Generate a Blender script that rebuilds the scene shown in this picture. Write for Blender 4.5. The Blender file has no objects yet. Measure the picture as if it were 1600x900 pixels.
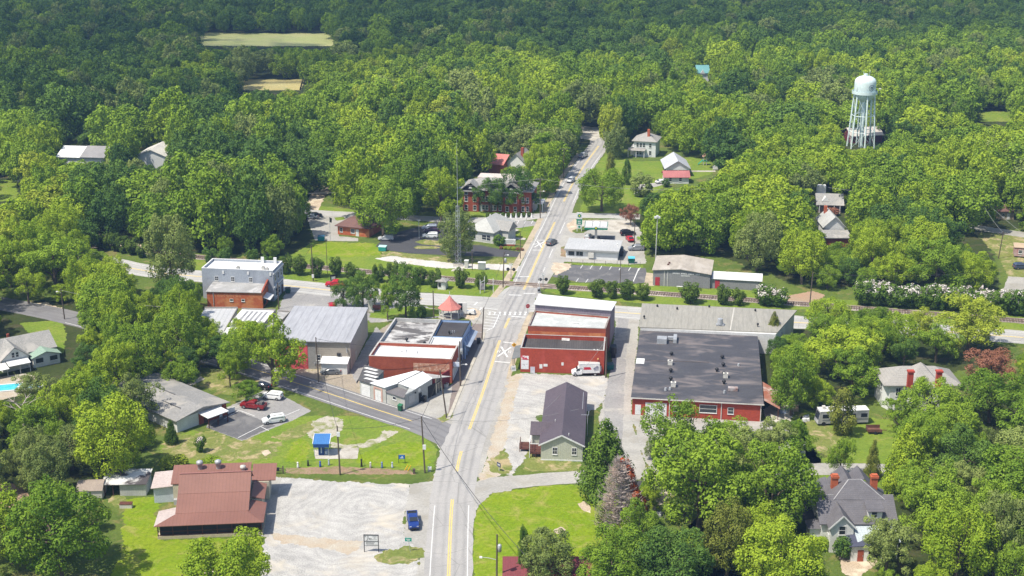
import bpy, math, random
import numpy as np
from mathutils import Vector, Matrix
from mathutils import noise as mnoise
R = math.radians
scene = bpy.context.scene
COL = scene.collection
rng = random.Random(11)
FPX, PITCH, CAMH = 2200.0, R(17.9), 115.0      # a drone about 115 m above the crossroads
def at(px, py, z=0.0):
    """point of the place seen at a photograph pixel (1600 x 900) at height z"""
    cx = (px - 800) / FPX
    cy = (450 - py) / FPX
    d = (cx, math.cos(PITCH) + cy * math.sin(PITCH), -math.sin(PITCH) + cy * math.cos(PITCH))
    t = (z - CAMH) / d[2]
    return Vector((d[0] * t, d[1] * t, z))
def proj(x, y, z):
    zz = z - CAMH
    dep = y * math.cos(PITCH) - zz * math.sin(PITCH)
    up = y * math.sin(PITCH) + zz * math.cos(PITCH)
    return 800 + FPX * x / dep, 450 - FPX * up / dep
def tag(o, label=None, cat=None, group=None, kind=None):
    if label: o['label'] = label
    if cat: o['category'] = cat
    if group: o['group'] = group
    if kind: o['kind'] = kind
    return o
def thing(name, label, cat, loc=(0, 0, 0), rz=0.0, group=None):
    o = bpy.data.objects.new(name, None)
    o.empty_display_size = 0.5
    COL.objects.link(o)
    o.location = loc
    o.rotation_euler = (0, 0, rz)
    return tag(o, label, cat, group)
class MB:
    def __init__(self):
        self.v, self.f, self.m, self.cur = [], [], [], 0
    def mat(self, i):
        self.cur = i
        return self
    def add(self, pts, faces):
        b = len(self.v)
        self.v += [tuple(p) for p in pts]
        for f in faces:
            self.f.append([b + i for i in f])
            self.m.append(self.cur)
        return self
    def poly(self, pts):
        return self.add(pts, [list(range(len(pts)))])
    def box(self, x0, y0, z0, x1, y1, z1):
        p = [(x0, y0, z0), (x1, y0, z0), (x1, y1, z0), (x0, y1, z0), (x0, y0, z1), (x1, y0, z1), (x1, y1, z1), (x0, y1, z1)]
        return self.add(p, [(3, 2, 1, 0), (4, 5, 6, 7), (0, 1, 5, 4), (1, 2, 6, 5), (2, 3, 7, 6), (3, 0, 4, 7)])
    def hull(self, bottom, top):
        n = len(bottom)
        fs = [list(range(n))[::-1], list(range(n, 2 * n))]
        for i in range(n):
            j = (i + 1) % n
            fs.append((i, j, n + j, n + i))
        return self.add(list(bottom) + list(top), fs)
    def prism(self, pts, z0, z1):
        return self.hull([(p[0], p[1], z0) for p in pts], [(p[0], p[1], z1) for p in pts])
    def slab(self, pts, t=0.15):
        return self.hull([(p[0], p[1], p[2] - t) for p in pts], pts)
    def bar(self, a, b, w=0.1, h=None):
        """square bar from a to b"""
        a, b = Vector(a), Vector(b)
        h = h or w
        d = (b - a).normalized()
        up = Vector((0, 0, 1)) if abs(d.z) < 0.95 else Vector((0, 1, 0))
        s = d.cross(up).normalized()
        u = s.cross(d).normalized()
        q = [s * (i * w / 2) + u * (j * h / 2) for i, j in ((-1, -1), (1, -1), (1, 1), (-1, 1))]
        return self.hull([a + k for k in q], [b + k for k in q])
    def tube(self, pts, r, n=6, cap=True):
        pts = [Vector(p) for p in pts]
        rs = r if isinstance(r, (list, tuple)) else [r] * len(pts)
        b0 = len(self.v)
        for i, p in enumerate(pts):
            d = (pts[min(i + 1, len(pts) - 1)] - pts[max(i - 1, 0)]).normalized()
            up = Vector((0, 0, 1)) if abs(d.z) < 0.9 else Vector((0, 1, 0))
            s = d.cross(up).normalized()
            u = s.cross(d).normalized()
            for k in range(n):
                a = 2 * math.pi * k / n
                self.v.append(tuple(p + (s * math.cos(a) + u * math.sin(a)) * rs[i]))
        for i in range(len(pts) - 1):
            for k in range(n):
                j = (k + 1) % n
                self.f.append([b0 + i * n + k, b0 + i * n + j, b0 + (i + 1) * n + j, b0 + (i + 1) * n + k])
                self.m.append(self.cur)
        if cap:
            self.f.append([b0 + k for k in range(n)][::-1]); self.m.append(self.cur)
            e = b0 + (len(pts) - 1) * n
            self.f.append([e + k for k in range(n)]); self.m.append(self.cur)
        return self
    def cyl(self, cx, cy, z0, z1, r0, r1=None, n=12):
        r1 = r0 if r1 is None else r1
        a = [(cx + r0 * math.cos(2 * math.pi * k / n), cy + r0 * math.sin(2 * math.pi * k / n), z0) for k in range(n)]
        b = [(cx + r1 * math.cos(2 * math.pi * k / n), cy + r1 * math.sin(2 * math.pi * k / n), z1) for k in range(n)]
        return self.hull(a, b)
    def lathe(self, prof, n=24, cx=0, cy=0):
        b0 = len(self.v)
        for r, z in prof:
            for k in range(n):
                a = 2 * math.pi * k / n
                self.v.append((cx + r * math.cos(a), cy + r * math.sin(a), z))
        for i in range(len(prof) - 1):
            for k in range(n):
                j = (k + 1) % n
                self.f.append([b0 + i * n + k, b0 + i * n + j, b0 + (i + 1) * n + j, b0 + (i + 1) * n + k])
                self.m.append(self.cur)
        return self
    def build(self, name, mats, parent=None, smooth=False, bevel=0.0):
        me = bpy.data.meshes.new(name)
        me.from_pydata(self.v, [], self.f)
        if not isinstance(mats, (list, tuple)):
            mats = [mats]
        for m in mats:
            me.materials.append(m)
        if len(mats) > 1:
            me.polygons.foreach_set('material_index', self.m)
        if smooth:
            me.polygons.foreach_set('use_smooth', [True] * len(me.polygons))
        me.update()
        o = bpy.data.objects.new(name, me)
        COL.objects.link(o)
        if parent: o.parent = parent
        if bevel:
            md = o.modifiers.new('edge', 'BEVEL')
            md.width = bevel; md.segments = 2; md.limit_method = 'ANGLE'
        return o
MATS = {}
def nodes_of(name):
    m = bpy.data.materials.new(name)
    m.use_nodes = True
    nt = m.node_tree
    for n in list(nt.nodes): nt.nodes.remove(n)
    out = nt.nodes.new('ShaderNodeOutputMaterial')
    return m, nt, out
def _ramp(nt, fac, stops):
    r = nt.nodes.new('ShaderNodeValToRGB')
    el = r.color_ramp.elements
    while len(el) < len(stops): el.new(0.5)
    for e, (p, c) in zip(el, stops):
        e.position = p
        e.color = (c[0], c[1], c[2], 1) if isinstance(c, (tuple, list)) else (c, c, c, 1)
    nt.links.new(fac, r.inputs[0])
    return r.outputs[0]
def _noise(nt, vec, scale, detail=5, rough=0.6, dist=0.0):
    n = nt.nodes.new('ShaderNodeTexNoise')
    n.inputs['Scale'].default_value = scale
    n.inputs['Detail'].default_value = detail
    n.inputs['Roughness'].default_value = rough
    n.inputs['Distortion'].default_value = dist
    nt.links.new(vec, n.inputs['Vector'])
    return n.outputs['Fac']
def _mix(nt, fac, a, b, mode='MIX'):
    n = nt.nodes.new('ShaderNodeMix')
    n.data_type = 'RGBA'; n.blend_type = mode
    for sock, val in ((n.inputs[0], fac), (n.inputs[6], a), (n.inputs[7], b)):
        if hasattr(val, 'is_linked') or isinstance(val, bpy.types.NodeSocket):
            nt.links.new(val, sock)
        elif isinstance(val, (tuple, list)):
            sock.default_value = (val[0], val[1], val[2], 1)
        else:
            sock.default_value = val
    return n.outputs[2]
def _math(nt, op, a, b=None):
    n = nt.nodes.new('ShaderNodeMath')
    n.operation = op
    for i, v in enumerate((a, b)):
        if v is None: continue
        if isinstance(v, bpy.types.NodeSocket): nt.links.new(v, n.inputs[i])
        else: n.inputs[i].default_value = v
    return n.outputs[0]
def M(name, c1, c2=None, scale=1.0, detail=6, rough=0.85, bump=0.0, metal=0.0, world=False, stain=None,
      stain_scale=0.25, stain_cut=(0.5, 0.62), fine=0.12, bands=None, brick=None, bscale=1.0, spec=0.3, stretch=None):
    """layered procedural surface: two tones of noise, optional stains, panel bands or bricks"""
    if name in MATS: return MATS[name]
    m, nt, out = nodes_of(name)
    L = nt.links.new
    bs = nt.nodes.new('ShaderNodeBsdfPrincipled')
    L(bs.outputs[0], out.inputs[0])
    bs.inputs['Roughness'].default_value = rough
    bs.inputs['Metallic'].default_value = metal
    bs.inputs['Specular IOR Level'].default_value = spec
    if world:
        g = nt.nodes.new('ShaderNodeNewGeometry'); vec = g.outputs['Position']
    else:
        g = nt.nodes.new('ShaderNodeTexCoord'); vec = g.outputs['Object']
    if stretch:
        mp = nt.nodes.new('ShaderNodeMapping')
        mp.inputs['Scale'].default_value = stretch
        L(vec, mp.inputs['Vector']); nvec = mp.outputs[0]
    else:
        nvec = vec
    c2 = c2 or tuple(c * 0.82 for c in c1)
    n1 = _noise(nt, nvec, scale * 0.35, detail, 0.65, 0.3)
    col = _ramp(nt, n1, [(0.36, c1), (0.64, c2)])
    if fine:
        n2 = _noise(nt, nvec, scale * 6, 3, 0.7)
        v = _ramp(nt, n2, [(0.3, 1 - fine * 1.6), (0.7, 1 + fine)])
        col = _mix(nt, 1.0, col, v, 'MULTIPLY')
    h = None
    if brick:
        b = nt.nodes.new('ShaderNodeTexBrick')
        b.inputs['Scale'].default_value = bscale
        b.inputs['Mortar Size'].default_value = 0.02
        b.inputs['Color1'].default_value = (1, 1, 1, 1)
        b.inputs['Color2'].default_value = (0.72, 0.7, 0.68, 1)
        b.inputs['Mortar'].default_value = (*brick, 1)
        b.inputs['Brick Width'].default_value = 0.42
        b.inputs['Row Height'].default_value = 0.16
        sx = nt.nodes.new('ShaderNodeSeparateXYZ'); L(vec, sx.inputs[0])
        cx = nt.nodes.new('ShaderNodeCombineXYZ')
        L(_math(nt, 'ADD', sx.outputs[0], sx.outputs[1]), cx.inputs[0]); L(sx.outputs[2], cx.inputs[1])
        L(cx.outputs[0], b.inputs['Vector'])
        col = _mix(nt, 0.75, col, b.outputs['Color'], 'MULTIPLY')
    if bands:
        axis, period, depth = bands
        sx = nt.nodes.new('ShaderNodeSeparateXYZ'); L(vec, sx.inputs[0])
        q = sx.outputs['XYZ'.index(axis)]
        fr = _math(nt, 'FRACT', _math(nt, 'MULTIPLY', q, 1.0 / period))
        tri = _math(nt, 'ABSOLUTE', _math(nt, 'SUBTRACT', fr, 0.5))
        rib = _ramp(nt, tri, [(0.0, 1 - depth), (0.12, 1.0), (0.5, 1.0)])
        col = _mix(nt, 1.0, col, rib, 'MULTIPLY')
        h = rib
    if stain:
        n3 = _noise(nt, nvec, stain_scale, 8, 0.62, 0.6)
        k = _ramp(nt, n3, [(stain_cut[0], 0.0), (stain_cut[1], 1.0)])
        col = _mix(nt, k, col, stain)
    L(col, bs.inputs['Base Color'])
    if bump or h is not None:
        bp = nt.nodes.new('ShaderNodeBump')
        bp.inputs['Strength'].default_value = bump or 0.3
        bp.inputs['Distance'].default_value = 0.08
        L(h if h is not None else _noise(nt, nvec, scale * 4, 4, 0.7), bp.inputs['Height'])
        L(bp.outputs[0], bs.inputs['Normal'])
    MATS[name] = m
    return m
def glass_mat():
    m, nt, out = nodes_of('dark window glass')
    bs = nt.nodes.new('ShaderNodeBsdfPrincipled')
    bs.inputs['Base Color'].default_value = (0.025, 0.03, 0.036, 1)
    bs.inputs['Roughness'].default_value = 0.08
    bs.inputs['Specular IOR Level'].default_value = 0.7
    nt.links.new(bs.outputs[0], out.inputs[0])
    return m
GLASS = glass_mat()
WHITE = M('white paint', (0.68, 0.68, 0.66), (0.6, 0.6, 0.58), 1.5)
WHITEWALL = M('white clapboard', (0.72, 0.72, 0.69), (0.62, 0.62, 0.58), 1.2, bands=('Z', 0.22, 0.25))
OFFWHITE = M('off white block', (0.6, 0.58, 0.53), (0.5, 0.48, 0.43), 1.0)
BLACK = M('black metal', (0.02, 0.02, 0.022), (0.03, 0.03, 0.03), 2, rough=0.5)
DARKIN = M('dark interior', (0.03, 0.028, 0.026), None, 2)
STEEL = M('galvanised steel', (0.46, 0.47, 0.48), (0.36, 0.37, 0.38), 2, rough=0.5, metal=0.3)
WOODPOLE = M('weathered pole wood', (0.13, 0.1, 0.075), (0.085, 0.065, 0.05), 3, stretch=(3, 3, 0.4))
DARKWOOD = M('dark stained wood', (0.12, 0.045, 0.032), (0.08, 0.03, 0.02), 2)
CONCRETE = M('pale concrete', (0.5, 0.47, 0.41), (0.4, 0.37, 0.32), 0.6, world=True, stain=(0.3, 0.27, 0.22), stain_scale=0.3)
BRICK = M('red brick', (0.38, 0.095, 0.05), (0.3, 0.07, 0.038), 1.2, brick=(0.8, 0.75, 0.7), stain=(0.26, 0.06, 0.034), stain_scale=0.35, stain_cut=(0.5, 0.75))
ORANGEBRICK = M('orange brick', (0.54, 0.15, 0.055), (0.44, 0.11, 0.042), 1.0, brick=(0.8, 0.75, 0.7), stain=(0.5, 0.2, 0.08), stain_scale=0.3)
REDPAINT = M('red painted brick', (0.4, 0.068, 0.036), (0.34, 0.056, 0.03), 0.8, brick=(0.82, 0.8, 0.8), stain=(0.44, 0.085, 0.06), stain_scale=.3, stain_cut=(.56, .85), stretch=(1, 1, .5))
ROOFWHITE = M('white roof coating', (0.7, 0.7, 0.69), (0.6, 0.6, 0.59), 0.8, stain=(0.42, 0.41, 0.39), stain_scale=0.32, stain_cut=(0.54, 0.7), spec=0.2)
ROOFDARK = M('dark bitumen roof', (0.05, 0.046, 0.048), (0.068, 0.062, 0.062), 0.8, spec=0.2)
CURB = M('concrete kerb', (0.46, 0.43, 0.36), (0.36, 0.33, 0.27), 1.5, world=True)
RUBBER = M('tyre rubber', (0.018, 0.018, 0.018), None, 4, rough=0.9)
RIM = M('wheel alloy', (0.4, 0.4, 0.41), None, 3, rough=0.35, metal=0.7)
def paint(name, c, rough=0.28, metal=0.0):
    return M(name, c, tuple(x * 0.92 for x in c), 1, fine=0.03, rough=rough, metal=metal, spec=0.5)
class Frame:
    """local axes of a building: x along its front from ground point A to B, y away from us"""
    def __init__(self, a, b):
        self.A, self.B = at(*a), at(*b)
        d = self.B - self.A
        self.L = d.length
        self.u = d.normalized()
        self.w = Vector((-self.u.y, self.u.x, 0))
        self.ang = math.atan2(self.u.y, self.u.x)
    def loc(self, px, py, z=0.0):
        p = at(px, py, z) - self.A
        return (p.x * self.u.x + p.y * self.u.y, p.x * self.w.x + p.y * self.w.y, z)
    def root(self, name, label, cat, group=None):
        return thing(name, label, cat, (self.A.x, self.A.y, 0), self.ang, group)
WIN_CACHE = {}
def window(root, p, w=0.9, h=1.4, a=0.0, frame=None, name='window', bars=1, glass=None):
    """p = middle of the sill on the wall plane, a = 0 faces local -y; a = 90 faces +x"""
    frame = frame or WHITE
    key = (round(w, 2), round(h, 2), frame.name, bars, name)
    if key not in WIN_CACHE:
        f, g = MB(), MB()
        t, d = 0.09, 0.07
        f.box(-w / 2 - t, -d, -t, -w / 2, -0.003, h + t); f.box(w / 2, -d, -t, w / 2 + t, -0.003, h + t)
        f.box(-w / 2, -d, h, w / 2, -0.003, h + t); f.box(-w / 2 - t * 1.4, -d * 1.8, -t * 1.9, w / 2 + t * 1.4, -0.003, -t)
        f.box(-w / 2, -d, -t, w / 2, -0.003, 0)
        if bars >= 1: f.box(-w / 2, -d * 0.8, h / 2 - 0.03, w / 2, -d * 0.5, h / 2 + 0.03)
        if bars >= 2:
            f.box(-0.03, -d * 0.8, 0, 0.03, -d * 0.5, h / 2 - 0.03); f.box(-0.03, -d * 0.8, h / 2 + 0.03, 0.03, -d * 0.5, h)
        g.box(-w / 2, -0.03, 0, w / 2, -0.004, h)
        fo = f.build(name, frame); go = g.build('pane', glass or GLASS)
        WIN_CACHE[key] = (fo.data, go.data)
        bpy.data.objects.remove(fo); bpy.data.objects.remove(go)
    fd, gd = WIN_CACHE[key]
    o = bpy.data.objects.new(name, fd); COL.objects.link(o)
    o.parent = root; o.location = p; o.rotation_euler = (0, 0, R(a))
    q = bpy.data.objects.new('pane', gd); COL.objects.link(q); q.parent = o
    return o
def door(root, p, w=1.0, h=2.1, a=0.0, mat=None, name='door', handle=True, ribs=0):
    d = MB()
    d.box(-w / 2, -0.06, 0, w / 2, -0.003, h)
    for i in range(1, ribs):
        z = h * i / ribs
        d.box(-w / 2 + 0.05, -0.085, z - 0.03, w / 2 - 0.05, -0.061, z + 0.03)
    o = d.build(name, mat or WHITE, root)
    o.location = p; o.rotation_euler = (0, 0, R(a))
    if handle and ribs == 0:
        k = MB(); k.box(w / 2 - 0.18, -0.13, 1.0, w / 2 - 0.1, -0.061, 1.14)
        k.build('handle', STEEL, o)
    return o
def part(root, name, mat, fn, **kw):
    b = MB(); fn(b)
    return b.build(name, mat, root, **kw)
def gable(root, x0, y0, x1, y1, z0, zw, zr, axis, wall, roof, over=0.35, wname='wall', rname='roof', shift=0.5, t=0.16):
    """walls with gable ends and a two-slope roof; axis = direction of the ridge"""
    w, r = MB(), MB()
    if axis == 'x':
        ym = y0 + (y1 - y0) * shift
        w.hull([(x0, y0, z0), (x0, y1, z0), (x0, y1, zw), (x0, ym, zr), (x0, y0, zw)], [(x1, y0, z0), (x1, y1, z0), (x1, y1, zw), (x1, ym, zr), (x1, y0, zw)])
        s0 = (zr - zw) / (ym - y0); s1 = (zr - zw) / (y1 - ym)
        r.slab([(x0 - over, y0 - over, zw - s0 * over + t), (x1 + over, y0 - over, zw - s0 * over + t), (x1 + over, ym, zr + t), (x0 - over, ym, zr + t)], t - 0.01)
        r.slab([(x1 + over, y1 + over, zw - s1 * over + t), (x0 - over, y1 + over, zw - s1 * over + t), (x0 - over, ym, zr + t), (x1 + over, ym, zr + t)], t - 0.01)
    else:
        xm = x0 + (x1 - x0) * shift
        w.hull([(x0, y0, z0), (x1, y0, z0), (x1, y0, zw), (xm, y0, zr), (x0, y0, zw)], [(x0, y1, z0), (x1, y1, z0), (x1, y1, zw), (xm, y1, zr), (x0, y1, zw)])
        s0 = (zr - zw) / (xm - x0); s1 = (zr - zw) / (x1 - xm)
        r.slab([(x0 - over, y1 + over, zw - s0 * over + t), (x0 - over, y0 - over, zw - s0 * over + t), (xm, y0 - over, zr + t), (xm, y1 + over, zr + t)], t - 0.01)
        r.slab([(x1 + over, y0 - over, zw - s1 * over + t), (x1 + over, y1 + over, zw - s1 * over + t), (xm, y1 + over, zr + t), (xm, y0 - over, zr + t)], t - 0.01)
    return w.build(wname, wall, root), r.build(rname, roof, root)
def hip(root, x0, y0, x1, y1, zw, zr, axis, roof, over=0.4, rname='roof', inset=None):
    x0 -= over; y0 -= over; x1 += over; y1 += over
    b = MB()
    if axis == 'x':
        i = (y1 - y0) / 2 if inset is None else inset
        ym = (y0 + y1) / 2
        A, B = (x0 + i, ym, zr), (x1 - i, ym, zr)
        b.poly([(x0, y0, zw), (x1, y0, zw), B, A]); b.poly([(x1, y1, zw), (x0, y1, zw), A, B])
        b.poly([(x0, y1, zw), (x0, y0, zw), A]); b.poly([(x1, y0, zw), (x1, y1, zw), B])
    else:
        i = (x1 - x0) / 2 if inset is None else inset
        xm = (x0 + x1) / 2
        A, B = (xm, y0 + i, zr), (xm, y1 - i, zr)
        b.poly([(x0, y1, zw), (x0, y0, zw), A, B]); b.poly([(x1, y0, zw), (x1, y1, zw), B, A])
        b.poly([(x0, y0, zw), (x1, y0, zw), A]); b.poly([(x1, y1, zw), (x0, y1, zw), B])
    b.box(x0, y0, zw - 0.18, x1, y1, zw - 0.002)
    return b.build(rname, roof, root)
def flat_roofed(root, quad, h, wall, roof, para=0.5, th=0.3, wname='wall', rname='roof', cop=None):
    """walls round a footprint (ccw, local xy) with a parapet and a sunk roof"""
    w = MB(); n = len(quad)
    c = Vector((sum(p[0] for p in quad) / n, sum(p[1] for p in quad) / n))
    inner = []
    for i in range(n):
        p0, p, p1 = Vector(quad[i - 1][:2]), Vector(quad[i][:2]), Vector(quad[(i + 1) % n][:2])
        e0, e1 = (p - p0).normalized(), (p1 - p).normalized()
        n0, n1 = Vector((-e0.y, e0.x)), Vector((-e1.y, e1.x))
        bis = (n0 + n1).normalized()
        inner.append(p + bis * th / max(0.3, bis.dot(n0)))
    for i in range(n):
        j = (i + 1) % n
        a, b2, cc, d = quad[i], quad[j], inner[j], inner[i]
        w.hull([(a[0], a[1], 0), (b2[0], b2[1], 0), (cc[0], cc[1], 0), (d[0], d[1], 0)],
               [(a[0], a[1], h), (b2[0], b2[1], h), (cc[0], cc[1], h), (d[0], d[1], h)])
    w.build(wname, wall, root)
    r = MB()
    r.poly([(p[0], p[1], h - para) for p in inner])
    r.build(rname, roof, root)
    if cop:
        k = MB()
        for i in range(n):
            j = (i + 1) % n
            a, b2, cc, d = quad[i], quad[j], inner[j], inner[i]
            k.hull([(a[0], a[1], h + .003), (b2[0], b2[1], h + .003), (cc[0], cc[1], h + .003), (d[0], d[1], h + .003)],
                   [(a[0], a[1], h + .07), (b2[0], b2[1], h + .07), (cc[0], cc[1], h + .07), (d[0], d[1], h + .07)])
        k.build('coping', cop, root)
def text_mesh(txt, size, mat, name='lettering', parent=None, loc=(0, 0, 0), rot=(0, 0, 0), ext=0.01):
    cu = bpy.data.curves.new(name, 'FONT')
    cu.body = txt; cu.size = size; cu.extrude = ext; cu.align_x = 'CENTER'
    tmp = bpy.data.objects.new('tmp', cu); COL.objects.link(tmp)
    dg = bpy.context.evaluated_depsgraph_get()
    me = bpy.data.meshes.new_from_object(tmp.evaluated_get(dg))
    bpy.data.objects.remove(tmp); bpy.data.curves.remove(cu)
    me.materials.clear(); me.materials.append(mat)
    me.name = name
    o = bpy.data.objects.new(name, me); COL.objects.link(o)
    if parent: o.parent = parent
    o.location = loc; o.rotation_euler = rot
    return o
def grassM(name, c1, c2, dry, cut=(0.52, 0.66), sc=0.1):
    m, nt, out = nodes_of(name)
    L = nt.links.new
    bs = nt.nodes.new('ShaderNodeBsdfPrincipled')
    bs.inputs['Roughness'].default_value = 0.95
    bs.inputs['Specular IOR Level'].default_value = 0.1
    L(bs.outputs[0], out.inputs[0])
    g = nt.nodes.new('ShaderNodeNewGeometry'); vec = g.outputs['Position']
    col = _ramp(nt, _noise(nt, vec, sc, 8, 0.65, 0.4), [(0.35, c1), (0.62, c2)])
    k = _ramp(nt, _noise(nt, vec, sc * 1.7, 9, 0.68, 1.0), [(cut[0], 0.0), (cut[1], 1.0)])
    col = _mix(nt, k, col, dry)
    v = _ramp(nt, _noise(nt, vec, 1.6, 5, 0.75), [(0.3, 0.72), (0.7, 1.22)])
    col = _mix(nt, 1.0, col, v, 'MULTIPLY')
    wv = nt.nodes.new('ShaderNodeTexWave'); wv.inputs['Scale'].default_value = .21; wv.inputs['Distortion'].default_value = 2.5; wv.inputs['Detail'].default_value = 3
    wm = nt.nodes.new('ShaderNodeMapping'); wm.inputs['Rotation'].default_value = (0, 0, .5); L(vec, wm.inputs[0]); L(wm.outputs[0], wv.inputs[0])
    col = _mix(nt, 1.0, col, _ramp(nt, wv.outputs['Fac'], [(.3, .975), (.7, 1.015)]), 'MULTIPLY')
    wd = _ramp(nt, _noise(nt, vec, .6, 6, .75, .4), [(.56, 0.0), (.68, .55)])
    col = _mix(nt, wd, col, tuple(x * .55 for x in c1))
    L(col, bs.inputs['Base Color'])
    bp = nt.nodes.new('ShaderNodeBump'); bp.inputs['Strength'].default_value = 0.6; bp.inputs['Distance'].default_value = 0.15
    L(_noise(nt, vec, 3.0, 4, 0.7), bp.inputs['Height']); L(bp.outputs[0], bs.inputs['Normal'])
    return m
GRASS = grassM('mixed grass', (0.075, 0.115, 0.022), (0.11, 0.15, 0.028), (0.2, 0.17, 0.065))
LAWN = grassM('mown lawn', (0.12, 0.19, 0.022), (0.17, 0.225, 0.03), (0.25, 0.23, 0.07), (0.54, 0.72), 0.12)
LAWN2 = grassM('bright lawn', (0.135, 0.215, 0.008), (0.19, 0.25, 0.014), (0.28, 0.26, 0.07), (0.5, 0.7), 0.16)
DRYGRASS = grassM('dry grass', (0.19, 0.2, 0.055), (0.14, 0.175, 0.04), (0.36, 0.29, 0.16), (0.5, 0.62), 0.18)
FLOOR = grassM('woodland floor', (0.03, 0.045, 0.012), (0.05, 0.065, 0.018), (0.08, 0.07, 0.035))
FIELD = grassM('pale pasture', (0.42, 0.45, 0.16), (0.48, 0.48, 0.19), (0.5, 0.45, 0.22), (0.5, 0.68), 0.05)
GRAVEL = M('white gravel', (0.45, 0.435, 0.405), (0.34, 0.33, 0.31), 0.7, detail=9, fine=0.24, world=True, stain=(0.47, 0.42, 0.34), stain_scale=0.11, stain_cut=(0.54, 0.68), bump=0.4)
_gm = GRAVEL.node_tree; _bs = [n for n in _gm.nodes if n.type == 'BSDF_PRINCIPLED'][0]
_gv = [n for n in _gm.nodes if n.type == 'NEW_GEOMETRY'][0].outputs['Position']
_wv = _gm.nodes.new('ShaderNodeTexWave'); _wv.wave_type = 'RINGS'; _wv.rings_direction = 'Z'; _wv.inputs['Scale'].default_value = .16; _wv.inputs['Distortion'].default_value = 22; _wv.inputs['Detail'].default_value = 4; _wv.inputs['Detail Scale'].default_value = .5
_mp = _gm.nodes.new('ShaderNodeMapping'); _mp.inputs['Location'].default_value = (26, -228, 0); _gm.links.new(_gv, _mp.inputs[0]); _gm.links.new(_mp.outputs[0], _wv.inputs[0])
_src = _bs.inputs['Base Color'].links[0].from_socket
_gm.links.new(_mix(_gm, 1.0, _src, _ramp(_gm, _wv.outputs['Fac'], [(.25, .93), (.75, 1.03)]), 'MULTIPLY'), _bs.inputs['Base Color'])
STONY = M('stony grassy track', (0.44, 0.4, 0.33), (0.37, 0.34, 0.28), 0.8, detail=9, fine=.25, world=True, stain=(0.17, 0.19, 0.05), stain_scale=.4, stain_cut=(.47, .6))
GRAVEL2 = M('pale crushed stone', (0.56, 0.54, 0.5), (0.45, 0.43, 0.4), 0.7, detail=9, fine=0.2, world=True, stain=(0.5, 0.38, 0.24), stain_scale=0.1, stain_cut=(0.6, 0.7), bump=0.3)
DIRT = M('tan dirt', (0.47, 0.38, 0.28), (0.42, 0.33, 0.235), 0.6, fine=0.2, world=True, stain=(0.55, 0.48, 0.36), stain_scale=0.3)
REDDIRT = M('red clay', (0.36, 0.23, 0.15), (0.33, 0.24, 0.16), 0.6, fine=0.2, world=True)
SANDY = M('sandy gravel', (0.43, 0.39, 0.32), (0.4, 0.32, 0.23), 0.9, detail=9, fine=0.22, world=True, stain=(0.3, 0.27, 0.13), stain_scale=.35, stain_cut=(.6, .7))
MULCH = M('brown mulch', (0.24, 0.16, 0.1), (0.3, 0.21, 0.13), 0.9, fine=0.25, world=True, stain=(0.14, 0.15, 0.04), stain_scale=0.5)
YARD = M('stained yard dirt', (0.34, 0.29, 0.22), (0.27, 0.23, 0.18), 0.4, fine=0.18, world=True, stain=(0.22, 0.2, 0.08), stain_scale=0.2, stain_cut=(0.55, 0.68))
OLDCONC = M('old pale paving', (0.38, 0.362, 0.325), (0.3, 0.288, 0.262), 0.35, fine=0.12, world=True, stain=(0.27, 0.25, 0.21), stain_scale=0.16, stain_cut=(0.52, 0.7))
LOTGREY = M('worn grey asphalt', (0.3, 0.29, 0.275), (0.24, 0.232, 0.225), 0.35, fine=0.14, world=True, stain=(0.4, 0.38, 0.33), stain_scale=0.13, stain_cut=(0.55, 0.68))
LOTDARK = M('dark asphalt', (0.1, 0.098, 0.1), (0.13, 0.127, 0.127), 0.4, fine=0.12, world=True, stain=(0.17, 0.165, 0.16), stain_scale=0.2)
LOTNEW = M('fresh black asphalt', (0.055, 0.054, 0.058), (0.07, 0.069, 0.072), 0.4, fine=0.12, world=True)
WALK = M('tan sidewalk', (0.46, 0.38, 0.27), (0.38, 0.32, 0.23), 0.6, world=True, fine=0.15, stain=(0.3, 0.25, 0.18), stain_scale=0.3)
DARKWALK = M('brown brick sidewalk', (0.22, 0.18, 0.155), (0.18, 0.15, 0.135), 0.8, world=True, fine=0.16)
PAINTW = M('road paint white', (0.68, 0.68, 0.66), (0.6, 0.6, 0.58), 1.5, world=True, fine=0.25, stain=(0.42, 0.41, 0.39), stain_scale=1.5, stain_cut=(0.58, 0.72))
PAINTY = M('road paint yellow', (0.72, 0.52, 0.12), (0.62, 0.47, 0.14), 1.5, world=True, fine=0.25, stain=(0.45, 0.38, 0.22), stain_scale=1.2, stain_cut=(0.56, 0.72))
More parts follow.
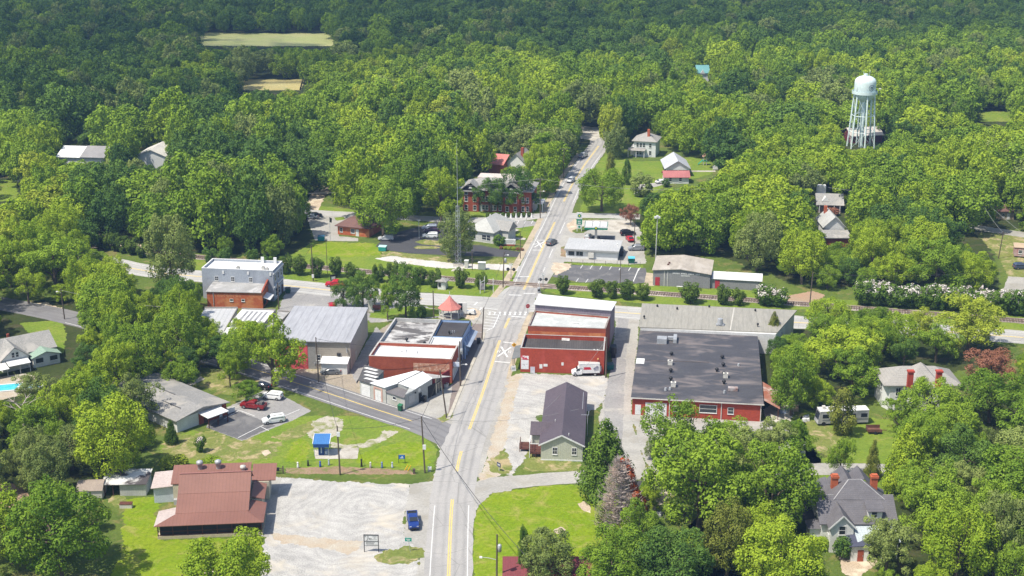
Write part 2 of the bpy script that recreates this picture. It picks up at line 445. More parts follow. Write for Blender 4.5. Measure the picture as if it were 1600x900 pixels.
def roadM(name, c1, c2, dark):
    m, nt, out = nodes_of(name)
    L = nt.links.new
    bs = nt.nodes.new('ShaderNodeBsdfPrincipled'); bs.inputs['Roughness'].default_value = 0.9
    bs.inputs['Specular IOR Level'].default_value = 0.2
    L(bs.outputs[0], out.inputs[0])
    g = nt.nodes.new('ShaderNodeNewGeometry'); vec = g.outputs['Position']
    at_ = nt.nodes.new('ShaderNodeAttribute'); at_.attribute_name = 'across'
    u = _math(nt, 'ABSOLUTE', at_.outputs['Fac'])
    col = _ramp(nt, _noise(nt, vec, 0.12, 8, 0.7, 0.5), [(0.35, c1), (0.65, c2)])
    wear = _ramp(nt, u, [(0.12, 0.0), (0.26, 0.8), (0.36, 0.15), (0.5, 0.1), (0.62, 0.75), (0.76, 0.0)])
    k = _math(nt, 'MULTIPLY', wear, _ramp(nt, _noise(nt, vec, 0.05, 5, 0.6), [(0.3, 0.25), (0.65, 1.0)]))
    col = _mix(nt, k, col, dark)
    patch_ = _ramp(nt, _noise(nt, vec, 0.045, 6, 0.55, 0.2), [(0.6, 0.0), (0.63, 0.5)])
    col = _mix(nt, patch_, col, tuple(c * 0.86 for c in c2))
    vor = nt.nodes.new('ShaderNodeTexVoronoi'); vor.feature = 'DISTANCE_TO_EDGE'; vor.inputs['Scale'].default_value = 0.14
    L(vec, vor.inputs['Vector'])
    cr = _ramp(nt, vor.outputs['Distance'], [(0.0, 0.72), (0.012, 1.0)])
    col = _mix(nt, 1.0, col, cr, 'MULTIPLY')
    v = _ramp(nt, _noise(nt, vec, 4.0, 3, 0.7), [(0.3, 0.88), (0.7, 1.1)])
    col = _mix(nt, 1.0, col, v, 'MULTIPLY')
    L(col, bs.inputs['Base Color'])
    return m
ROADMAT = roadM('weathered main road asphalt', (0.36, 0.345, 0.325), (0.31, 0.3, 0.285), (0.2, 0.195, 0.19))
SIDEMAT = roadM('darker side road asphalt', (0.2, 0.195, 0.195), (0.165, 0.16, 0.162), (0.13, 0.126, 0.13))
CROSSMAT = roadM('pale cross road asphalt', (0.42, 0.41, 0.385), (0.36, 0.35, 0.33), (0.27, 0.265, 0.255))
def fract_edge(pts, amp, seg=.4):
    out = []
    n = len(pts)
    for i in range(n):
        a, b = pts[i], pts[(i + 1) % n]
        L = (b - a).length
        k = max(1, int(L / seg))
        nrm = Vector((-(b - a).y, (b - a).x, 0)).normalized()
        for j in range(k):
            p = a.lerp(b, j / k)
            s = amp * (.7 * mnoise.noise(Vector((p.x * 0.25, p.y * 0.25, 3.1))) + .6 * mnoise.noise(Vector((p.x * .9, p.y * .9, 7.7))) + .75 * mnoise.noise(Vector((p.x * 2.7, p.y * 2.7, 1.7))))
            out.append(p + nrm * s)
    return out
PN = [0]
def patch(name, pix, level, mat, amp=0.5, kind='structure', world=False):
    pts = [Vector((p[0], p[1], 0)) for p in pix] if world else [at(*p) for p in pix]
    e = fract_edge(pts, amp) if amp else pts
    PN[0] += 1
    z = 0.004 * level + .0003 * (PN[0] % 13)
    b = MB()
    b.poly([(p.x, p.y, z) for p in e])
    o = b.build(name, mat)
    return tag(o, kind=kind)
def smooth_path(pix, step=2.0, world=False):
    P = [Vector((p[0], p[1], 0)) for p in pix] if world else [at(*p) for p in pix]
    P = [P[0] * 2 - P[1]] + P + [P[-1] * 2 - P[-2]]
    out = []
    for i in range(1, len(P) - 2):
        k = max(2, int((P[i + 1] - P[i]).length / step))
        for j in range(k):
            t = j / k
            a, b, c, d = P[i - 1], P[i], P[i + 1], P[i + 2]
            out.append(0.5 * ((2 * b) + (c - a) * t + (2 * a - 5 * b + 4 * c - d) * t * t + (3 * b - a - 3 * c + d) * t ** 3))
    out.append(P[-2].copy())
    return out
def offset(path, s):
    out = []
    for i, p in enumerate(path):
        d = (path[min(i + 1, len(path) - 1)] - path[max(i - 1, 0)]).normalized()
        out.append(p + Vector((d.y, -d.x, 0)) * s)
    return out
def strip(name, path, l, r, level, mat, kind='structure', rag=0.0):
    """a sheet along path from offset l to offset r (metres to the right)"""
    A, B = offset(path, l), offset(path, r)
    z = 0.004 * level
    v, f, u = [], [], []
    for i, (a, b) in enumerate(zip(A, B)):
        if rag:
            n1 = mnoise.noise(Vector((a.x * .4, a.y * .4, 1))) * rag; n2 = mnoise.noise(Vector((b.x * .4, b.y * .4, 5))) * rag
            d = (b - a).normalized(); a = a + d * n1; b = b + d * n2
        v += [(a.x, a.y, z), (b.x, b.y, z)]; u += [-1.0, 1.0]
        if i: f.append((2 * i - 2, 2 * i - 1, 2 * i + 1, 2 * i))
    me = bpy.data.meshes.new(name); me.from_pydata(v, [], f)
    at_ = me.attributes.new('across', 'FLOAT', 'POINT'); at_.data.foreach_set('value', u)
    me.materials.append(mat)
    o = bpy.data.objects.new(name, me); COL.objects.link(o)
    return tag(o, kind=kind)
def cut(path, y0, y1):
    """piece of a path between two photograph rows"""
    a, b = at(800, y0).y, at(800, y1).y
    lo, hi = min(a, b), max(a, b)
    return [p for p in path if lo <= p.y <= hi]
b = MB()
NG = 40
for i in range(NG):
    for j in range(NG):
        x0, x1 = -1600 + 80 * i, -1520 + 80 * i
        y0, y1 = -400 + 80 * j, -320 + 80 * j
        b.poly([(x0, y0, 0), (x1, y0, 0), (x1, y1, 0), (x0, y1, 0)])
tag(b.build('ground', GRASS), kind='structure')
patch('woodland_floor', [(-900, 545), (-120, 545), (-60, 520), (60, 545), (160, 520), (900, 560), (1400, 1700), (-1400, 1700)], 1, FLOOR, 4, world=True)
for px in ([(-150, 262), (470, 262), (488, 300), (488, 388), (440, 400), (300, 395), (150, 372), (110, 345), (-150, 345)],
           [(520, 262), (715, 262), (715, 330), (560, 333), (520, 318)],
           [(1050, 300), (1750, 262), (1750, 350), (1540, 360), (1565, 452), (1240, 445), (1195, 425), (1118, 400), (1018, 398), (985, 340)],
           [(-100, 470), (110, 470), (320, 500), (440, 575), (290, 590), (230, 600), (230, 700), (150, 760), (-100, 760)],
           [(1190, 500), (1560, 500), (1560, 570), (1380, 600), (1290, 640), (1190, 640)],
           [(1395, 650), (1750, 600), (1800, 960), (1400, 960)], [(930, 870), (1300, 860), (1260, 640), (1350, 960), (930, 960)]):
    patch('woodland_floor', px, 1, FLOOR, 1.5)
patch('pasture', [(310, 52), (525, 52), (520, 72), (312, 72)], 2, FIELD, 2)
patch('pasture', [(378, 124), (475, 124), (470, 141), (380, 141)], 2, grassM('tan pasture', (0.52, 0.43, 0.16), (0.56, 0.47, 0.2), (0.5, 0.45, 0.2), sc=.05), 1)
patch('pasture', [(1530, 174), (1580, 174), (1580, 190), (1530, 190)], 2, LAWN, 1)
patch('pasture', [(-30, 278), (28, 283), (26, 312), (-30, 318)], 2, LAWN, 1)
main = smooth_path([(699, 985), (700, 940), (701, 900), (703, 845), (706, 790), (712, 745), (721, 705), (736, 664), (752, 620), (766, 578), (781, 532), (796, 497), (810, 470), (821, 447), (844, 395), (867, 347), (881, 315), (895, 287), (914, 257), (931, 234), (938, 222), (936, 210), (925, 203), (880, 197)])
tag(strip('main_road', main, -4.0, 4.0, 10, ROADMAT, rag=0.35))
side = smooth_path([(716, 690), (672, 668), (628, 653), (570, 634), (520, 617), (455, 596), (400, 578), (300, 548), (200, 520), (100, 494), (0, 474), (-120, 452)])
strip('side_road', side, -4.1, 4.1, 8, SIDEMAT, rag=0.2)
cross = smooth_path([(-120, 360), (60, 388), (215, 421), (330, 434), (445, 446), (520, 454), (600, 462), (700, 470), (800, 476), (880, 482), (980, 489), (1100, 496), (1245, 504), (1400, 513), (1580, 526), (1720, 537)])
strip('cross_road', cross, -5.0, 4.6, 9, CROSSMAT, rag=0.5)
lower = smooth_path([(712, 775), (760, 760), (800, 754), (850, 749), (930, 744), (1030, 739), (1130, 735), (1260, 733), (1380, 734), (1480, 738)])
strip('lower_road', lower, -2.6, 2.6, 9, OLDCONC, rag=0.25)
second = smooth_path([(470, 331), (600, 338), (720, 344), (800, 342), (852, 337), (930, 337), (1000, 339)])
strip('school_street', second, -3.0, 3.0, 9, CROSSMAT, rag=0.3)
far_r = smooth_path([(1505, 352), (1540, 358), (1620, 370), (1720, 385)])
strip('far_right_road', far_r, -3, 3, 6, OLDCONC, rag=0.3)
dirt = smooth_path([(484, 332), (494, 310), (504, 298), (516, 290), (530, 282)])
strip('dirt_drive', dirt, -2.6, 2.6, 4, DIRT, rag=0.8)
patch('junction_apron', [(663, 641), (708, 612), (716, 650), (704, 690), (690, 705), (674, 683), (640, 668)], 7, OLDCONC, 0.4)
patch('junction_apron', [(716, 780), (760, 748), (800, 742), (800, 768), (770, 770), (748, 790), (736, 830), (720, 830)], 7, OLDCONC, 0.4)
patch('road_shoulder', [(640, 757), (676, 752), (690, 690), (700, 690), (700, 985), (640, 985), (655, 880), (655, 862), (634, 842), (632, 800)], 5, OLDCONC, 0.5)
patch('road_shoulder', [(770, 470), (788, 452), (812, 440), (812, 470)], 7, CROSSMAT, 0.1)
patch('road_shoulder', [(838, 468), (832, 450), (826, 442), (838, 452), (850, 462), (862, 470)], 7, CROSSMAT, 0.1)
def lines(y0, y1, which, level=12, pth=None):
    p = cut(pth or main, y0, y1)
    if len(p) < 2: return
    for l, r, m in which:
        strip('road_marking', p, l, r, level, m)
YEL = [(-0.26, -0.08, PAINTY), (0.08, 0.26, PAINTY)]
for y0, y1 in ((985, 777), (741, 703), (672, 530), (517, 497), (455, 344), (316, 228)):
    lines(y0, y1, YEL)
lines(985, 788, [(-3.12, -2.98, PAINTW), (2.98, 3.12, PAINTW)])
lines(450, 240, [(-3.2, -3.05, PAINTW)])
lines(318, 240, [(3.05, 3.2, PAINTW)])
for y0, y1 in ((452, 438), (426, 415), (404, 388), (366, 345)):
    lines(y0, y1, [(3.05, 3.2, PAINTW)])
sp = [p for p in side if p.x > -70 and p.x < -20]
strip('road_marking', sp, -0.12, 0.12, 10, PAINTY)
sp = [p for p in side if p.x > -110 and p.x < -17]
strip('road_marking', sp, -3.4, -3.25, 10, PAINTW); strip('road_marking', sp, 3.25, 3.4, 10, PAINTW)
cp = [p for p in cross if p.x < 0 or p.x > 25]
for part_ in ([p for p in cross if p.x < -22], [p for p in cross if p.x > 12]):
    strip('road_marking', part_, -3.6, -3.45, 11, PAINTW); strip('road_marking', part_, 3.3, 3.45, 11, PAINTW)
    strip('road_marking', part_, -0.2, -0.02, 11, PAINTY); strip('road_marking', part_, 0.1, 0.28, 11, PAINTY)
def pbar(a, b, w, mat=None, level=13, name='road_marking'):
    A, B = at(*a), at(*b)
    d = (B - A).normalized(); s = Vector((-d.y, d.x, 0)) * w / 2
    q = MB(); z = level * 0.004
    q.poly([(A.x + s.x, A.y + s.y, z), (A.x - s.x, A.y - s.y, z), (B.x - s.x, B.y - s.y, z), (B.x + s.x, B.y + s.y, z)])
    return tag(q.build(name, mat or PAINTW), kind='structure')
def rxr(cx, cy, d):
    q = MB(); z = 0.056
    C = at(cx, cy)
    ang = math.atan2(d.y, d.x)
    def bar(x0, y0, x1, y1, w, zz=0.0):
        a = Vector((x0, y0)); b2 = Vector((x1, y1)); dd = (b2 - a).normalized(); s = Vector((-dd.y, dd.x)) * w / 2
        pts = [a + s, a - s, b2 - s, b2 + s]
        ca, sa = math.cos(ang), math.sin(ang)
        q.poly([(C.x + p.x * ca - p.y * sa, C.y + p.x * sa + p.y * ca, z + zz) for p in pts])
    bar(-3.3, -1.15, 3.3, 1.15, 0.42); bar(-3.3, 1.15, 3.3, -1.15, 0.42, 0.004)
    for s in (-1.25, 1.25):      # the two Rs
        bar(-0.8, s + 0.3, 0.9, s + 0.3, 0.14); bar(0.9, s + 0.3, 0.9, s - 0.25, 0.14, .004); bar(0.1, s + 0.3, 0.1, s - 0.25, 0.14, .004)
        bar(0.9, s - 0.25, 0.1, s - 0.25, 0.14, .008); bar(0.1, s - 0.05, -0.8, s - 0.3, 0.14, .012)
    return tag(q.build('road_marking', PAINTW), kind='structure')
rxr(788, 550, at(795, 530) - at(781, 568))
pbar((786, 534.5), (805, 537), 0.45); pbar((773, 565), (797, 567), 0.45)
rxr(843, 382, at(849, 370) - at(838, 394))
pbar((838, 375.5), (852, 375.5), 0.45); pbar((832, 391), (846, 391), 0.45)
pbar((799, 494.5), (821, 496), 0.5); pbar((812, 432.5), (827, 432.5), 0.5); pbar((795, 461), (815, 461.5), 0.5); pbar((818, 458.5), (836, 459), 0.5)
for x in range(765, 826, 8):
    pbar((x - 1.6, 488), (x + 2.2, 488.2), 0.45); pbar((x - 2.6, 492), (x + 1.4, 492.2), 0.45); pbar((x + 0.6, 488), (x - 0.6, 492.4), 0.3, level=14)
hat = [((760.5, 490.5), (783, 493.0)), ((759.5, 495), (781.5, 497.5)), ((758, 499.5), (779.5, 502)), ((757, 504), (777, 506.4)), ((755.5, 508.5), (773.5, 510.4)), ((754.5, 513), (769, 514.5)), ((762, 486), (772, 487))]
for a, c in hat: pbar(a, c, 0.28)
pbar((780.5, 491), (771, 512), 0.2, level=14); pbar((771, 512), (760, 517.5), 0.2, level=14); pbar((750, 481), (778, 484.5), 0.22, level=14)
pbar((741, 477), (746, 472), 0.4); pbar((749, 485), (753, 481), 0.3); pbar((740, 519), (762, 520), 0.14)
patch('gravel_lot', [(432, 745), (520, 752), (640, 757), (643, 772), (634, 800), (630, 832), (655, 850), (655, 985), (400, 985), (405, 905), (415, 840), (424, 790)], 3, GRAVEL, 0.7)
patch('dirt_track', [(418, 832), (470, 838), (520, 843), (568, 846), (560, 860), (545, 866), (500, 857), (440, 848)], 4, SANDY, .8)
patch('grass_island', [(586, 872), (606, 860), (640, 853), (661, 856), (660, 870), (642, 881), (612, 884)], 6, DRYGRASS, 0.8)
patch('weedy_verge', [(432, 733), (668, 735), (660, 748), (560, 750), (440, 745)], 3, GRASS, 0.7)
patch('mulch_bed', [(446, 731), (528, 729), (640, 735), (650, 741), (530, 741), (446, 740)], 4, MULCH, 0.5)
patch('lawn', [(300, 672), (375, 690), (470, 650), (560, 650), (640, 668), (672, 690), (684, 705), (676, 735), (440, 733), (420, 725), (250, 725), (250, 690)], 2, LAWN, 0.6)
patch('bright_lawn', [(446, 722), (452, 700), (468, 682), (484, 690), (482, 712), (470, 726)], 3, LAWN2, 1.2)
patch('bright_lawn', [(562, 712), (600, 695), (650, 690), (668, 700), (672, 722), (640, 732), (580, 728), (560, 722)], 3, LAWN2, 1.2)
patch('dry_grass', [(250, 690), (330, 672), (400, 690), (440, 690), (430, 715), (350, 722), (262, 716)], 3, DRYGRASS, 2)
patch('stony_track', [(485, 660), (515, 648), (535, 655), (536, 672), (515, 686), (490, 690), (478, 676)], 4, STONY, .6)
patch('stony_track', [(448, 672), (485, 658), (492, 672), (470, 685), (440, 690), (425, 682)], 4, DRYGRASS, 1)
patch('stony_track', [(515, 690), (540, 696), (566, 692), (590, 684), (600, 672), (624, 674), (604, 688), (580, 698), (548, 703), (518, 702)], 4, STONY, .6)
patch('concrete_pad', [(490, 703), (561, 700), (558, 717), (493, 717)], 5, CONCRETE, 0.08)
patch('hall_parking', [(322, 668), (335, 645), (378, 626), (412, 610), (430, 612), (486, 642), (462, 655), (420, 672), (378, 689)], 4, LOTGREY, 0.2)
patch('hall_parking', [(322, 668), (345, 655), (360, 638), (378, 645), (430, 665), (378, 688)], 5, LOTDARK, 0.3)
for a, c in (((372, 684), (412, 664)), ((412, 664), (468, 640)), ((373, 641), (398, 650)), ((408, 667), (420, 673)), ((350, 655), (374, 641))):
    pbar(a, c, 0.16, level=8)
patch('dirt_yard', [(446, 592), (470, 575), (548, 580), (585, 520), (620, 500), (590, 545), (566, 590), (562, 618), (610, 634), (580, 632), (520, 612)], 3, YARD, 0.6)
patch('dirt_yard', [(548, 578), (579, 525), (588, 510), (600, 525), (570, 585), (556, 600)], 4, LOTGREY, 0.3)
patch('weedy_verge', [(556, 617), (580, 625), (640, 645), (660, 655), (640, 653), (580, 634), (552, 622)], 7, DRYGRASS, 0.4)
patch('weedy_verge', [(470, 590), (505, 596), (520, 606), (500, 610), (470, 598)], 7, DRYGRASS, 0.5)
patch('concrete_apron', [(634, 641), (708, 600), (722, 606), (704, 650), (690, 666), (664, 652)], 6, OLDCONC, 0.1)
patch('dry_island', [(682, 655), (694, 648), (708, 645), (704, 656), (690, 661)], 8, DRYGRASS, 0.5)
patch('gravel_yard', [(432, 492), (446, 455), (480, 452), (560, 460), (650, 476), (690, 484), (700, 496), (620, 500), (580, 505), (560, 490)], 3, LOTGREY, 0.6)
patch('verge', [(578, 487), (640, 478), (690, 484), (688, 494), (620, 500), (578, 496)], 5, LAWN, 0.5)
patch('corner_lot', [(690, 474), (760, 478), (784, 486), (752, 535), (738, 535), (738, 505), (730, 496), (690, 494)], 4, OLDCONC, 0.3)
patch('dry_island', [(722, 487), (742, 480), (752, 490), (742, 500), (726, 499)], 5, DIRT, 0.6)
patch('sidewalk', [(707, 602), (738, 506), (754, 506), (752, 535), (722, 606), (708, 642), (700, 648)], 7, DARKWALK, 0.1)
patch('gutter', [(698, 655), (724, 600), (756, 520), (776, 520), (752, 600), (722, 655)], 5, OLDCONC, 0)
patch('gutter', [(772, 592), (788, 545), (814, 480), (836, 480), (813, 545), (797, 592)], 5, WALK, 0)
patch('gutter', [(832, 447), (852, 447), (870, 420), (886, 370), (905, 333), (890, 333), (866, 372), (844, 420)], 5, OLDCONC, 0)
patch('gutter', [(772, 592), (756, 640), (742, 690), (735, 742), (750, 746), (766, 700), (798, 592)], 4, OLDCONC, 0)
kp = smooth_path([(700, 655), (707, 640), (720, 608), (735, 575), (752, 537), (756, 520)])
kb = MB()
for a, c in zip(kp[:-1], kp[1:]):
    d = (c - a).normalized(); s = Vector((d.y, -d.x, 0)) * 0.35
    kb.hull([(a.x - s.x, a.y - s.y, 0), (a.x + s.x, a.y + s.y, 0), (c.x + s.x, c.y + s.y, 0), (c.x - s.x, c.y - s.y, 0)], [(a.x - s.x, a.y - s.y, .12), (a.x + s.x, a.y + s.y, .12), (c.x + s.x, c.y + s.y, .12), (c.x - s.x, c.y - s.y, .12)])
tag(kb.build('kerb', CURB), kind='structure')
patch('lawn', [(195, 780), (250, 775), (245, 800), (250, 845), (410, 838), (405, 930), (130, 960), (190, 870)], 2, LAWN2, 0.8)
patch('restaurant_walk', [(408, 838), (414, 780), (425, 748), (440, 745), (430, 790), (420, 840)], 4, OLDCONC, 0.2)
patch('bare_patch', [(316, 896), (335, 888), (340, 892), (330, 899)], 4, DIRT, 0.3)
patch('bare_patch', [(165, 775), (195, 770), (200, 788), (180, 794)], 3, DRYGRASS, 0.6)
patch('bare_patch', [(-20, 758), (30, 755), (45, 775), (30, 795), (-20, 790)], 3, REDDIRT, 0.6)
patch('bare_patch', [(408, 706), (418, 703), (424, 708), (414, 713)], 4, DIRT, 0.3)
patch('lawn', [(255, 565), (330, 575), (410, 590), (380, 625), (340, 612), (280, 592)], 3, DRYGRASS, 1)
patch('footpath', [(287, 602), (314, 588), (320, 592), (296, 605)], 5, CONCRETE, 0.05)
patch('lawn', [(30, 505), (95, 500), (104, 520), (98, 552), (60, 535)], 3, LAWN, 0.6)
patch('bare_patch', [(35, 478), (70, 472), (120, 488), (115, 497), (60, 486)], 3, DIRT, 0.8)
patch('pool_deck', [(-30, 592), (40, 584), (64, 590), (60, 610), (0, 626), (-30, 630)], 3, SANDY, 0.4)
patch('gravel_lot', [(758, 740), (764, 690), (778, 640), (792, 590), (815, 583), (948, 588), (956, 600), (950, 614), (930, 640), (840, 650), (836, 690), (820, 720), (800, 742)], 3, GRAVEL, 0.8)
patch('sandy_verge', [(745, 765), (752, 740), (778, 655), (796, 588), (815, 583), (800, 640), (790, 680), (782, 742)], 6, SANDY, .8)
patch('weedy_verge', [(768, 738), (762, 722), (775, 712), (788, 700), (795, 712), (800, 735), (790, 742)], 7, DRYGRASS, 0.6)
patch('weedy_verge', [(822, 702), (846, 700), (846, 718), (912, 722), (906, 735), (850, 738), (818, 735)], 7, DRYGRASS, 0.5)
patch('sandy_verge', [(796, 582), (812, 545), (828, 495), (837, 480), (825, 478), (802, 545), (788, 582)], 6, WALK, 0.2)
patch('back_alley', [(958, 478), (1002, 480), (997, 520), (986, 650), (1000, 700), (1010, 735), (938, 742), (935, 650), (950, 612), (956, 560), (962, 505)], 4, OLDCONC, 0.4)
patch('asphalt_strip', [(946, 612), (958, 560), (966, 495), (982, 495), (976, 600), (972, 690), (966, 720), (940, 720)], 5, LOTGREY, 0.3)
patch('stained_yard', [(986, 648), (1200, 658), (1225, 670), (1262, 690), (1255, 730), (1120, 735), (1020, 738), (1000, 705)], 3, OLDCONC, 0.6)
patch('bright_lawn', [(744, 792), (756, 778), (775, 769), (850, 759), (908, 757), (935, 770), (945, 830), (938, 872), (900, 985), (742, 985), (738, 850)], 3, LAWN2, 0.6)
patch('bare_patch', [(904, 788), (914, 783), (923, 792), (922, 802), (910, 798)], 4, DIRT, 0.4)
patch('bare_patch', [(864, 828), (876, 823), (886, 828), (880, 835), (868, 834)], 4, DIRT, 0.4)
patch('sandy_verge', [(990, 752), (1030, 748), (1050, 775), (1020, 800), (1000, 790)], 6, SANDY, .8)
patch('yard', [(1255, 640), (1300, 650), (1390, 655), (1440, 690), (1390, 726), (1285, 722), (1262, 690)], 2, LAWN, 0.8)
patch('dry_grass', [(1258, 655), (1290, 662), (1320, 690), (1290, 716), (1268, 692)], 3, DRYGRASS, 0.8)
patch('yard', [(1240, 742), (1400, 742), (1400, 770), (1240, 790)], 2, LAWN, 0.6)
patch('yard', [(1240, 790), (1300, 830), (1320, 900), (1250, 940), (1220, 860)], 2, GRASS, 0.6)
patch('patio', [(1310, 862), (1360, 852), (1372, 880), (1340, 905), (1315, 895)], 3, DIRT, 0.4)
patch('shed_yard', [(1192, 640), (1220, 625), (1240, 640), (1235, 668), (1200, 665)], 4, CONCRETE, 0.4)
patch('lawn', [(1380, 470), (1600, 488), (1640, 520), (1560, 520), (1400, 500)], 2, LAWN, 0.5)
patch('house_drive', [(1395, 500), (1462, 500), (1470, 512), (1400, 515)], 4, CONCRETE, 0.6)
patch('concrete_yard', [(1575, 432), (1640, 436), (1640, 465), (1566, 455)], 4, OLDCONC, 0.3)
patch('yard', [(1520, 362), (1640, 372), (1640, 436), (1575, 432), (1560, 400)], 2, DRYGRASS, 0.6)
patch('lawn', [(440, 442), (300, 420), (300, 400), (440, 408), (492, 376), (590, 382), (620, 398), (720, 404), (800, 404), (812, 408), (800, 448), (770, 466), (700, 460), (560, 446)], 2, LAWN, 0.6)
patch('lawn', [(495, 378), (585, 380), (600, 398), (540, 402), (480, 396)], 3, LAWN2, 1.2)
patch('dry_grass', [(600, 392), (700, 402), (815, 404), (805, 412), (700, 414), (590, 404)], 3, DRYGRASS, 0.8)
patch('gravel_track', [(583, 404), (612, 400), (650, 405), (715, 412), (790, 413), (818, 416), (838, 406), (842, 414), (826, 432), (815, 424), (760, 421), (690, 419), (620, 411)], 4, GRAVEL2, 0.6)
patch('bank_lot', [(587, 385), (604, 368), (640, 358), (692, 344), (708, 352), (700, 372), (722, 383), (752, 383), (780, 389), (832, 396), (826, 402), (770, 401), (700, 399), (640, 396), (610, 392)], 4, LOTNEW, 0.15)
patch('bank_lot', [(770, 343), (832, 345), (846, 350), (826, 358), (808, 360), (788, 358), (772, 352)], 4, LOTGREY, 0.2)
patch('kerbed_island', [(648, 378), (662, 374), (690, 377), (700, 380), (690, 384), (660, 382)], 6, DRYGRASS, 0.1)
patch('kerbed_island', [(646, 387), (652, 384), (680, 385), (690, 387), (680, 389), (652, 389)], 6, DRYGRASS, 0.1)
for i in range(6):
    pbar((778 + 11 * i, 344.5), (775 + 11 * i, 349.5), 0.2, level=8)
patch('lawn', [(800, 358), (838, 352), (826, 372), (800, 374)], 4, LAWN, 0.2)
patch('lawn', [(826, 376), (848, 350), (858, 350), (832, 395)], 4, LAWN, 0.2)
patch('footpath', [(784, 370), (822, 372), (820, 375), (784, 372.5)], 6, CONCRETE, 0.05)
patch('footpath', [(790, 366), (806, 358), (812, 359), (796, 368)], 6, CONCRETE, 0.05)
walk = smooth_path([(770, 466), (790, 440), (812, 404), (828, 375), (841, 350), (855, 318), (868, 294), (884, 268), (904, 240)])
strip('sidewalk', walk, -0.9, 0.9, 8, WALK, rag=0.1)
patch('brick_office_lot', [(480, 342), (500, 331), (552, 334), (545, 345), (530, 356), (530, 369), (560, 372), (560, 377), (492, 376)], 4, OLDCONC, 0.3)
patch('lawn', [(522, 340), (536, 339), (540, 343), (526, 345)], 5, LAWN, 0.3)
patch('lawn', [(500, 322), (560, 328), (560, 333), (498, 330)], 4, LAWN, 0.5)
patch('lawn', [(720, 330), (830, 326), (862, 300), (890, 262), (900, 262), (866, 322), (850, 334), (720, 340)], 3, LAWN, 0.4)
patch('school_drive', [(832, 311), (866, 314), (862, 319), (828, 317)], 5, CONCRETE, 0.2)
patch('verge', [(846, 318), (862, 302), (868, 306), (852, 330)], 4, LAWN, 0.3)
patch('pale_yard', [(904, 200), (938, 198), (944, 212), (928, 220), (905, 216)], 12, CONCRETE, 1)
patch('station_lot', [(866, 425), (880, 372), (892, 345), (985, 342), (1002, 360), (1010, 412), (985, 413), (882, 409), (866, 420)], 4, OLDCONC, 0.4)
patch('pale_lot', [(905, 345), (985, 344), (998, 356), (990, 362), (952, 362), (905, 352)], 5, CONCRETE, 0.4)
patch('dry_island', [(884, 352), (898, 342), (905, 348), (915, 360), (892, 364)], 6, DIRT, 0.4)
patch('weedy_verge', [(893, 361), (915, 352), (922, 358), (912, 364), (900, 365)], 7, GRASS, 0.3)
patch('painted_canopy_shade', [(924, 369), (960, 369), (958, 376), (922, 376)], 6, LOTDARK, 0.2)  # dark sheet paints the fuel canopy's cast shadow on the paving
patch('bare_patch', [(876, 386), (884, 384), (884, 402), (876, 400)], 6, MULCH, 0.3)
patch('dirt_patch', [(858, 420), (866, 410), (894, 412), (890, 420), (870, 430)], 6, DIRT, 0.6)
patch('weedy_verge', [(884, 410), (1006, 414), (1004, 419), (900, 414)], 6, LAWN, 0.3)
patch('dark_lot', [(880, 417), (895, 414), (1008, 419), (1016, 440), (1000, 443), (905, 441), (862, 432)], 5, LOTDARK, 0.15)
for i in range(7):
    pbar((910.5 + 15 * i, 414 + i * 0.7), (907 + 15 * i, 419.5 + i * 0.7), 0.18, level=8)
for i in range(3):
    pbar((904 + 15 * i, 435 + i), (900 + 15 * i, 440.5 + i), 0.18, level=8)
pbar((998, 419.5), (989, 441), 0.25, level=8)
patch('concrete_pad', [(1010, 426), (1020, 427), (1022, 447), (1006, 446)], 6, WALK, 0.1)
patch('lawn', [(868, 442), (1000, 444), (1110, 452), (1195, 448), (1245, 462), (1345, 470), (1345, 480), (1240, 484), (1000, 474), (880, 462), (850, 455)], 2, LAWN, 0.5)
patch('verge_edge', [(870, 471), (1000, 480), (1000, 484), (880, 476)], 6, DIRT, 0.3)
patch('bright_lawn', [(906, 330), (930, 262), (945, 240), (990, 252), (1040, 252), (1085, 245), (1118, 256), (1112, 272), (1040, 290), (1000, 322), (984, 334)], 3, LAWN, 0.8)
patch('drive', [(1000, 288), (1042, 284), (1042, 288), (1006, 296), (1012, 302), (990, 303)], 5, OLDCONC, 0.3)
patch('footpath', [(1078, 266.5), (1118, 266.5), (1118, 268.5), (1078, 268.5)], 5, CONCRETE, 0.05)
patch('clay_bank', [(1180, 470), (1270, 455), (1290, 460), (1280, 472), (1240, 474)], 3, REDDIRT, 0.6)
patch('clay_bank', [(120, 360), (150, 362), (210, 380), (300, 398), (210, 395), (140, 378)], 3, DIRT, 0.6)
rail = smooth_path([(-120, 349), (60, 373), (205, 391), (300, 401), (440, 413), (600, 427), (770, 441), (830, 445.5), (1015, 458), (1240, 474), (1420, 488), (1640, 505)])
strip('ballast', rail, -2.1, 2.1, 11, M('rail ballast', (0.3, 0.25, 0.21), (0.22, 0.18, 0.15), 0.8, world=True, fine=0.25, stain=(0.42, 0.37, 0.31), stain_scale=0.3), rag=0.4)
sl = MB(); lastd = None; dist = 0.0
for a, c in zip(rail[:-1], rail[1:]):
    d = (c - a).normalized(); n = Vector((d.y, -d.x, 0))
    L = (c - a).length; t = 0
    while t < L:
        p = a + d * t
        if not (-1 < p.x < 12):
            q = [p + n * 1.3 + d * .12, p - n * 1.3 + d * .12, p - n * 1.3 - d * .12, p + n * 1.3 - d * .12]
            sl.hull([(k.x, k.y, 0.03) for k in q], [(k.x, k.y, 0.16) for k in q])
        t += 0.62
tag(sl.build('railway_sleepers', M('tarred sleeper', (0.09, 0.07, 0.06), (0.15, 0.12, 0.1), 2)), kind='structure')
rl = MB()
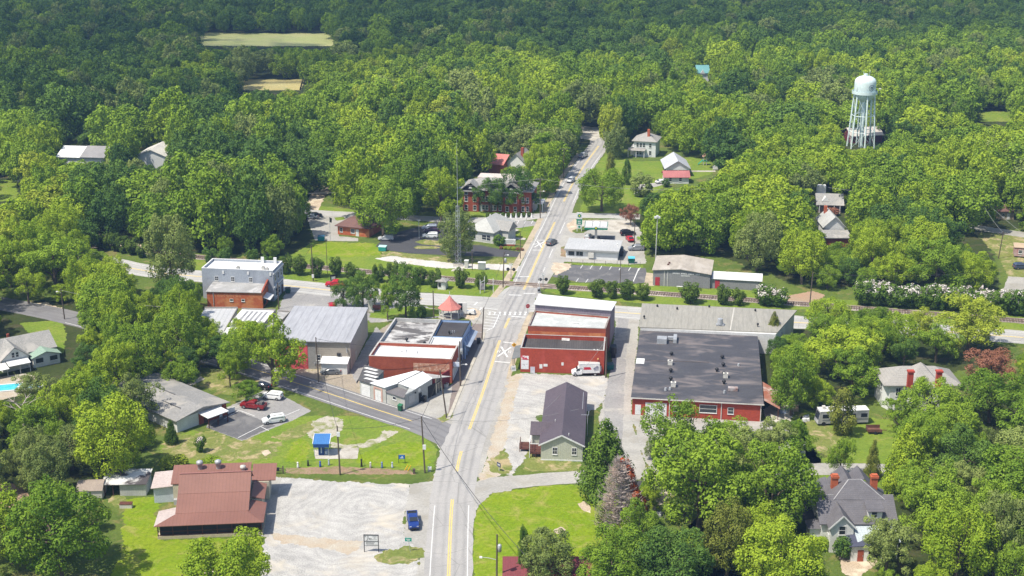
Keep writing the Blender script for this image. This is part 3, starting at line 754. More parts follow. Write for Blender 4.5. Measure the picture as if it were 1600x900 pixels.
for s in (-0.72, 0.72):
    for a, c in zip(offset(rail, s)[:-1], offset(rail, s)[1:]):
        rl.bar((a.x, a.y, 0.22), (c.x, c.y, 0.22), 0.1, 0.16)
tag(rl.build('railway_rails', M('rusty rail', (0.2, 0.13, 0.09), (0.26, 0.2, 0.16), 2, rough=0.5)), kind='structure')
REDROOF = M('weathered red metal roof', (0.225, 0.105, 0.078), (0.195, 0.09, 0.067), 0.4, bands=('X', 0.6, 0.2), spec=0.35, rough=0.55, fine=.04)
REDROOFY = M('weathered red metal roof side', (0.225, 0.105, 0.078), (0.195, 0.09, 0.067), 0.4, bands=('Y', 0.6, 0.2), spec=0.35, rough=0.55, fine=.04)
GALVX = M('pale ribbed metal roof', (0.48, 0.48, 0.48), (0.43, 0.43, 0.43), 0.4, bands=('X', 1.2, 0.22), rough=0.5)
GALVPINK = M('faded pink ribbed metal roof', (0.5, 0.43, 0.4), (0.42, 0.34, 0.31), 0.4, bands=('Y', 0.6, 0.3), rough=0.5)
WHSEROOF = M('grey white ribbed warehouse roof', (0.37, 0.37, 0.385), (0.33, 0.33, 0.345), 0.3, bands=('X', 1.9, 0.2), rough=0.5, stretch=(1, .12, 1))
TANROOF = M('tan ribbed metal roof', (0.31, 0.29, 0.245), (0.28, 0.265, 0.225), 0.3, bands=('X', 1.6, 0.09), rough=0.55, stretch=(1, 0.12, 1))
BIGROOF = M('black membrane roof', (0.06, 0.058, 0.064), (0.076, 0.073, 0.078), 0.5, spec=0.3, rough=0.6, stretch=(1, 2.6, 1), stain=(0.17, 0.145, 0.135), stain_scale=0.12, stain_cut=(0.5, 0.66), fine=0.22)
PURPLEROOF = M('dark purple brown metal roof', (0.1, 0.078, 0.09), (0.085, 0.066, 0.077), 0.3, bands=('Y', 0.45, 0.16), rough=0.5, spec=0.3)
SHINGLE = M('dark slate shingles', (0.145, 0.138, 0.147), (0.115, 0.109, 0.117), 1.2, bands=('Z', 0.22, 0.2), fine=0.2)
GREYSHINGLE = M('weathered grey shingles', (0.3, 0.29, 0.27), (0.24, 0.235, 0.22), 0.6, bands=('Z', 0.2, 0.14), fine=0.18, stain=(0.35, 0.33, 0.3), stain_scale=0.2)
HALLROOF = M('low pitched grey shingles', (0.27, 0.262, 0.25), (0.22, 0.215, 0.205), 0.4, fine=0.15, bands=('X', 0.3, 0.1), stain=(0.32, 0.3, 0.27), stain_scale=0.15)
BROWNSHINGLE = M('brown shingles', (0.17, 0.09, 0.075), (0.135, 0.075, 0.065), 0.8, fine=0.2, bands=('Z', 0.2, 0.15))
BEIGEMETAL = M('beige ribbed siding', (0.36, 0.32, 0.265), (0.31, 0.275, 0.23), 0.4, bands=('Z', 0.5, 0.18), fine=0.08)
PINKSIDING = M('pinkish beige siding', (0.52, 0.43, 0.38), (0.46, 0.385, 0.345), 0.4, bands=('Z', 0.4, 0.1), fine=0.08)
PINKWALL = M('coral pink metal siding', (0.7, 0.1, 0.12), (0.62, 0.085, 0.1), 0.4, bands=('X', 0.35, 0.14), fine=0.08)
BLUEGREY = M('blue grey plaster', (0.36, 0.39, 0.43), (0.31, 0.34, 0.385), 0.5, stain=(0.27, 0.29, 0.33), stain_scale=0.25)
PALEBLUE = M('pale blue paint', (0.34, 0.46, 0.66), (0.28, 0.4, 0.6), 1.0)
GREYBLOCK = M('painted grey block', (0.46, 0.46, 0.42), (0.4, 0.4, 0.37), 0.8, fine=0.08, stain=(0.35, 0.35, 0.3), stain_scale=0.3)
GREYSIDING = M('grey board siding', (0.4, 0.41, 0.39), (0.35, 0.36, 0.345), 0.6, bands=('Z', 0.3, 0.2))
SAGE = M('pale sage board siding', (0.47, 0.48, 0.38), (0.42, 0.43, 0.345), 0.6, bands=('X', 0.4, 0.16))
GREYMETAL = M('grey ribbed metal siding', (0.25, 0.245, 0.25), (0.22, 0.215, 0.22), 0.4, bands=('X', 0.5, 0.12))
PURPLEWALL = M('purple grey metal siding', (0.24, 0.2, 0.235), (0.21, 0.175, 0.205), 0.4, bands=('X', 0.6, 0.12))
BLACKCORR = M('black corrugated roof', (0.05, 0.046, 0.046), (0.085, 0.078, 0.075), 0.5, bands=('X', 0.55, 0.4), stretch=(1, 0.2, 1))
PATCHROOF = M('patched white and black roof', (0.55, 0.54, 0.52), (0.3, 0.29, 0.28), 0.8, stain=(0.1, 0.092, 0.088), stain_scale=0.33, stain_cut=(0.47, 0.56), stretch=(0.6, 1.3, 1), fine=.2)
GREYROOF = M('grey tar roof', (0.34, 0.335, 0.325), (0.27, 0.265, 0.255), 0.5, stain=(0.42, 0.41, 0.4), stain_scale=0.3)
RUSTROOF = M('rusty tin roof', (0.33, 0.12, 0.07), (0.42, 0.25, 0.19), 0.5, bands=('Y', 0.5, 0.25), stain=(0.5, 0.4, 0.35), stain_scale=0.25)
MAROON = M('maroon paint', (0.2, 0.025, 0.03), (0.16, 0.02, 0.025), 1)
CHIMBRICK = M('orange red chimney brick', (0.5, 0.14, 0.06), (0.42, 0.1, 0.045), 2.0, brick=(0.85, 0.8, 0.75), bscale=1.5)
GREENROOF = M('pale green metal roof', (0.26, 0.35, 0.27), (0.22, 0.31, 0.24), 0.5, bands=('X', 0.5, 0.15))
REDTILE = M('salmon red metal roof', (0.52, 0.19, 0.16), (0.45, 0.155, 0.13), 0.8)
def vent_box(root, x, y, z, s=0.8, h=0.9, mat=None, name='roof_unit'):
    o = part(root, name, mat or OFFWHITE, lambda b: (b.box(x - s / 2, y - s / 2, z, x + s / 2, y + s / 2, z + h), b.box(x - s * .55, y - s * .55, z + h + .002, x + s * .55, y + s * .55, z + h + 0.08)))
    part(o, 'fan_grille', BLACK, lambda b: b.cyl(x, y, z + h + 0.085, z + h + 0.12, s * 0.34, s * 0.3, 10))
    return o
def turbine(root, x, y, z, r=0.35, name='roof_vent', mat=None):
    return part(root, name, mat or BLACK, lambda b: b.lathe([(r * .5, z), (r * .5, z + .35), (r, z + .45), (r * 1.05, z + .7), (r * .6, z + .9), (0.01, z + .95)], 10, x, y), smooth=True)
F = Frame((246.6, 842.8), (407, 836))
t = F.root('restaurant', 'long restaurant under a weathered red metal roof with screened porch by the gravel lot', 'restaurant')
XL, XR = 3.2, 15.0
part(t, 'wall', M('cream clapboard', (0.55, 0.5, 0.38), None, 1), lambda b: (
    b.hull([(XL, 2.6, 0), (XL, 13.4, 0), (XL, 13.4, 4.7), (XL, 10.4, 6.95), (XL, 6.6, 4.85), (XL, 2.6, 3.25)], [(XR, 2.6, 0), (XR, 13.4, 0), (XR, 13.4, 4.7), (XR, 10.4, 6.95), (XR, 6.6, 4.85), (XR, 2.6, 3.25)]),
    b.box(0.9, 13.6, 0, 18.0, 18.4, 3.6), b.box(15.1, 7.4, 0, 17.2, 13.2, 3.3)))
part(t, 'roof', REDROOF, lambda b: (
    b.slab([(XL - .35, 2.5, 3.5), (XR + .35, 2.5, 3.5), (XR + .35, 6.6, 5.15), (XL - .35, 6.6, 5.15)]),
    b.slab([(XL - .35, 6.603, 5.2), (XR + .35, 6.603, 5.2), (XR + .35, 10.4, 7.25), (XL - .35, 10.4, 7.25)]),
    b.slab([(XR + .35, 13.7, 4.9), (XL - .35, 13.7, 4.9), (XL - .35, 10.403, 7.25), (XR + .35, 10.403, 7.25)])))
part(t, 'ridge_cap', M('roof ridge trim', (0.3, 0.14, 0.12), None, 1), lambda b: b.bar((XL - .36, 10.4, 7.31), (XR + .36, 10.4, 7.31), 0.3, 0.08))
part(t, 'porch_roof', REDROOF, lambda b: (
    b.slab([(-0.4, -0.6, 2.75), (18.1, -0.6, 2.75), (15.0, 2.5, 3.47), (3.0, 2.5, 3.47)], 0.1)))
part(t, 'side_porch_roof', REDROOFY, lambda b: (
    b.slab([(18.1, -0.597, 2.75), (18.1, 6.9, 2.75), (15.4, 6.9, 3.47), (15.05, 2.5, 3.47)], 0.1),
    b.slab([(17.7, 7.2, 3.3), (17.7, 13.4, 3.3), (15.4, 13.4, 3.9), (15.4, 7.2, 3.9)], 0.1)))
part(t, 'lean_to_roof', GALVPINK, lambda b: b.slab([(-0.4, 5.2, 2.75), (-0.4, -0.595, 2.75), (2.95, 2.5, 3.44), (2.95, 5.2, 3.44)], 0.1))
part(t, 'rear_roof', REDROOF, lambda b: (b.slab([(0.6, 13.5, 3.9), (14.6, 13.5, 3.9), (14.6, 18.7, 5.2), (0.6, 18.7, 5.2)]),
                                        b.slab([(14.9, 13.8, 3.8), (19.2, 13.8, 3.8), (19.2, 18.6, 4.9), (14.9, 18.6, 4.9)])))
part(t, 'porch_floor', M('porch foundation', (0.5, 0.42, 0.28), (0.42, 0.35, 0.24), 1), lambda b: (b.box(0, -0.1, 0, 17.8, 2.55, 0.55), b.box(15.06, 2.6, 0, 17.8, 7.3, 0.55), b.box(0, 2.57, 0, 3.1, 5.2, .55)))
part(t, 'porch_screen', M('dark porch screen', (0.035, 0.03, 0.03), None, 2), lambda b: (b.box(0.4, 0.25, .56, 17.5, 0.3, 2.7), b.box(17.45, .35, .56, 17.5, 6.9, 2.7)))
for i in range(8):
    part(t, 'porch_post', DARKWOOD, lambda b: b.box(0.05 + i * 2.5, -0.05, .56, 0.19 + i * 2.5, 0.09, 2.72))
part(t, 'porch_rail', DARKWOOD, lambda b: (b.box(0.2, 0, 1.35, 17.6, 0.07, 1.44), b.box(0.2, 0, 0.7, 17.6, 0.07, 0.78)))
w0, w1 = F.loc(241.5, 786), F.loc(271, 784)
part(t, 'wing', M('pale blue white siding', (0.55, 0.6, 0.65), (0.48, 0.53, 0.58), 1, bands=('Z', 0.22, 0.2)), lambda b: b.hull([(w0[0], w0[1], 0), (XL - .02, w0[1] + .4, 0), (XL - .02, w0[1] + 5, 0), (w0[0], w0[1] + 5, 0)], [(w0[0], w0[1], 3.0), (XL - .02, w0[1] + .4, 3.3), (XL - .02, w0[1] + 5, 3.9), (w0[0], w0[1] + 5, 3.5)]))
part(t, 'wing_roof', GALVPINK, lambda b: b.slab([(w0[0] - .4, w0[1] - .4, 3.1), (XL - .37, w0[1], 3.4), (XL - .37, w0[1] + 5.3, 4.05), (w0[0] - .4, w0[1] + 5.3, 3.65)], .12))
part(t, 'condenser', STEEL, lambda b: b.box(w0[0] + 3.6, w0[1] - 1.2, 0, w0[0] + 4.5, w0[1] - .3, 1.0))
for x in (5.4, 8.7):
    part(t, 'chimney_vent', STEEL, lambda b: b.lathe([(.42, 4.75), (.42, 5.7), (.6, 5.75), (.62, 6.3), (.3, 6.5), (.01, 6.52)], 10, x, 17.4), smooth=True)
part(t, 'roof_fan', OFFWHITE, lambda b: b.lathe([(.3, 4.6), (.3, 5.0), (.55, 5.05), (.5, 5.5), (.01, 5.6)], 10, 13.2, 16.6), smooth=True)
F = Frame((163, 775), (228.6, 774.5))
t = F.root('shed', 'low white shed with burnt stained roof between the oval shed and restaurant', 'shed')
part(t, 'wall', M('grey white shed siding', (0.5, 0.5, 0.47), None, 1, bands=('X', 0.4, 0.15)), lambda b: (b.hull([(2.9, 0, 0), (F.L, 0, 0), (F.L, 4.6, 0), (2.9, 4.6, 0)], [(2.9, 0, 2.3), (F.L, 0, 2.3), (F.L, 4.6, 2.9), (2.9, 4.6, 2.9)]), b.box(0, 4.4, 0, 2.88, 4.6, 2.8)))
part(t, 'roof', M('white tin roof with black burns', (0.6, 0.59, 0.56), (0.5, 0.49, 0.46), 0.7, stain=(0.07, 0.06, 0.06), stain_scale=0.22, stain_cut=(0.5, 0.57)), lambda b: b.slab([(-.4, -.4, 2.45), (F.L + .3, -.4, 2.45), (F.L + .3, 4.9, 3.1), (-.4, 4.9, 3.1)], .08))
for x in (0.1, 1.6): part(t, 'post', DARKWOOD, lambda b: b.box(x, 0, 0, x + .12, .12, 2.36))
F = Frame((122, 782), (160, 781))
t = F.root('garden_shed', 'small tan barn roofed garden shed beside the burnt roof shed', 'shed')
part(t, 'wall', OFFWHITE, lambda b: b.box(0, 0, 0, F.L, 4, 1.9))
part(t, 'roof', M('tan shed shingles', (0.33, 0.27, 0.22), None, 1.5, fine=.2), lambda b: b.hull([(-.2, -.2, 1.9), (-.2, 1, 2.7), (-.2, 2, 3.0), (-.2, 3, 2.7), (-.2, 4.2, 1.9)], [(F.L + .2, -.2, 1.9), (F.L + .2, 1, 2.7), (F.L + .2, 2, 3.0), (F.L + .2, 3, 2.7), (F.L + .2, 4.2, 1.9)]))
window(t, (F.L * .35, 0, .8), .8, .7)
F = Frame((187, 794.5), (206, 794.5))
t = F.root('storage_box', 'low grey white storage box on grass in front of burnt roof shed', 'box')
part(t, 'bin', OFFWHITE, lambda b: b.box(0, 0, 0, F.L, .8, .75))
part(t, 'lid', DARKWOOD, lambda b: b.slab([(-.05, -.05, .8), (F.L + .05, -.05, .8), (F.L + .05, .9, .95), (-.05, .9, .95)], .06))
F = Frame((277.5, 676), (354, 648))
t = F.root('community_hall', 'low white hall with broad grey shingle roof beside the asphalt parking', 'hall')
part(t, 'wall', M('white hall siding', (0.68, 0.68, 0.66), None, .8), lambda b: b.hull([(0, 0, 0), (0, 24, 0), (0, 24, 2.7), (0, 0, 2.7)], [(12.3, 0, 0), (12.3, 24, 0), (12.3, 24, 2.7), (12.3, 0, 2.7)]))
part(t, 'roof', HALLROOF, lambda b: (b.slab([(-.6, 24.6, 2.8), (-.6, -.7, 2.8), (6.2, -.7, 3.9), (6.2, 24.6, 3.9)], .16), b.slab([(12.9, -.7, 2.8), (12.9, 24.6, 2.8), (6.203, 24.6, 3.9), (6.203, -.7, 3.9)], .16),
     b.poly([(-.2, -.02, 2.7), (12.5, -.02, 2.7), (6.2, -.02, 3.72)])))
part(t, 'ridge_vent', M('dark ridge vent', (0.12, 0.12, 0.12), None, 1), lambda b: (b.box(6.1, 9, 3.92, 6.35, 22, 4.0), b.box(3.1, 3, 3.45, 3.3, 8.5, 3.56)))
part(t, 'canopy_roof', WHITE, lambda b: b.slab([(5.2, -3.4, 2.4), (10.4, -3.4, 2.4), (10.4, -.1, 2.62), (5.2, -.1, 2.62)], .12))
for x in (5.4, 7.7, 10.1): part(t, 'canopy_post', DARKWOOD, lambda b: b.box(x, -3.2, 0, x + .15, -3.05, 2.3))
part(t, 'porch_wall', BRICK, lambda b: (b.box(5.3, -.08, 0, 10.4, -.004, 2.6), b.box(11.2, -.08, 0, 12.3, -.004, 2.6)))
door(t, (7.0, -.08, 0), 1.0, 2.1, 0, M('brown door', (0.1, 0.05, 0.03), None, 1)); window(t, (9.0, -.08, .9), 1.0, 1.2)
part(t, 'side_wall', WHITE, lambda b: b.box(12.4, .2, 0, 14.6, .35, 1.0))
F = Frame((-60, 600), (100, 567))
t = F.root('grey_house', 'grey roofed white house with pale green sunroom roof beside the pool', 'house')
gable(t, 0, 4, F.L - .6, 13.5, 0, 3.0, 5.4, 'x', WHITEWALL, GREYSHINGLE, .5)
part(t, 'gable_wall', WHITEWALL, lambda b: b.hull([(9.4, 1.6, 0), (15.4, 1.6, 0), (15.4, 1.6, 2.9), (12.4, 1.6, 5.3), (9.4, 1.6, 2.9)], [(9.4, 4.0, 0), (15.4, 4.0, 0), (15.4, 4.0, 2.9), (12.4, 4.0, 5.3), (9.4, 4.0, 2.9)]))
part(t, 'gable_roof', GREYSHINGLE, lambda b: (b.slab([(8.9, 9, 2.75), (8.9, 1.2, 2.75), (12.4, 1.2, 5.55), (12.4, 9, 5.55)]), b.slab([(15.9, 1.2, 2.75), (15.9, 9, 2.75), (12.403, 9, 5.55), (12.403, 1.2, 5.55)])))
window(t, (12.0, 1.6, 3.1), .6, 1.1); window(t, (12.9, 1.6, 3.1), .6, 1.1)
part(t, 'awning', WHITE, lambda b: (b.slab([(10.2, -1.2, 2.2), (15.0, -1.2, 2.2), (15.0, 1.5, 2.6), (10.2, 1.5, 2.6)], .1), b.slab([(5.5, -2.0, 2.0), (10.0, -2.0, 2.0), (10.0, 1.5, 2.5), (5.5, 1.5, 2.5)], .1)))
for x in (6, 9.7, 12.5, 14.7): part(t, 'awning_post', WHITE, lambda b: b.box(x, -1.1, 0, x + .1, -1.0, 2.15))
part(t, 'sunroom_wall', WHITEWALL, lambda b: b.hull([(16.0, 0.6, 0), (22.0, 0.6, 0), (22.0, 0.6, 2.5), (19.0, .6, 3.3), (16.0, .6, 2.5)], [(16.0, 3.98, 0), (22.0, 3.98, 0), (22.0, 3.98, 2.5), (19.0, 3.98, 3.3), (16.0, 3.98, 2.5)]))
part(t, 'sunroom_roof', GREENROOF, lambda b: (b.slab([(15.6, 5.6, 2.4), (15.6, .2, 2.4), (19.0, .2, 3.5), (19.0, 5.6, 3.5)], .1), b.slab([(22.4, .2, 2.4), (22.4, 5.6, 2.4), (19.003, 5.6, 3.5), (19.003, .2, 3.5)], .1)))
for x in (17.4, 20.6): window(t, (x, .6, 1.0), 1.7, 1.1, bars=0)
part(t, 'roof_stack', BRICK, lambda b: b.box(13.2, 9.6, 5.0, 13.7, 10.1, 6.0))
P = at(5, 607)
t = thing('swimming_pool', 'turquoise swimming pool with white coping below the grey house', 'pool', (P.x, P.y, 0), R(14))
part(t, 'pool_water', M('pool water', (0.03, 0.42, 0.52), (0.1, 0.55, 0.62), 2, rough=.1, spec=.6, fine=0), lambda b: b.poly([(-9, -1.8, .16), (6.8, -1.8, .16), (8, -.8, .16), (8, .8, .16), (6.8, 1.8, .16), (-9, 1.8, .16)]))
part(t, 'pool_coping', WHITE, lambda b: [b.hull([(*a, .02), (*c, .02), (c[0] * 1.05, c[1] * 1.22, .02), (a[0] * 1.05, a[1] * 1.22, .02)], [(*a, .22), (*c, .22), (c[0] * 1.05, c[1] * 1.22, .22), (a[0] * 1.05, a[1] * 1.22, .22)]) for a, c in zip([(-9, -1.8), (6.8, -1.8), (8, -.8), (8, .8), (6.8, 1.8), (-9, 1.8)], [(6.8, -1.8), (8, -.8), (8, .8), (6.8, 1.8), (-9, 1.8), (-9, -1.8)])])
part(t, 'pool_cover', M('crumpled pool cover', (0.4, 0.55, 0.62), (0.2, 0.42, 0.5), 2.5, stain=(0.75, 0.78, 0.78), stain_scale=1.0), lambda b: b.slab([(2.6, -1.6, .26), (6.7, -1.6, .3), (7.7, 0, .24), (6.7, 1.6, .3), (3.4, 1.5, .27)], .05))
F = Frame((430, 575), (544.5, 578))
t = F.root('warehouse', 'beige warehouse with pale ribbed metal roof and a coral pink front bay', 'warehouse')
part(t, 'wall', BEIGEMETAL, lambda b: b.hull([(0, 0, 0), (17.3, 0, 0), (17.3, 22.6, 0), (0, 22.6, 0)], [(0, 0, 6.6), (17.3, 0, 6.6), (17.3, 22.6, 7.0), (0, 22.6, 7.0)]))
part(t, 'side_cladding', PINKSIDING, lambda b: b.hull([(17.303, 0, 0), (17.34, 0, 0), (17.34, 22.6, 0), (17.303, 22.6, 0)], [(17.303, 0, 6.58), (17.34, 0, 6.58), (17.34, 22.6, 6.98), (17.303, 22.6, 6.98)]))
part(t, 'roof', WHSEROOF, lambda b: b.slab([(-.3, -.5, 6.8), (17.6, -.5, 6.8), (17.6, 22.8, 7.2), (-.3, 22.8, 7.2)], .17))
part(t, 'pink_bay', PINKWALL, lambda b: b.box(.1, -.06, 0, 7.6, -.003, 5.7))
part(t, 'pink_bay_trim', WHITE, lambda b: b.box(.1, -.08, 5.703, 7.6, -.003, 6.3))
part(t, 'grey_panel', M('grey panel', (0.3, 0.29, 0.27), None, 1), lambda b: b.box(7.7, -.05, 0, 9.4, -.003, 6.2))
door(t, (6.9, -.06, 0), 1.1, 2.2, 0, M('faded red door', (0.5, 0.09, 0.08), None, 1))
window(t, (10.0, 0, 2.2), .9, 1.2, 0); door(t, (17.34, 6.5, 0), 1.0, 2.1, 90, OFFWHITE)
part(t, 'lean_to', WHITE, lambda b: b.hull([(11.2, -2.9, 0), (17.0, -2.9, 0), (17.0, -.01, 0), (11.2, -.01, 0)], [(11.2, -2.9, 2.6), (17.0, -2.9, 2.6), (17.0, -.01, 3.0), (11.2, -.01, 3.0)]))
part(t, 'lean_to_roof', ROOFWHITE, lambda b: b.slab([(10.9, -3.3, 2.7), (17.2, -3.3, 2.7), (17.2, -.02, 3.2), (10.9, -.02, 3.2)], .09))
part(t, 'wall_unit', BLACK, lambda b: b.box(14.3, -.35, 3.4, 15.1, -.01, 4.0))
part(t, 'vent_pipe', STEEL, lambda b: b.tube([(16.6, -.3, 4.2), (16.6, -.3, 5.2), (16.4, -.3, 5.4)], .12, 8))
for k in range(4):
    part(t, 'wall_meter', STEEL, lambda b: b.box(9.0 + .4 * k, -.2, 1.2 + .2 * (k % 2), 9.25 + .4 * k, -.055, 1.7 + .2 * (k % 2)))
for nm, lab, p0, p1, hh, mt, extra in (
        ('low_store', 'low store with wide plain white metal roof under trees, left of the strip skylit roof', (320, 482), (371, 482), 4.6, GALVX, None),
        ('low_store', 'low white roofed store with long grey skylight strips, between plain roof and warehouse', (378, 483.5), (430, 485.5), 4.9, ROOFWHITE, 'strips'),
        ('low_store', 'narrow low grey roofed store squeezed against the warehouse left wall', (435, 487), (453, 488), 4.2, GREYROOF, None)):
    a, c = at(*p0, hh), at(*p1, hh)
    L = (c - a).length
    t = thing(nm, lab, 'store', (a.x, a.y, 0), math.atan2(c.y - a.y, c.x - a.x), 'low white roofed stores behind the trees')
    D = 17
    part(t, 'wall', OFFWHITE, lambda b: b.box(0.15, -D + .2, 0, L - .15, -.15, hh - .3))
    part(t, 'roof', mt, lambda b: b.slab([(0, -D, hh - .25), (L, -D, hh - .25), (L, 0, hh), (0, 0, hh)], .16))
    part(t, 'parapet', M('weathered parapet', (0.3, 0.28, 0.26), None, 1), lambda b: (b.box(-.05, .01, hh - .6, L + .05, .25, hh + .35), b.box(L - .1, -D, hh - .2, L + .1, -.01, hh + .25)))
    if extra:
        for k in range(5):
            part(t, 'skylight_strip', M('grey skylight strip', (0.2, 0.2, 0.21), (0.3, 0.3, 0.3), 1), lambda b: b.slab([(1.5 + 1.2 * k, -D + 1, hh - .225), (2.1 + 1.2 * k, -D + 1, hh - .225), (2.1 + 1.2 * k, -1, hh + .01), (1.5 + 1.2 * k, -1, hh + .01)], .03))
F = Frame((318, 466), (432, 470.7))
t = F.root('two_storey_store', 'two storey blue grey store with white flat roof behind the brick shop', 'store')
flat_roofed(t, [(0, 0), (19, 0), (19, 8.7), (0, 8.7)], 8.2, BLUEGREY, ROOFWHITE, .55, .35, cop=WHITE)
for i, x in enumerate((3.9, 8.2, 13.0)): window(t, (x, 0, 5.0), .8, 1.1, 0, bars=2)
for y in (1.6, 4.2, 6.9): window(t, (19, y, 5.0), .9, 1.6, 90, bars=1)
for y in (2.0, 4.6): window(t, (19, y, .9), 1.5, 2.0, 90, bars=1)
door(t, (19, 7.2, 0), 1.1, 2.3, 90, M('brown door', (0.1, 0.05, 0.03), None, 1))
part(t, 'cornice', WHITE, lambda b: (b.box(19.003, -.1, 7.2, 19.25, 8.8, 7.6), b.box(19.003, -.1, 3.6, 19.25, 8.8, 3.9)))
for x in (5.8, 12.4, 18.3): part(t, 'roof_bracket', WHITE, lambda b: b.box(x - .25, -.16, 6.9, x + .25, -.003, 7.7))
for x, y in ((9.4, 1.3), (15.8, 2.2), (17.2, 1.0)): vent_box(t, x, y, 7.66, .8, .9)
for x in (13.4, 16.8): part(t, 'chimney', WHITE, lambda b: b.box(x, 8.0, 7.66, x + .8, 8.34, 9.3))
F = Frame((324.5, 480.5), (411, 482.4))
t = F.root('brick_shop', 'single storey orange brick shop with grey roof in front of blue grey store', 'shop')
w_ = part(t, 'wall', ORANGEBRICK, lambda b: b.hull([(0, 0, 0), (14.3, 0, 0), (14.3, 8.6, 0), (0, 8.6, 0)], [(0, 0, 4.2), (14.3, 0, 4.2), (14.3, 8.6, 4.6), (0, 8.6, 4.6)]))
part(t, 'roof', GREYROOF, lambda b: b.slab([(-.2, -.25, 4.36), (14.1, -.25, 4.36), (14.1, 8.5, 4.76), (-.2, 8.5, 4.76)], .14))
part(t, 'front_parapet', BRICK, lambda b: b.hull([(14.12, -.2, 4.25), (14.5, -.2, 4.25), (14.5, 8.7, 4.65), (14.12, 8.7, 4.65)], [(14.12, -.2, 4.7), (14.5, -.2, 4.7), (14.5, 8.7, 6.3), (14.12, 8.7, 6.3)]))
gl = MB()
for k, x in enumerate([2.0 + .78 * i for i in range(9)]):      # the ghost letters of a painted sign, too worn to read
    gl.box(x, -.02, 3.0, x + .16, -.003, 3.6)
    if k % 2: gl.box(x + .16, -.02, 3.46, x + .5, -.003, 3.6)
    if k % 3: gl.box(x + .36, -.022, 3.0, x + .5, -.003, 3.44)
    if k % 4 != 1: gl.box(x + .16, -.024, 3.0, x + .36, -.003, 3.12)
gl.build('faded_lettering', M('ghost lettering', (0.58, 0.27, 0.13), None, 2), t)
for x in (6.3, 9.3): window(t, (x, 0, 1.9), .75, .5, 0, bars=0)
part(t, 'awning', M('white metal awning', (0.7, 0.7, 0.68), None, 1, bands=('Y', .3, .2)), lambda b: b.slab([(14.4, .2, 3.0), (16.2, .2, 2.3), (16.2, 4.6, 2.3), (14.4, 4.6, 3.0)], .06))
window(t, (14.3, 2.2, .8), 2.6, 1.5, 90, BLACK, bars=1); door(t, (14.3, 6, 0), 1.1, 2.2, 90, DARKWOOD)
part(t, 'downpipe', STEEL, lambda b: b.box(1.6, -.14, .6, 1.75, -.003, 4.1))
F = Frame((575.3, 593), (706.3, 598.8))
t = F.root('corner_store', 'red brick corner store with bright white sunken roof and ghost sign', 'store')
flat_roofed(t, [(.3, 0), (18.8, 0), (18.8, 9.0), (.5, 9.0)], 5.6, BRICK, ROOFWHITE, .7, .35, cop=M('weathered coping', (0.5, 0.47, 0.43), (0.36, 0.32, 0.29), 1))
part(t, 'ghost_sign', M('ghost sign paint', (0.5, 0.24, 0.15), (0.42, 0.17, 0.1), 3, fine=.25, stain=(0.6, 0.42, 0.32), stain_scale=1.6), lambda b: b.box(10.4, -.02, 2.6, 18.1, -.003, 4.3))
part(t, 'ghost_sign_border', M('ghost border', (0.62, 0.36, 0.25), None, 2), lambda b: (b.box(10.25, -.03, 4.303, 18.2, -.003, 4.4), b.box(10.25, -.03, 2.6, 10.38, -.003, 4.3), b.box(18.1, -.03, 2.6, 18.22, -.003, 4.3), b.box(12.2, -.032, 2.6, 12.3, -.021, 4.3)))
part(t, 'storefront', WHITE, lambda b: [b.box(18.803, .8 + 1.35 * k, .3, 18.9, 1.35 + 1.35 * k, 3.0) for k in range(6)])
for k in range(5): window(t, (18.8, 1.75 + 1.35 * k, .5), .6, 2.2, 90, bars=0)
part(t, 'hanging_sign', M('blue white sign', (0.4, 0.5, 0.68), (0.7, 0.72, 0.74), 2), lambda b: b.box(18.9, 1.0, 3.6, 20.3, 1.12, 4.6))
for x in (7.0, 7.8, 10.5): turbine(t, x, 3.5 + (x % 1.7), 4.92, .14, mat=STEEL)
t = F.root('patched_roof_store', 'store with white roof patched in black, dark end section and blue front', 'store')
flat_roofed(t, [(.5, 9.05), (12.0, 9.05), (12.0, 26.0), (1.0, 26.0)], 5.5, M('grey white painted brick', (0.5, 0.5, 0.48), (0.4, 0.39, 0.37), 1, brick=(.85, .85, .83)), PATCHROOF, .8, .35, cop=M('white coping', (0.45, 0.44, 0.42), (0.33, 0.32, 0.31), 1))
flat_roofed(t, [(12.05, 14.6), (18.9, 14.6), (19.2, 26.1), (12.05, 26.1)], 5.5, PALEBLUE, ROOFDARK, .5, .25, 'blue_wall', 'dark_roof', cop=BLACK)
flat_roofed(t, [(12.05, 9.05), (18.8, 9.05), (18.85, 14.55), (12.05, 14.55)], 5.3, WHITE, ROOFWHITE, .3, .25, 'white_wall', 'white_roof')
turbine(t, 6.4, 12.4, 4.72, .35); turbine(t, 10.8, 10.6, 4.72, .35); turbine(t, 15.4, 17.6, 5.02, .3)
part(t, 'roof_pipes', STEEL, lambda b: [b.cyl(15.6 + .4 * k, 18.2 + .3 * k, 5.01, 5.6, .1, .1, 8) for k in range(3)])
for k in range(5):
    part(t, 'pilaster', PALEBLUE, lambda b: b.box(19.25, 15.2 + 2.5 * k, 0, 19.5, 15.7 + 2.5 * k, 4.2))
for k in range(4): window(t, (19.12, 16.6 + 2.5 * k, .7), 1.5, 2.3, 90, BLACK, bars=1)
for k in range(2): window(t, (18.85, 10.6 + 2.2 * k, .7), 1.5, 2.3, 90, BLACK, bars=1)
part(t, 'shop_awning', M('grey blue awning', (0.3, 0.36, 0.46), None, 1), lambda b: b.slab([(19.25, 15, 3.5), (20.6, 15, 3.0), (20.9, 25.8, 3.0), (19.55, 25.8, 3.5)], .06))
F = Frame((562.7, 615.7), (633.4, 639.6))
t = F.root('grey_garage', 'low grey garage cluster with white roofs wedged between side road and brick store', 'garage')
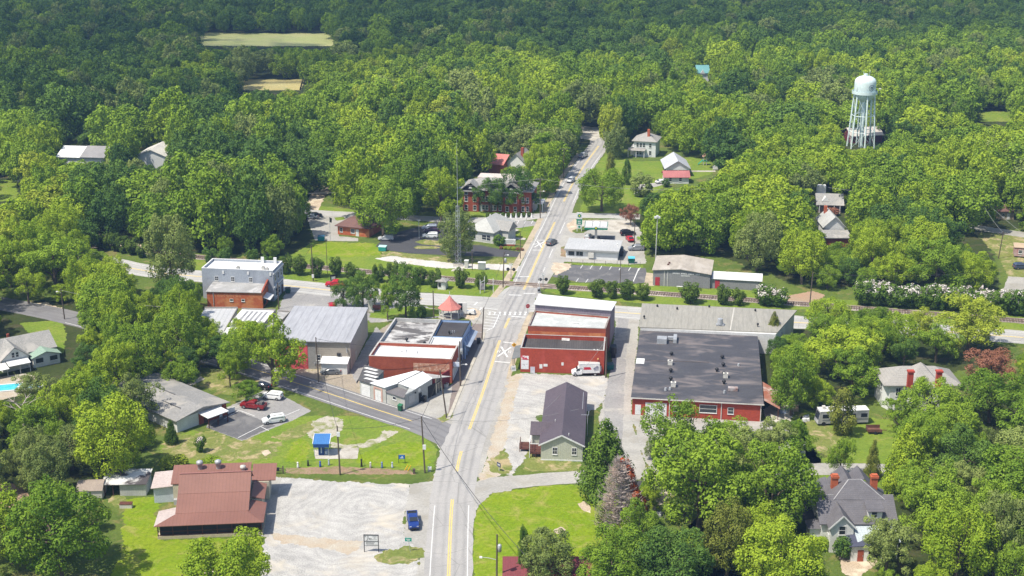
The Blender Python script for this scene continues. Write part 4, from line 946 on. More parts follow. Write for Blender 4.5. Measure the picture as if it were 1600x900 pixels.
q = lambda px, py, z=0: F.loc(px, py, z)
c0 = q(675.7, 618.9)
d0 = q(575, 597); d1 = q(640, 597)
part(t, 'wall', GREYBLOCK, lambda b: (b.hull([(0, 0, 0), (3.6, 0, 0), (d0[0] + 5.5, d0[1] - .6, 0), (d0[0] - .2, d0[1] - .6, 0)], [(0, 0, 3.2), (3.6, 0, 3.2), (d0[0] + 5.5, d0[1] - .6, 4.0), (d0[0] - .2, d0[1] - .6, 4.0)]),
    b.hull([(3.7, -.2, 0), (8.0, -.2, 0), (9.3, 9.4, 0), (7.9, 9.2, 0)], [(3.7, -.2, 3.5), (8.0, -.2, 3.5), (9.3, 9.4, 4.3), (7.9, 9.2, 4.3)]),
    b.hull([(8.1, -.1, 0), (13.35, -.1, 0), (13.2, 3.4, 0), (8.4, 2.6, 0)], [(8.1, -.1, 2.6), (13.35, -.1, 2.6), (13.2, 3.4, 2.9), (8.4, 2.6, 2.9)])))
part(t, 'side_wall', GREYSIDING, lambda b: b.hull([(13.4, 0, 0), (c0[0], c0[1], 0), (8.8, 9.0, 0), (8.45, 2.7, 0), (13.2, 3.5, 0)], [(13.4, 0, 3.3), (c0[0], c0[1], 4.1), (8.8, 9.0, 4.5), (8.45, 2.7, 3.7), (13.2, 3.5, 3.5)]))
part(t, 'skylit_roof', M('black garage roof', (0.06, 0.058, 0.06), (0.1, 0.097, 0.095), .7), lambda b: b.slab([(-.2, -.3, 3.35), (3.7, -.3, 3.35), (d0[0] + 5.6, d0[1] - .5, 4.2), (d0[0] - .4, d0[1] - .5, 4.2)], .14))
for k in range(4):
    s0 = Vector((.5, .7, 3.57)).lerp(Vector((d0[0] + .2, d0[1] - 1.4, 4.13)), k / 3.4)
    part(t, 'skylight', WHITE, lambda b: b.slab([(s0.x, s0.y, s0.z), (s0.x + 3.3, s0.y + .35, s0.z + .03), (s0.x + 3.6, s0.y + 1.0, s0.z + .09), (s0.x + .3, s0.y + .65, s0.z + .06)], .04))
part(t, 'white_roof', M('white ribbed roof', (0.68, 0.69, 0.69), (0.6, 0.61, 0.61), .6, bands=('X', .8, .1), rough=.5), lambda b: (
    b.slab([(3.5, -.45, 3.62), (7.9, -.45, 3.62), (8.7, 2.5, 3.85), (9.5, 9.6, 4.5), (7.7, 9.4, 4.5), (4.1, 1.6, 3.8)], .12),
    b.slab([(8.75, 2.75, 3.9), (13.3, 3.0, 3.6), (13.75, -.05, 3.45), (c0[0] + .3, c0[1] - .2, 4.25), (9.6, 9.6, 4.7)], .12)))
part(t, 'lower_roof', M('dark rolled roof', (0.12, 0.11, 0.115), (0.15, 0.14, 0.14), 1), lambda b: b.slab([(7.95, -.4, 2.72), (13.35, -.4, 2.72), (13.25, 2.9, 3.02), (8.6, 2.6, 3.02)], .1))
part(t, 'triangle_roof', GREYROOF, lambda b: b.slab([(9.65, 9.7, 4.45), (c0[0] + .3, c0[1] - .05, 4.15), q(705, 590, 3.6)[:2] + (3.9,), q(640, 585, 4.0)[:2] + (4.4,)], .12))
part(t, 'roof_joint', BLACK, lambda b: b.bar((9.5, 9.6, 4.72), (8.75, 2.75, 3.95), .18, .08))
door(t, (1.8, 0, 0), 2.6, 2.6, 0, WHITE, 'garage_door', ribs=5)
part(t, 'pink_surround', M('salmon door surround', (0.55, 0.34, 0.27), None, 1), lambda b: (b.box(4.4, -.28, 0, 4.8, -.203, 2.7), b.box(6.6, -.28, 0, 7.0, -.203, 2.7), b.box(4.4, -.28, 2.703, 7.0, -.203, 3.0)))
door(t, (5.25, -.2, 0), .85, 2.3, 0, WHITE); door(t, (6.15, -.2, 0), .85, 2.3, 0, WHITE)
window(t, (10.4, -.1, 1.5), .9, .6, 0, bars=0)
dv = Vector((c0[0] - 13.4, c0[1], 0)); dl = dv.length; dn = math.degrees(math.atan2(dv.y, dv.x))
pt = lambda s, z: (13.4 + dv.x * s / dl, dv.y * s / dl, z)
part(t, 'wall_grille', STEEL, lambda b: b.box(-.9, -.09, 0, .9, -.003, 1.7)).matrix_local = Matrix.Translation(pt(2.0, .9)) @ Matrix.Rotation(R(dn), 4, 'Z')
door(t, pt(4.9, .05), .95, 2.1, dn, BLACK); door(t, pt(8.8, .0), 2.6, 2.7, dn, DARKIN, 'bay_door', False)
part(t, 'round_emblem', WHITE, lambda b: b.lathe([(.01, .06), (.42, .05), (.45, 0)], 14)).matrix_local = Matrix.Translation(pt(4.7, 2.85)) @ Matrix.Rotation(R(dn), 4, 'Z') @ Matrix.Rotation(R(90), 4, 'X')
part(t, 'wall_lamp', BLACK, lambda b: b.box(-.1, -.3, 0, .1, -.003, .3)).matrix_local = Matrix.Translation(pt(3.2, 2.6)) @ Matrix.Rotation(R(dn), 4, 'Z')
e0 = q(677.5, 617.8); e1 = q(703, 600.3)
t2 = F.root('red_shopfront', 'narrow maroon shopfront with cream door between grey garage and corner store', 'shop')
ev = Vector((e1[0] - e0[0], e1[1] - e0[1], 0)); el = ev.length; en = math.degrees(math.atan2(ev.y, ev.x))
ln = Vector((-ev.y, ev.x, 0)).normalized()
part(t2, 'wall', MAROON, lambda b: b.hull([(e0[0], e0[1], 0), (e1[0], e1[1], 0), (e1[0] + ln.x * .3, e1[1] + ln.y * .3, 0), (e0[0] + ln.x * .3, e0[1] + ln.y * .3, 0)], [(e0[0], e0[1], 3.7), (e1[0], e1[1], 3.4), (e1[0] + ln.x * .3, e1[1] + ln.y * .3, 3.4), (e0[0] + ln.x * .3, e0[1] + ln.y * .3, 3.7)]))
pe = lambda s, z: (e0[0] + ev.x * s / el, e0[1] + ev.y * s / el, z)
part(t2, 'cream_bay', M('cream paint', (0.62, 0.57, 0.44), None, 1), lambda b: b.box(-1.4, -.08, 0, 1.4, -.003, 3.6)).matrix_local = Matrix.Translation(pe(2.2, 0)) @ Matrix.Rotation(R(en), 4, 'Z')
for s in (1.7, 2.7):
    d_ = pe(s, 0); door(t2, (d_[0] + math.sin(R(en)) * .08, d_[1] - math.cos(R(en)) * .08, 0), .55, 2.1, en, GLASS, 'glass_door', False)
d_ = pe(2.2, 2.5); window(t2, (d_[0] + math.sin(R(en)) * .08, d_[1] - math.cos(R(en)) * .08, 2.5), 1.9, .7, en, BLACK, bars=0)
F = Frame((813, 581), (944, 584))
t = F.root('red_painted_store', 'red painted brick store with black corrugated roof facing the gravel lot', 'store')
flat_roofed(t, [(0, 0), (18.7, -.6), (19.0, 8.4), (.4, 9.2)], 5.7, REDPAINT, BLACKCORR, .9, .3, cop=M('grey coping', (0.4, 0.38, 0.36), None, 1))
part(t, 'rooftop_board', M('white rooftop board', (0.62, 0.6, 0.57), (0.35, 0.33, 0.31), 2), lambda b: b.slab([(9.0, 7.6, 4.95), (10.8, 7.5, 4.95), (10.8, 8.2, 5.3), (9.0, 8.3, 5.3)], .06))
part(t, 'roof_sheet', WHITE, lambda b: [b.slab([(16.3 + .75 * k, .5, 4.84), (16.6 + .75 * k, .5, 4.84), (16.6 + .75 * k, 2.6, 4.84), (16.3 + .75 * k, 2.6, 4.84)], .03) for k in range(2)])
GREYSIGN = M('printed sign, white and grey', (0.72, 0.72, 0.72), (0.62, 0.62, 0.63), 2, stain=(0.25, 0.2, 0.22), stain_scale=1.5, stain_cut=(.6, .64))
part(t, 'banner', M('red and white banner', (0.74, 0.72, 0.72), (0.7, 0.66, 0.66), 2, stain=(0.5, 0.04, 0.07), stain_scale=.9, stain_cut=(.5, .53)), lambda b: b.box(.15, -.06, 3.0, 2.9, -.003, 3.9))
part(t, 'price_board', GREYSIGN, lambda b: b.box(.15, -.06, .7, 2.3, -.003, 2.9))
part(t, 'poster', M('blue grey poster', (0.35, 0.35, 0.42), (0.6, 0.58, 0.6), 2.5), lambda b: b.box(2.3, -.9, 0, 3.3, -.8, 1.6))
part(t, 'notice', WHITE, lambda b: (b.box(4.3, -.2, 1.0, 4.95, -.12, 2.0), b.box(5.2, -.24, 1.5, 6.1, -.16, 2.1), b.box(9.2, -.36, 1.9, 9.7, -.29, 2.6)))
part(t, 'gas_pipe', M('red pipe', (0.3, 0.03, 0.025), None, 1), lambda b: (b.box(17.3, -.72, .3, 17.45, -.6, 3.2), b.box(17.8, -.74, .3, 17.95, -.62, 2.2)))
part(t, 'meter_box', WHITE, lambda b: b.box(17.6, -.95, .9, 18.1, -.75, 2.2))
part(t, 'wall_lamp', M('amber lamp glass', (0.8, 0.5, 0.2), None, 1), lambda b: b.box(17.2, -.8, 3.6, 17.45, -.6, 3.9))
part(t, 'canopy', M('grey canopy', (0.16, 0.17, 0.17), None, 1), lambda b: b.slab([(-2.0, .4, 2.9), (-.02, .4, 3.4), (.3, 8.8, 3.4), (-1.7, 8.8, 2.9)], .1))
for y in (.6, 4.6, 8.6): part(t, 'canopy_post', BLACK, lambda b: b.box(-1.75 + y * .03, y, 0, -1.63 + y * .03, y + .12, 2.85))
window(t, (0.12, 3.4, .8), 2.4, 1.8, -88, BLACK); window(t, (0.3, 7.0, .8), 2.0, 1.8, -88, BLACK); door(t, (0.2, 5.2, 0), 1.0, 2.2, -88, GLASS)
t = F.root('brick_parapet_store', 'store with tall exposed orange brick side wall and narrow grey roof', 'store')
flat_roofed(t, [(1.2, 9.4), (19.0, 8.5), (20.0, 17.2), (2.2, 20.6)], 7.6, BRICK, M('pale grey metal roof', (0.46, 0.47, 0.45), (0.38, 0.39, 0.38), .6, stain=(0.5, 0.52, 0.5), stain_scale=.5), .35, .35, cop=M('dark coping', (0.16, 0.11, 0.09), (0.3, 0.28, 0.26), 1))
part(t, 'lower_brick', ORANGEBRICK, lambda b: b.hull([(1.25, 9.34, 4.8), (18.9, 8.44, 4.8), (18.9, 8.49, 4.8), (1.25, 9.39, 4.8)], [(1.25, 9.34, 6.4), (18.9, 8.44, 6.5), (18.9, 8.49, 6.5), (1.25, 9.39, 6.4)]))
part(t, 'roof_hatch', WHITE, lambda b: b.box(11.2, 12.6, 7.26, 12.6, 13.2, 7.5))
window(t, (1.5, 12.5, .8), 2.2, 1.9, -84, BLACK); window(t, (1.8, 16, .8), 2.2, 1.9, -84, BLACK)
part(t, 'rear_junk', BLACK, lambda b: (b.box(20.4, 10, 0, 21.4, 12.4, 2.6), b.box(20.2, 13, 0, 21.6, 15, 1.5)))
t = F.root('metal_feed_store', 'purple grey metal building with a white sloping roof at the crossroads', 'store')
part(t, 'wall', PURPLEWALL, lambda b: b.hull([(2.3, 20.7, 0), (20.1, 17.4, 0), (21.2, 27.6, 0), (3.0, 32.2, 0)], [(2.3, 20.7, 9.0), (20.1, 17.4, 9.0), (21.2, 27.6, 7.6), (3.0, 32.2, 7.6)]))
part(t, 'roof', M('white metal roof', (0.76, 0.76, 0.76), (0.7, 0.7, 0.7), .3, bands=('X', 4.4, .02), rough=.5), lambda b: b.slab([(2.0, 20.5, 9.2), (20.3, 17.1, 9.2), (21.6, 27.8, 7.8), (2.7, 32.5, 7.8)], .16))
part(t, 'roof_trim', WHITE, lambda b: b.bar((2.0, 20.42, 9.2), (20.3, 17.02, 9.2), .1, .2))
F = Frame((845, 719), (911, 721))
t = F.root('purple_roof_house', 'long sage green house with dark purple brown metal roof in gravel lot', 'house')
gable(t, 0, 0, 8.0, 27.0, 0, 3.3, 5.3, 'y', SAGE, PURPLEROOF, .4)
part(t, 'barge_board', WHITE, lambda b: (b.bar((-.45, -.43, 3.25), (4.0, -.43, 5.44), .06, .28), b.bar((8.45, -.43, 3.25), (4.0, -.43, 5.44), .06, .28)))
part(t, 'ell_wall', SAGE, lambda b: b.hull([(-2.0, 5.4, 0), (-2.0, 10.6, 0), (-2.0, 10.6, 3.1), (-2.0, 8.0, 4.3), (-2.0, 5.4, 3.1)], [(-.01, 5.4, 0), (-.01, 10.6, 0), (-.01, 10.6, 3.1), (-.01, 8.0, 4.3), (-.01, 5.4, 3.1)]))
part(t, 'ell_roof', M('dark purple brown ell roof', (0.1, 0.078, 0.09), (0.085, 0.066, 0.077), 0.3, bands=('X', 0.45, 0.16), rough=.5), lambda b: (b.slab([(-2.4, 5.0, 3.05), (-.3, 5.0, 3.05), (2.4, 8.0, 4.62), (-2.4, 8.0, 4.62)], .12), b.slab([(-.3, 11.0, 3.05), (-2.4, 11.0, 3.05), (-2.4, 8.003, 4.62), (2.4, 8.003, 4.62)], .12)))
for x in (2.7, 6.4): window(t, (x, 0, 1.4), .8, 1.35, 0, bars=2)
part(t, 'skirting', WHITE, lambda b: b.box(-.06, -.06, 0, 8.06, -.003, .25))
part(t, 'deck', DARKWOOD, lambda b: (b.box(-2.2, 1.0, .8, -.01, 5.2, 1.0), b.box(-4.4, 3.6, .5, -2.25, 6.8, .7)))
part(t, 'deck_rail', DARKWOOD, lambda b: (b.box(-2.2, 1.0, 1.7, -.02, 1.08, 1.8), b.box(-2.2, 1.1, 1.7, -2.12, 5.1, 1.8), b.box(-4.4, 3.6, 1.4, -2.3, 3.68, 1.5), b.box(-4.4, 3.7, 1.4, -4.32, 6.8, 1.5), b.box(-2.2, 1, 1.25, -.02, 1.05, 1.32)))
for x, y in ((-2.2, 1.0), (-1.1, 1.0), (-4.4, 3.6), (-4.4, 6.7), (-2.3, 3.6)): part(t, 'deck_post', DARKWOOD, lambda b: b.box(x, y, 0, x + .1, y + .1, 1.8))
part(t, 'porch_frame', WHITE, lambda b: (b.box(-2.3, 5.0, 0, -2.18, 5.12, 3.0), b.box(-2.3, 1.0, 0, -2.18, .9, 2.9), b.box(-2.3, .9, 2.9, -2.18, 5.1, 3.02), b.box(-2.3, .9, 2.9, -.1, 1.0, 3.02)))
part(t, 'vent_pipe', WHITE, lambda b: (b.cyl(5.3, 1.2, 4.6, 5.3, .08, .08, 8), b.cyl(2.4, 8.2, 4.5, 5.1, .08, .08, 8)))
part(t, 'antenna_mast', STEEL, lambda b: (b.tube([(8.7, 12, 0), (8.7, 12, 4.6)], .05), b.tube([(7.4, 12, 4.6), (8.9, 12, 4.6), (8.9, 14, 4.6)], .05), b.tube([(7.6, 24, 4.6), (7.6, 15, 4.6)], .05)))
F = Frame((987.5, 647.8), (1191, 659))
t = F.root('big_brick_workshop', 'wide red brick workshop with stained black flat roof and many vents', 'workshop')
part(t, 'wall', REDPAINT, lambda b: b.box(0, 0, 0, 26.4, 40, 3.85))
part(t, 'roof', BIGROOF, lambda b: b.slab([(-.3, -.4, 4.05), (26.8, -.4, 4.05), (26.5, 40.0, 4.35), (-.7, 40.2, 4.35)], .19))
part(t, 'gutter', OFFWHITE, lambda b: b.box(-.35, -.52, 3.8, 26.9, -.41, 4.0))
for x in (7.6, 18.2, 26.2): part(t, 'downpipe', OFFWHITE, lambda b: b.box(x, -.16, 0, x + .16, -.003, 3.8))
door(t, (4.9, 0, 0), 4.4, 2.9, 0, WHITE, 'roller_door', ribs=6); door(t, (1.2, 0, 0.1), 1.2, 2.2, 0, WHITE)
for x, w, h in ((9.0, 1.2, 1.0), (15.6, 3.4, 1.6), (20.2, 1.1, 1.3)): window(t, (x, 0, 1.4), w, h, 0)
rq = lambda px, py: F.loc(px, py, 4.25)
o = part(t, 'air_handler', STEEL, lambda b: b.box(rq(1034, 536)[0] - 1.1, rq(1034, 536)[1] - .8, 4.3, rq(1034, 536)[0] + 1.1, rq(1034, 536)[1] + 1.4, 5.5))
x, y, _ = rq(1043, 533); part(o, 'duct', STEEL, lambda b: (b.box(x, y, 4.5, x + 1.3, y + .9, 5.2), b.box(x + 1.31, y - 1.6, 4.35, x + 2.1, y + 2.2, 5.3)))
for px, py in ((1049, 555), (1048, 581), (1048, 594), (1128.5, 560), (1130, 572), (1131, 586), (1131, 599), (1120, 580)): turbine(t, *rq(px, py)[:2], 4.15, .42)
for px, py in ((1047, 569), (1052, 603), (1133.5, 589)): vent_box(t, *rq(px, py)[:2], 4.15, 1.0, .9)
x, y, _ = rq(1145, 609); part(t, 'rusty_unit', M('rusty roof unit', (0.2, 0.1, 0.08), (0.4, 0.38, 0.37), 1.5), lambda b: b.box(x - 1, y - .6, 4.15, x + 1, y + .6, 4.8))
for px, py in ((1132, 613), (1040, 609), (1047, 608), (1154, 571)): x, y, _ = rq(px, py); part(t, 'vent_hood', STEEL, lambda b: b.cyl(x, y, 4.1, 4.7, .3, .22, 8))
part(t, 'roof_seam', M('roof seam', (0.16, 0.13, 0.12), (0.1, 0.09, 0.09), 2), lambda b: b.bar(rq(1008, 563)[:2] + (4.23,), rq(1108, 566)[:2] + (4.27,), .12, .08))
x, y, _ = rq(1000.5, 564); part(t, 'white_patch', WHITE, lambda b: b.box(x - .9, y - 1.6, 4.12, x + .9, y + 1.6, 4.27))
part(t, 'rust_lean_to', RUSTROOF, lambda b: b.slab([(26.85, 3.0, 3.6), (30.2, 1.0, 2.6), (30.0, 11.5, 2.6), (26.85, 13.5, 3.6)], .08))
for y in (1.4, 6.0, 11.0): part(t, 'lean_to_post', DARKWOOD, lambda b: b.box(29.8, y, 0, 29.95, y + .15, 2.5))
t = F.root('tan_roof_store', 'long store with plain tan ribbed metal roof behind the black roof', 'store')
part(t, 'wall', M('white painted block', (0.68, 0.67, 0.64), None, .8), lambda b: b.hull([(-.6, 40.35, 0), (30.6, 40.35, 0), (35.6, 56, 0), (-.9, 56, 0)], [(-.6, 40.35, 4.9), (30.6, 40.35, 4.9), (35.6, 56, 5.4), (-.9, 56, 5.4)]))
part(t, 'roof', TANROOF, lambda b: b.slab([(-.9, 40.3, 5.15), (31.0, 41.1, 5.15), (36.2, 56.4, 5.65), (-1.1, 56.4, 5.65)], .2))
part(t, 'roof_joint', M('pale roof joint', (0.56, 0.53, 0.47), None, 1), lambda b: b.bar((20.2, 41, 5.2), (21.2, 56, 5.68), .25, .06))
x, y, _ = F.loc(1125, 508, 5.3); part(t, 'roof_fan', STEEL, lambda b: (b.box(x - .9, y - .5, 5.3, x + .9, y + .5, 5.6), b.cyl(x, y, 5.61, 6.9, .7, .6, 12)))
for px, py in ((1006.5, 497), (1184, 509), (1027, 480), (1058, 484), (1108, 481), (1180, 487)): x, y, _ = F.loc(px, py, 5.5); turbine(t, x, y, 5.3, .24)
F = Frame((1272, 826), (1392, 826))
t = F.root('victorian_house', 'large white gabled house with slate grey shingles and two orange brick chimneys', 'house')
VX = F.L
q = lambda px, py, z: F.loc(px, py, z)
r0 = q(1273.8, 773.8, 7.6); r1 = q(1395.6, 773.8, 7.6)
ry = r0[1]; vx0, vx1 = r0[0], r1[0]
ef = ry - 4.6; eb = ry + 5.5
part(t, 'wall', WHITEWALL, lambda b: (
    b.hull([(vx0 + .5, ef + .5, 0), (vx0 + .5, eb - .5, 0), (vx0 + .5, eb - .5, 5.0), (vx0 + .5, ry, 7.35), (vx0 + .5, ef + .5, 4.6)], [(vx1 - .5, ef + .5, 0), (vx1 - .5, eb - .5, 0), (vx1 - .5, eb - .5, 5.0), (vx1 - .5, ry, 7.35), (vx1 - .5, ef + .5, 4.6)]),
    b.box(vx0 + .9, eb - 1, 0, vx1 - 3, eb + 4.5, 4.8)))
part(t, 'roof', SHINGLE, lambda b: (
    b.slab([(vx0, ef, 4.5), (vx1, ef, 4.5), (vx1, ry, 7.6), (vx0, ry, 7.6)]), b.slab([(vx1, eb, 4.9), (vx0, eb, 4.9), (vx0, ry + .003, 7.6), (vx1, ry + .003, 7.6)])))
h0 = q(1325.8, 749, 9.4); h1 = q(1345.6, 749, 9.4)
part(t, 'hip_roof', SHINGLE, lambda b: (
    b.poly([(h0[0] - 3.1, ry - .8, 7.15), (h1[0] + 3.4, ry - .8, 7.15), h1, h0]),
    b.poly([(h1[0] + 3.4, ry - .8, 7.15), (h1[0] + 5.5, h1[1] + 5.2, 4.9), h1]), b.poly([(h0[0] - 5.4, h0[1] + 5.2, 4.9), (h0[0] - 3.1, ry - .8, 7.15), h0]),
    b.poly([(h1[0] + 5.5, h1[1] + 5.2, 4.9), (h0[0] - 5.4, h0[1] + 5.2, 4.9), h0, h1])))
part(t, 'hip_trim', M('pale ridge trim', (0.38, 0.37, 0.37), None, 1), lambda b: (b.bar(h0, (h0[0] - 3.1, ry - .8, 7.18), .14, .06), b.bar(h1, (h1[0] + 3.4, ry - .8, 7.18), .14, .06), b.bar(h0, h1, .14, .06), b.bar((vx0, ry, 7.64), (h0[0] - 3, ry, 7.64), .14, .06), b.bar((h1[0] + 3.3, ry, 7.64), (vx1, ry, 7.64), .14, .06)))
g0 = q(1295.5, 825.8, 4.7); ga = q(1317, 808, 7.0); g1 = q(1339, 826, 4.7)
gx0, gx1, gy = g0[0], g1[0], (g0[1] + g1[1]) / 2
gxm = (gx0 + gx1) / 2
part(t, 'front_gable_wall', WHITEWALL, lambda b: b.hull([(gx0 + .4, gy + .4, 0), (gx1 - .4, gy + .4, 0), (gx1 - .4, gy + .4, 4.7), (gxm, gy + .4, 6.75), (gx0 + .4, gy + .4, 4.7)], [(gx0 + .4, ef + .45, 0), (gx1 - .4, ef + .45, 0), (gx1 - .4, ef + .45, 4.7), (gxm, ef + .45, 6.75), (gx0 + .4, ef + .45, 4.7)]))
part(t, 'front_gable_roof', SHINGLE, lambda b: (b.slab([(gx0, ef + .6, 4.6), (gx0, gy, 4.6), (gxm, gy, 7.0), (gxm, ry - .6, 7.0)], .14), b.slab([(gx1, gy, 4.6), (gx1, ef + .6, 4.6), (gxm + .003, ry - .6, 7.0), (gxm + .003, gy, 7.0)], .14)))
part(t, 'gable_trim', WHITE, lambda b: (b.bar((gx0, gy - .02, 4.55), (gxm, gy - .02, 6.95), .06, .24), b.bar((gx1, gy - .02, 4.55), (gxm, gy - .02, 6.95), .06, .24)))
window(t, (gxm, gy + .4, 3.4), 1.0, 1.5, 0); window(t, (gxm, gy + .4, .8), 1.0, 1.6, 0)
for y in (gy + 1.6, gy + 3.6): window(t, (gx0 + .4, y, 3.0), .8, 1.4, -90)
for y in (ef + 2, ef + 5): window(t, (vx0 + .5, y, 2.8), .8, 1.5, -90)
dx0, dx1 = q(1352, 800, 5.6)[0], q(1377, 800, 5.6)[0]; dy = ef + .9
part(t, 'dormer', WHITEWALL, lambda b: b.hull([(dx0 + .2, dy, 4.9), (dx1 - .2, dy, 4.9), (dx1 - .2, dy + 2.4, 6.3), (dx0 + .2, dy + 2.4, 6.3)], [(dx0 + .2, dy, 6.5), (dx1 - .2, dy, 6.5), (dx1 - .2, dy + 2.4, 6.85), (dx0 + .2, dy + 2.4, 6.85)]))
part(t, 'dormer_roof', SHINGLE, lambda b: b.slab([(dx0 - .1, dy - .45, 6.6), (dx1 + .1, dy - .45, 6.6), (dx1 + .1, dy + 3.0, 7.15), (dx0 - .1, dy + 3.0, 7.15)], .12))
window(t, ((dx0 + dx1) / 2 - .2, dy, 5.35), .9, .95, 0)
for px, z0 in ((1303, 6.2), (1364.5, 6.2)):
    x, y, _ = q(px, 765, 7.0)
    part(t, 'chimney', CHIMBRICK, lambda b: (b.box(x - .55, y - .4, 4.8, x + .55, y + .5, 9.3), b.box(x - .68, y - .53, 9.302, x + .68, y + .63, 9.65), b.box(x - .5, y - .35, 9.652, x + .5, y + .45, 9.9)))
for px in (1322.5, 1347.5):
    x, y, _ = q(px, 742, 8.6)
    part(t, 'rear_gable_roof', SHINGLE, lambda b: (b.slab([(x - 2.6, y + 4, 5.8), (x - 2.6, y - 1.5, 5.8), (x, y - 1.5, 8.6), (x, y + 4, 8.6)], .14), b.slab([(x + 2.6, y - 1.5, 5.8), (x + 2.6, y + 4, 5.8), (x + .003, y + 4, 8.6), (x + .003, y - 1.5, 8.6)], .14)))
part(t, 'rear_left_roof', SHINGLE, lambda b: b.slab([(vx0 - .3, eb - 2.4, 5.4), (vx0 + 4, eb - 2.4, 6.5), (vx0 + 4, eb + 4.6, 6.3), (vx0 - .3, eb + 4.6, 5.0)], .14))
part(t, 'porch_roof', M('dark porch shingles', (0.06, 0.055, 0.065), None, 1, fine=.2), lambda b: b.slab([(vx0 - 4.2, ef + 4.2, 2.8), (vx0 + .3, ef + 4.2, 3.4), (vx0 + .3, eb + 1, 3.6), (vx0 - 4.2, eb + 1, 3.0)], .12))
part(t, 'bay', WHITEWALL, lambda b: b.box(vx0 - 1.3, ef + 1.2, 0, vx0 + .48, ef + 3.6, 3.2))
part(t, 'bay_roof', SHINGLE, lambda b: b.hull([(vx0 - 1.7, ef + .8, 3.2), (vx0 + .4, ef + .8, 3.2), (vx0 + .4, ef + 4, 3.2), (vx0 - 1.7, ef + 4, 3.2)], [(vx0 - .2, ef + 2, 4.1), (vx0 + .4, ef + 2, 4.1), (vx0 + .4, ef + 2.8, 4.1), (vx0 - .2, ef + 2.8, 4.1)]))
for y in (ef + 4.5, eb - .5): part(t, 'porch_post', WHITE, lambda b: b.box(vx0 - 4.0, y, 0, vx0 - 3.8, y + .2, 2.8))
part(t, 'steps', BRICK, lambda b: [b.box(vx0 - 3.4, ef + 1.2 - .4 * k, 0, vx0 - 1.8, ef + 1.6 - .4 * k - .003, .9 - .28 * k) for k in range(3)])
part(t, 'metal_porch_roof', M('pale tin porch roof', (0.45, 0.5, 0.52), (0.38, 0.42, 0.44), .6, bands=('X', .45, .2)), lambda b: b.slab([(gx1 - .2, ef - 3.8, 3.2), (vx1 - .5, ef - 3.8, 3.2), (vx1 - .5, ef + .4, 4.2), (gx1 - .2, ef + .4, 4.2)], .1))
for x in (gx1 + 1.5, gx1 + 4, vx1 - 1): part(t, 'back_porch_post', WHITE, lambda b: b.box(x, ef - 3.6, 0, x + .14, ef - 3.46, 3.1))
s0, s1 = q(1323, 832, 3.4), q(1345, 852, 3.0)
part(t, 'side_wing', WHITEWALL, lambda b: b.box(s0[0], s1[1], 0, s1[0] + 1.4, gy + 3, 2.9))
part(t, 'side_wing_roof', M('blue black metal roof', (0.075, 0.08, 0.12), None, 1, bands=('Y', .5, .12)), lambda b: b.slab([(s0[0] - .4, s1[1] - .4, 2.95), (s1[0] + 1.8, s1[1] - .4, 3.2), (s1[0] + 1.8, gy + 3.2, 3.9), (s0[0] - .4, gy + 3.2, 3.6)], .12))
door(t, (s0[0] + 1.6, s1[1], 0), 1.0, 2.1, 0, BRICK)
F = Frame((1388, 641), (1480, 641))
t = F.root('white_hip_house', 'white two storey house with grey hip roof and two red chimneys among trees', 'house')
part(t, 'wall', WHITE, lambda b: (b.hull([(0, 0, 0), (F.L, 0, 0), (F.L, 8, 0), (-1.0, 8, 0), (-1.0, 2, 0)], [(0, 0, 5.6), (F.L, 0, 5.6), (F.L, 8, 5.6), (-1.0, 8, 5.6), (-1.0, 2, 5.6)])))
ROOF2 = M('pale grey roof shingles', (0.33, 0.31, 0.28), (0.28, 0.265, 0.24), .8, bands=('Z', .3, .16), fine=.15)
hip(t, -1.0, 0, 14.4, 8.6, 5.75, 8.3, 'x', ROOF2, .5)
part(t, 'cross_hip', ROOF2, lambda b: (b.poly([(3.6, -1.6, 5.6), (7.2, 4.3, 9.1), (7.2, 4.4, 9.1), (3.2, 6, 6.4)]), b.poly([(3.6, -1.6, 5.6), (10.6, -1.6, 5.6), (7.2, 4.3, 9.1)]), b.poly([(10.6, -1.6, 5.6), (11, 6, 6.4), (7.2, 4.4, 9.1), (7.2, 4.3, 9.1)])))
part(t, 'bay', WHITE, lambda b: b.box(4.0, -1.2, 0, 10.2, -.01, 5.58))
for px in (1422, 1466.5):
    x, y, _ = F.loc(px, 594, 7.6)
    part(t, 'chimney', M('red chimney', (0.45, 0.075, 0.045), (0.38, 0.06, 0.04), 2, brick=(.85, .8, .75)), lambda b: (b.box(x - .55, y - .4, 6.0, x + .55, y + .5, 9.4), b.box(x - .7, y - .55, 9.402, x + .7, y + .65, 9.75)))
for x in (1.7, 5.2, 8.6): window(t, (x, -1.2 if x > 4 else 0, 3.3), .9, 1.7, 0, bars=2)
for x in (1.7, 5.2, 8.6): window(t, (x, -1.2 if x > 4 else 0, .6), .9, 1.7, 0, bars=2)
for y in (3, 5.5): window(t, (-1.0, y, 3.3), .8, 1.7, -90, bars=1)
F = Frame((723.8, 329), (830, 333.5))
t = F.root('brick_school', 'old red brick schoolhouse with black pediment gables and white window frames', 'school')
part(t, 'wall', BRICK, lambda b: b.box(0, 0, 0, 22.0, 12, 7.0))
for x in (.1, 13.2): part(t, 'end_block', BRICK, lambda b: b.box(x, -.8, 0, x + 5.05, -.003, 7.0))
hip(t, 0, 0, 22, 12, 7.15, 9.8, 'x', GREYSHINGLE, .7)
part(t, 'flat_roof', M('pinkish flat roof', (0.58, 0.5, 0.45), None, .6), lambda b: b.box(3, 9, 7.2, 19, 15, 9.0))
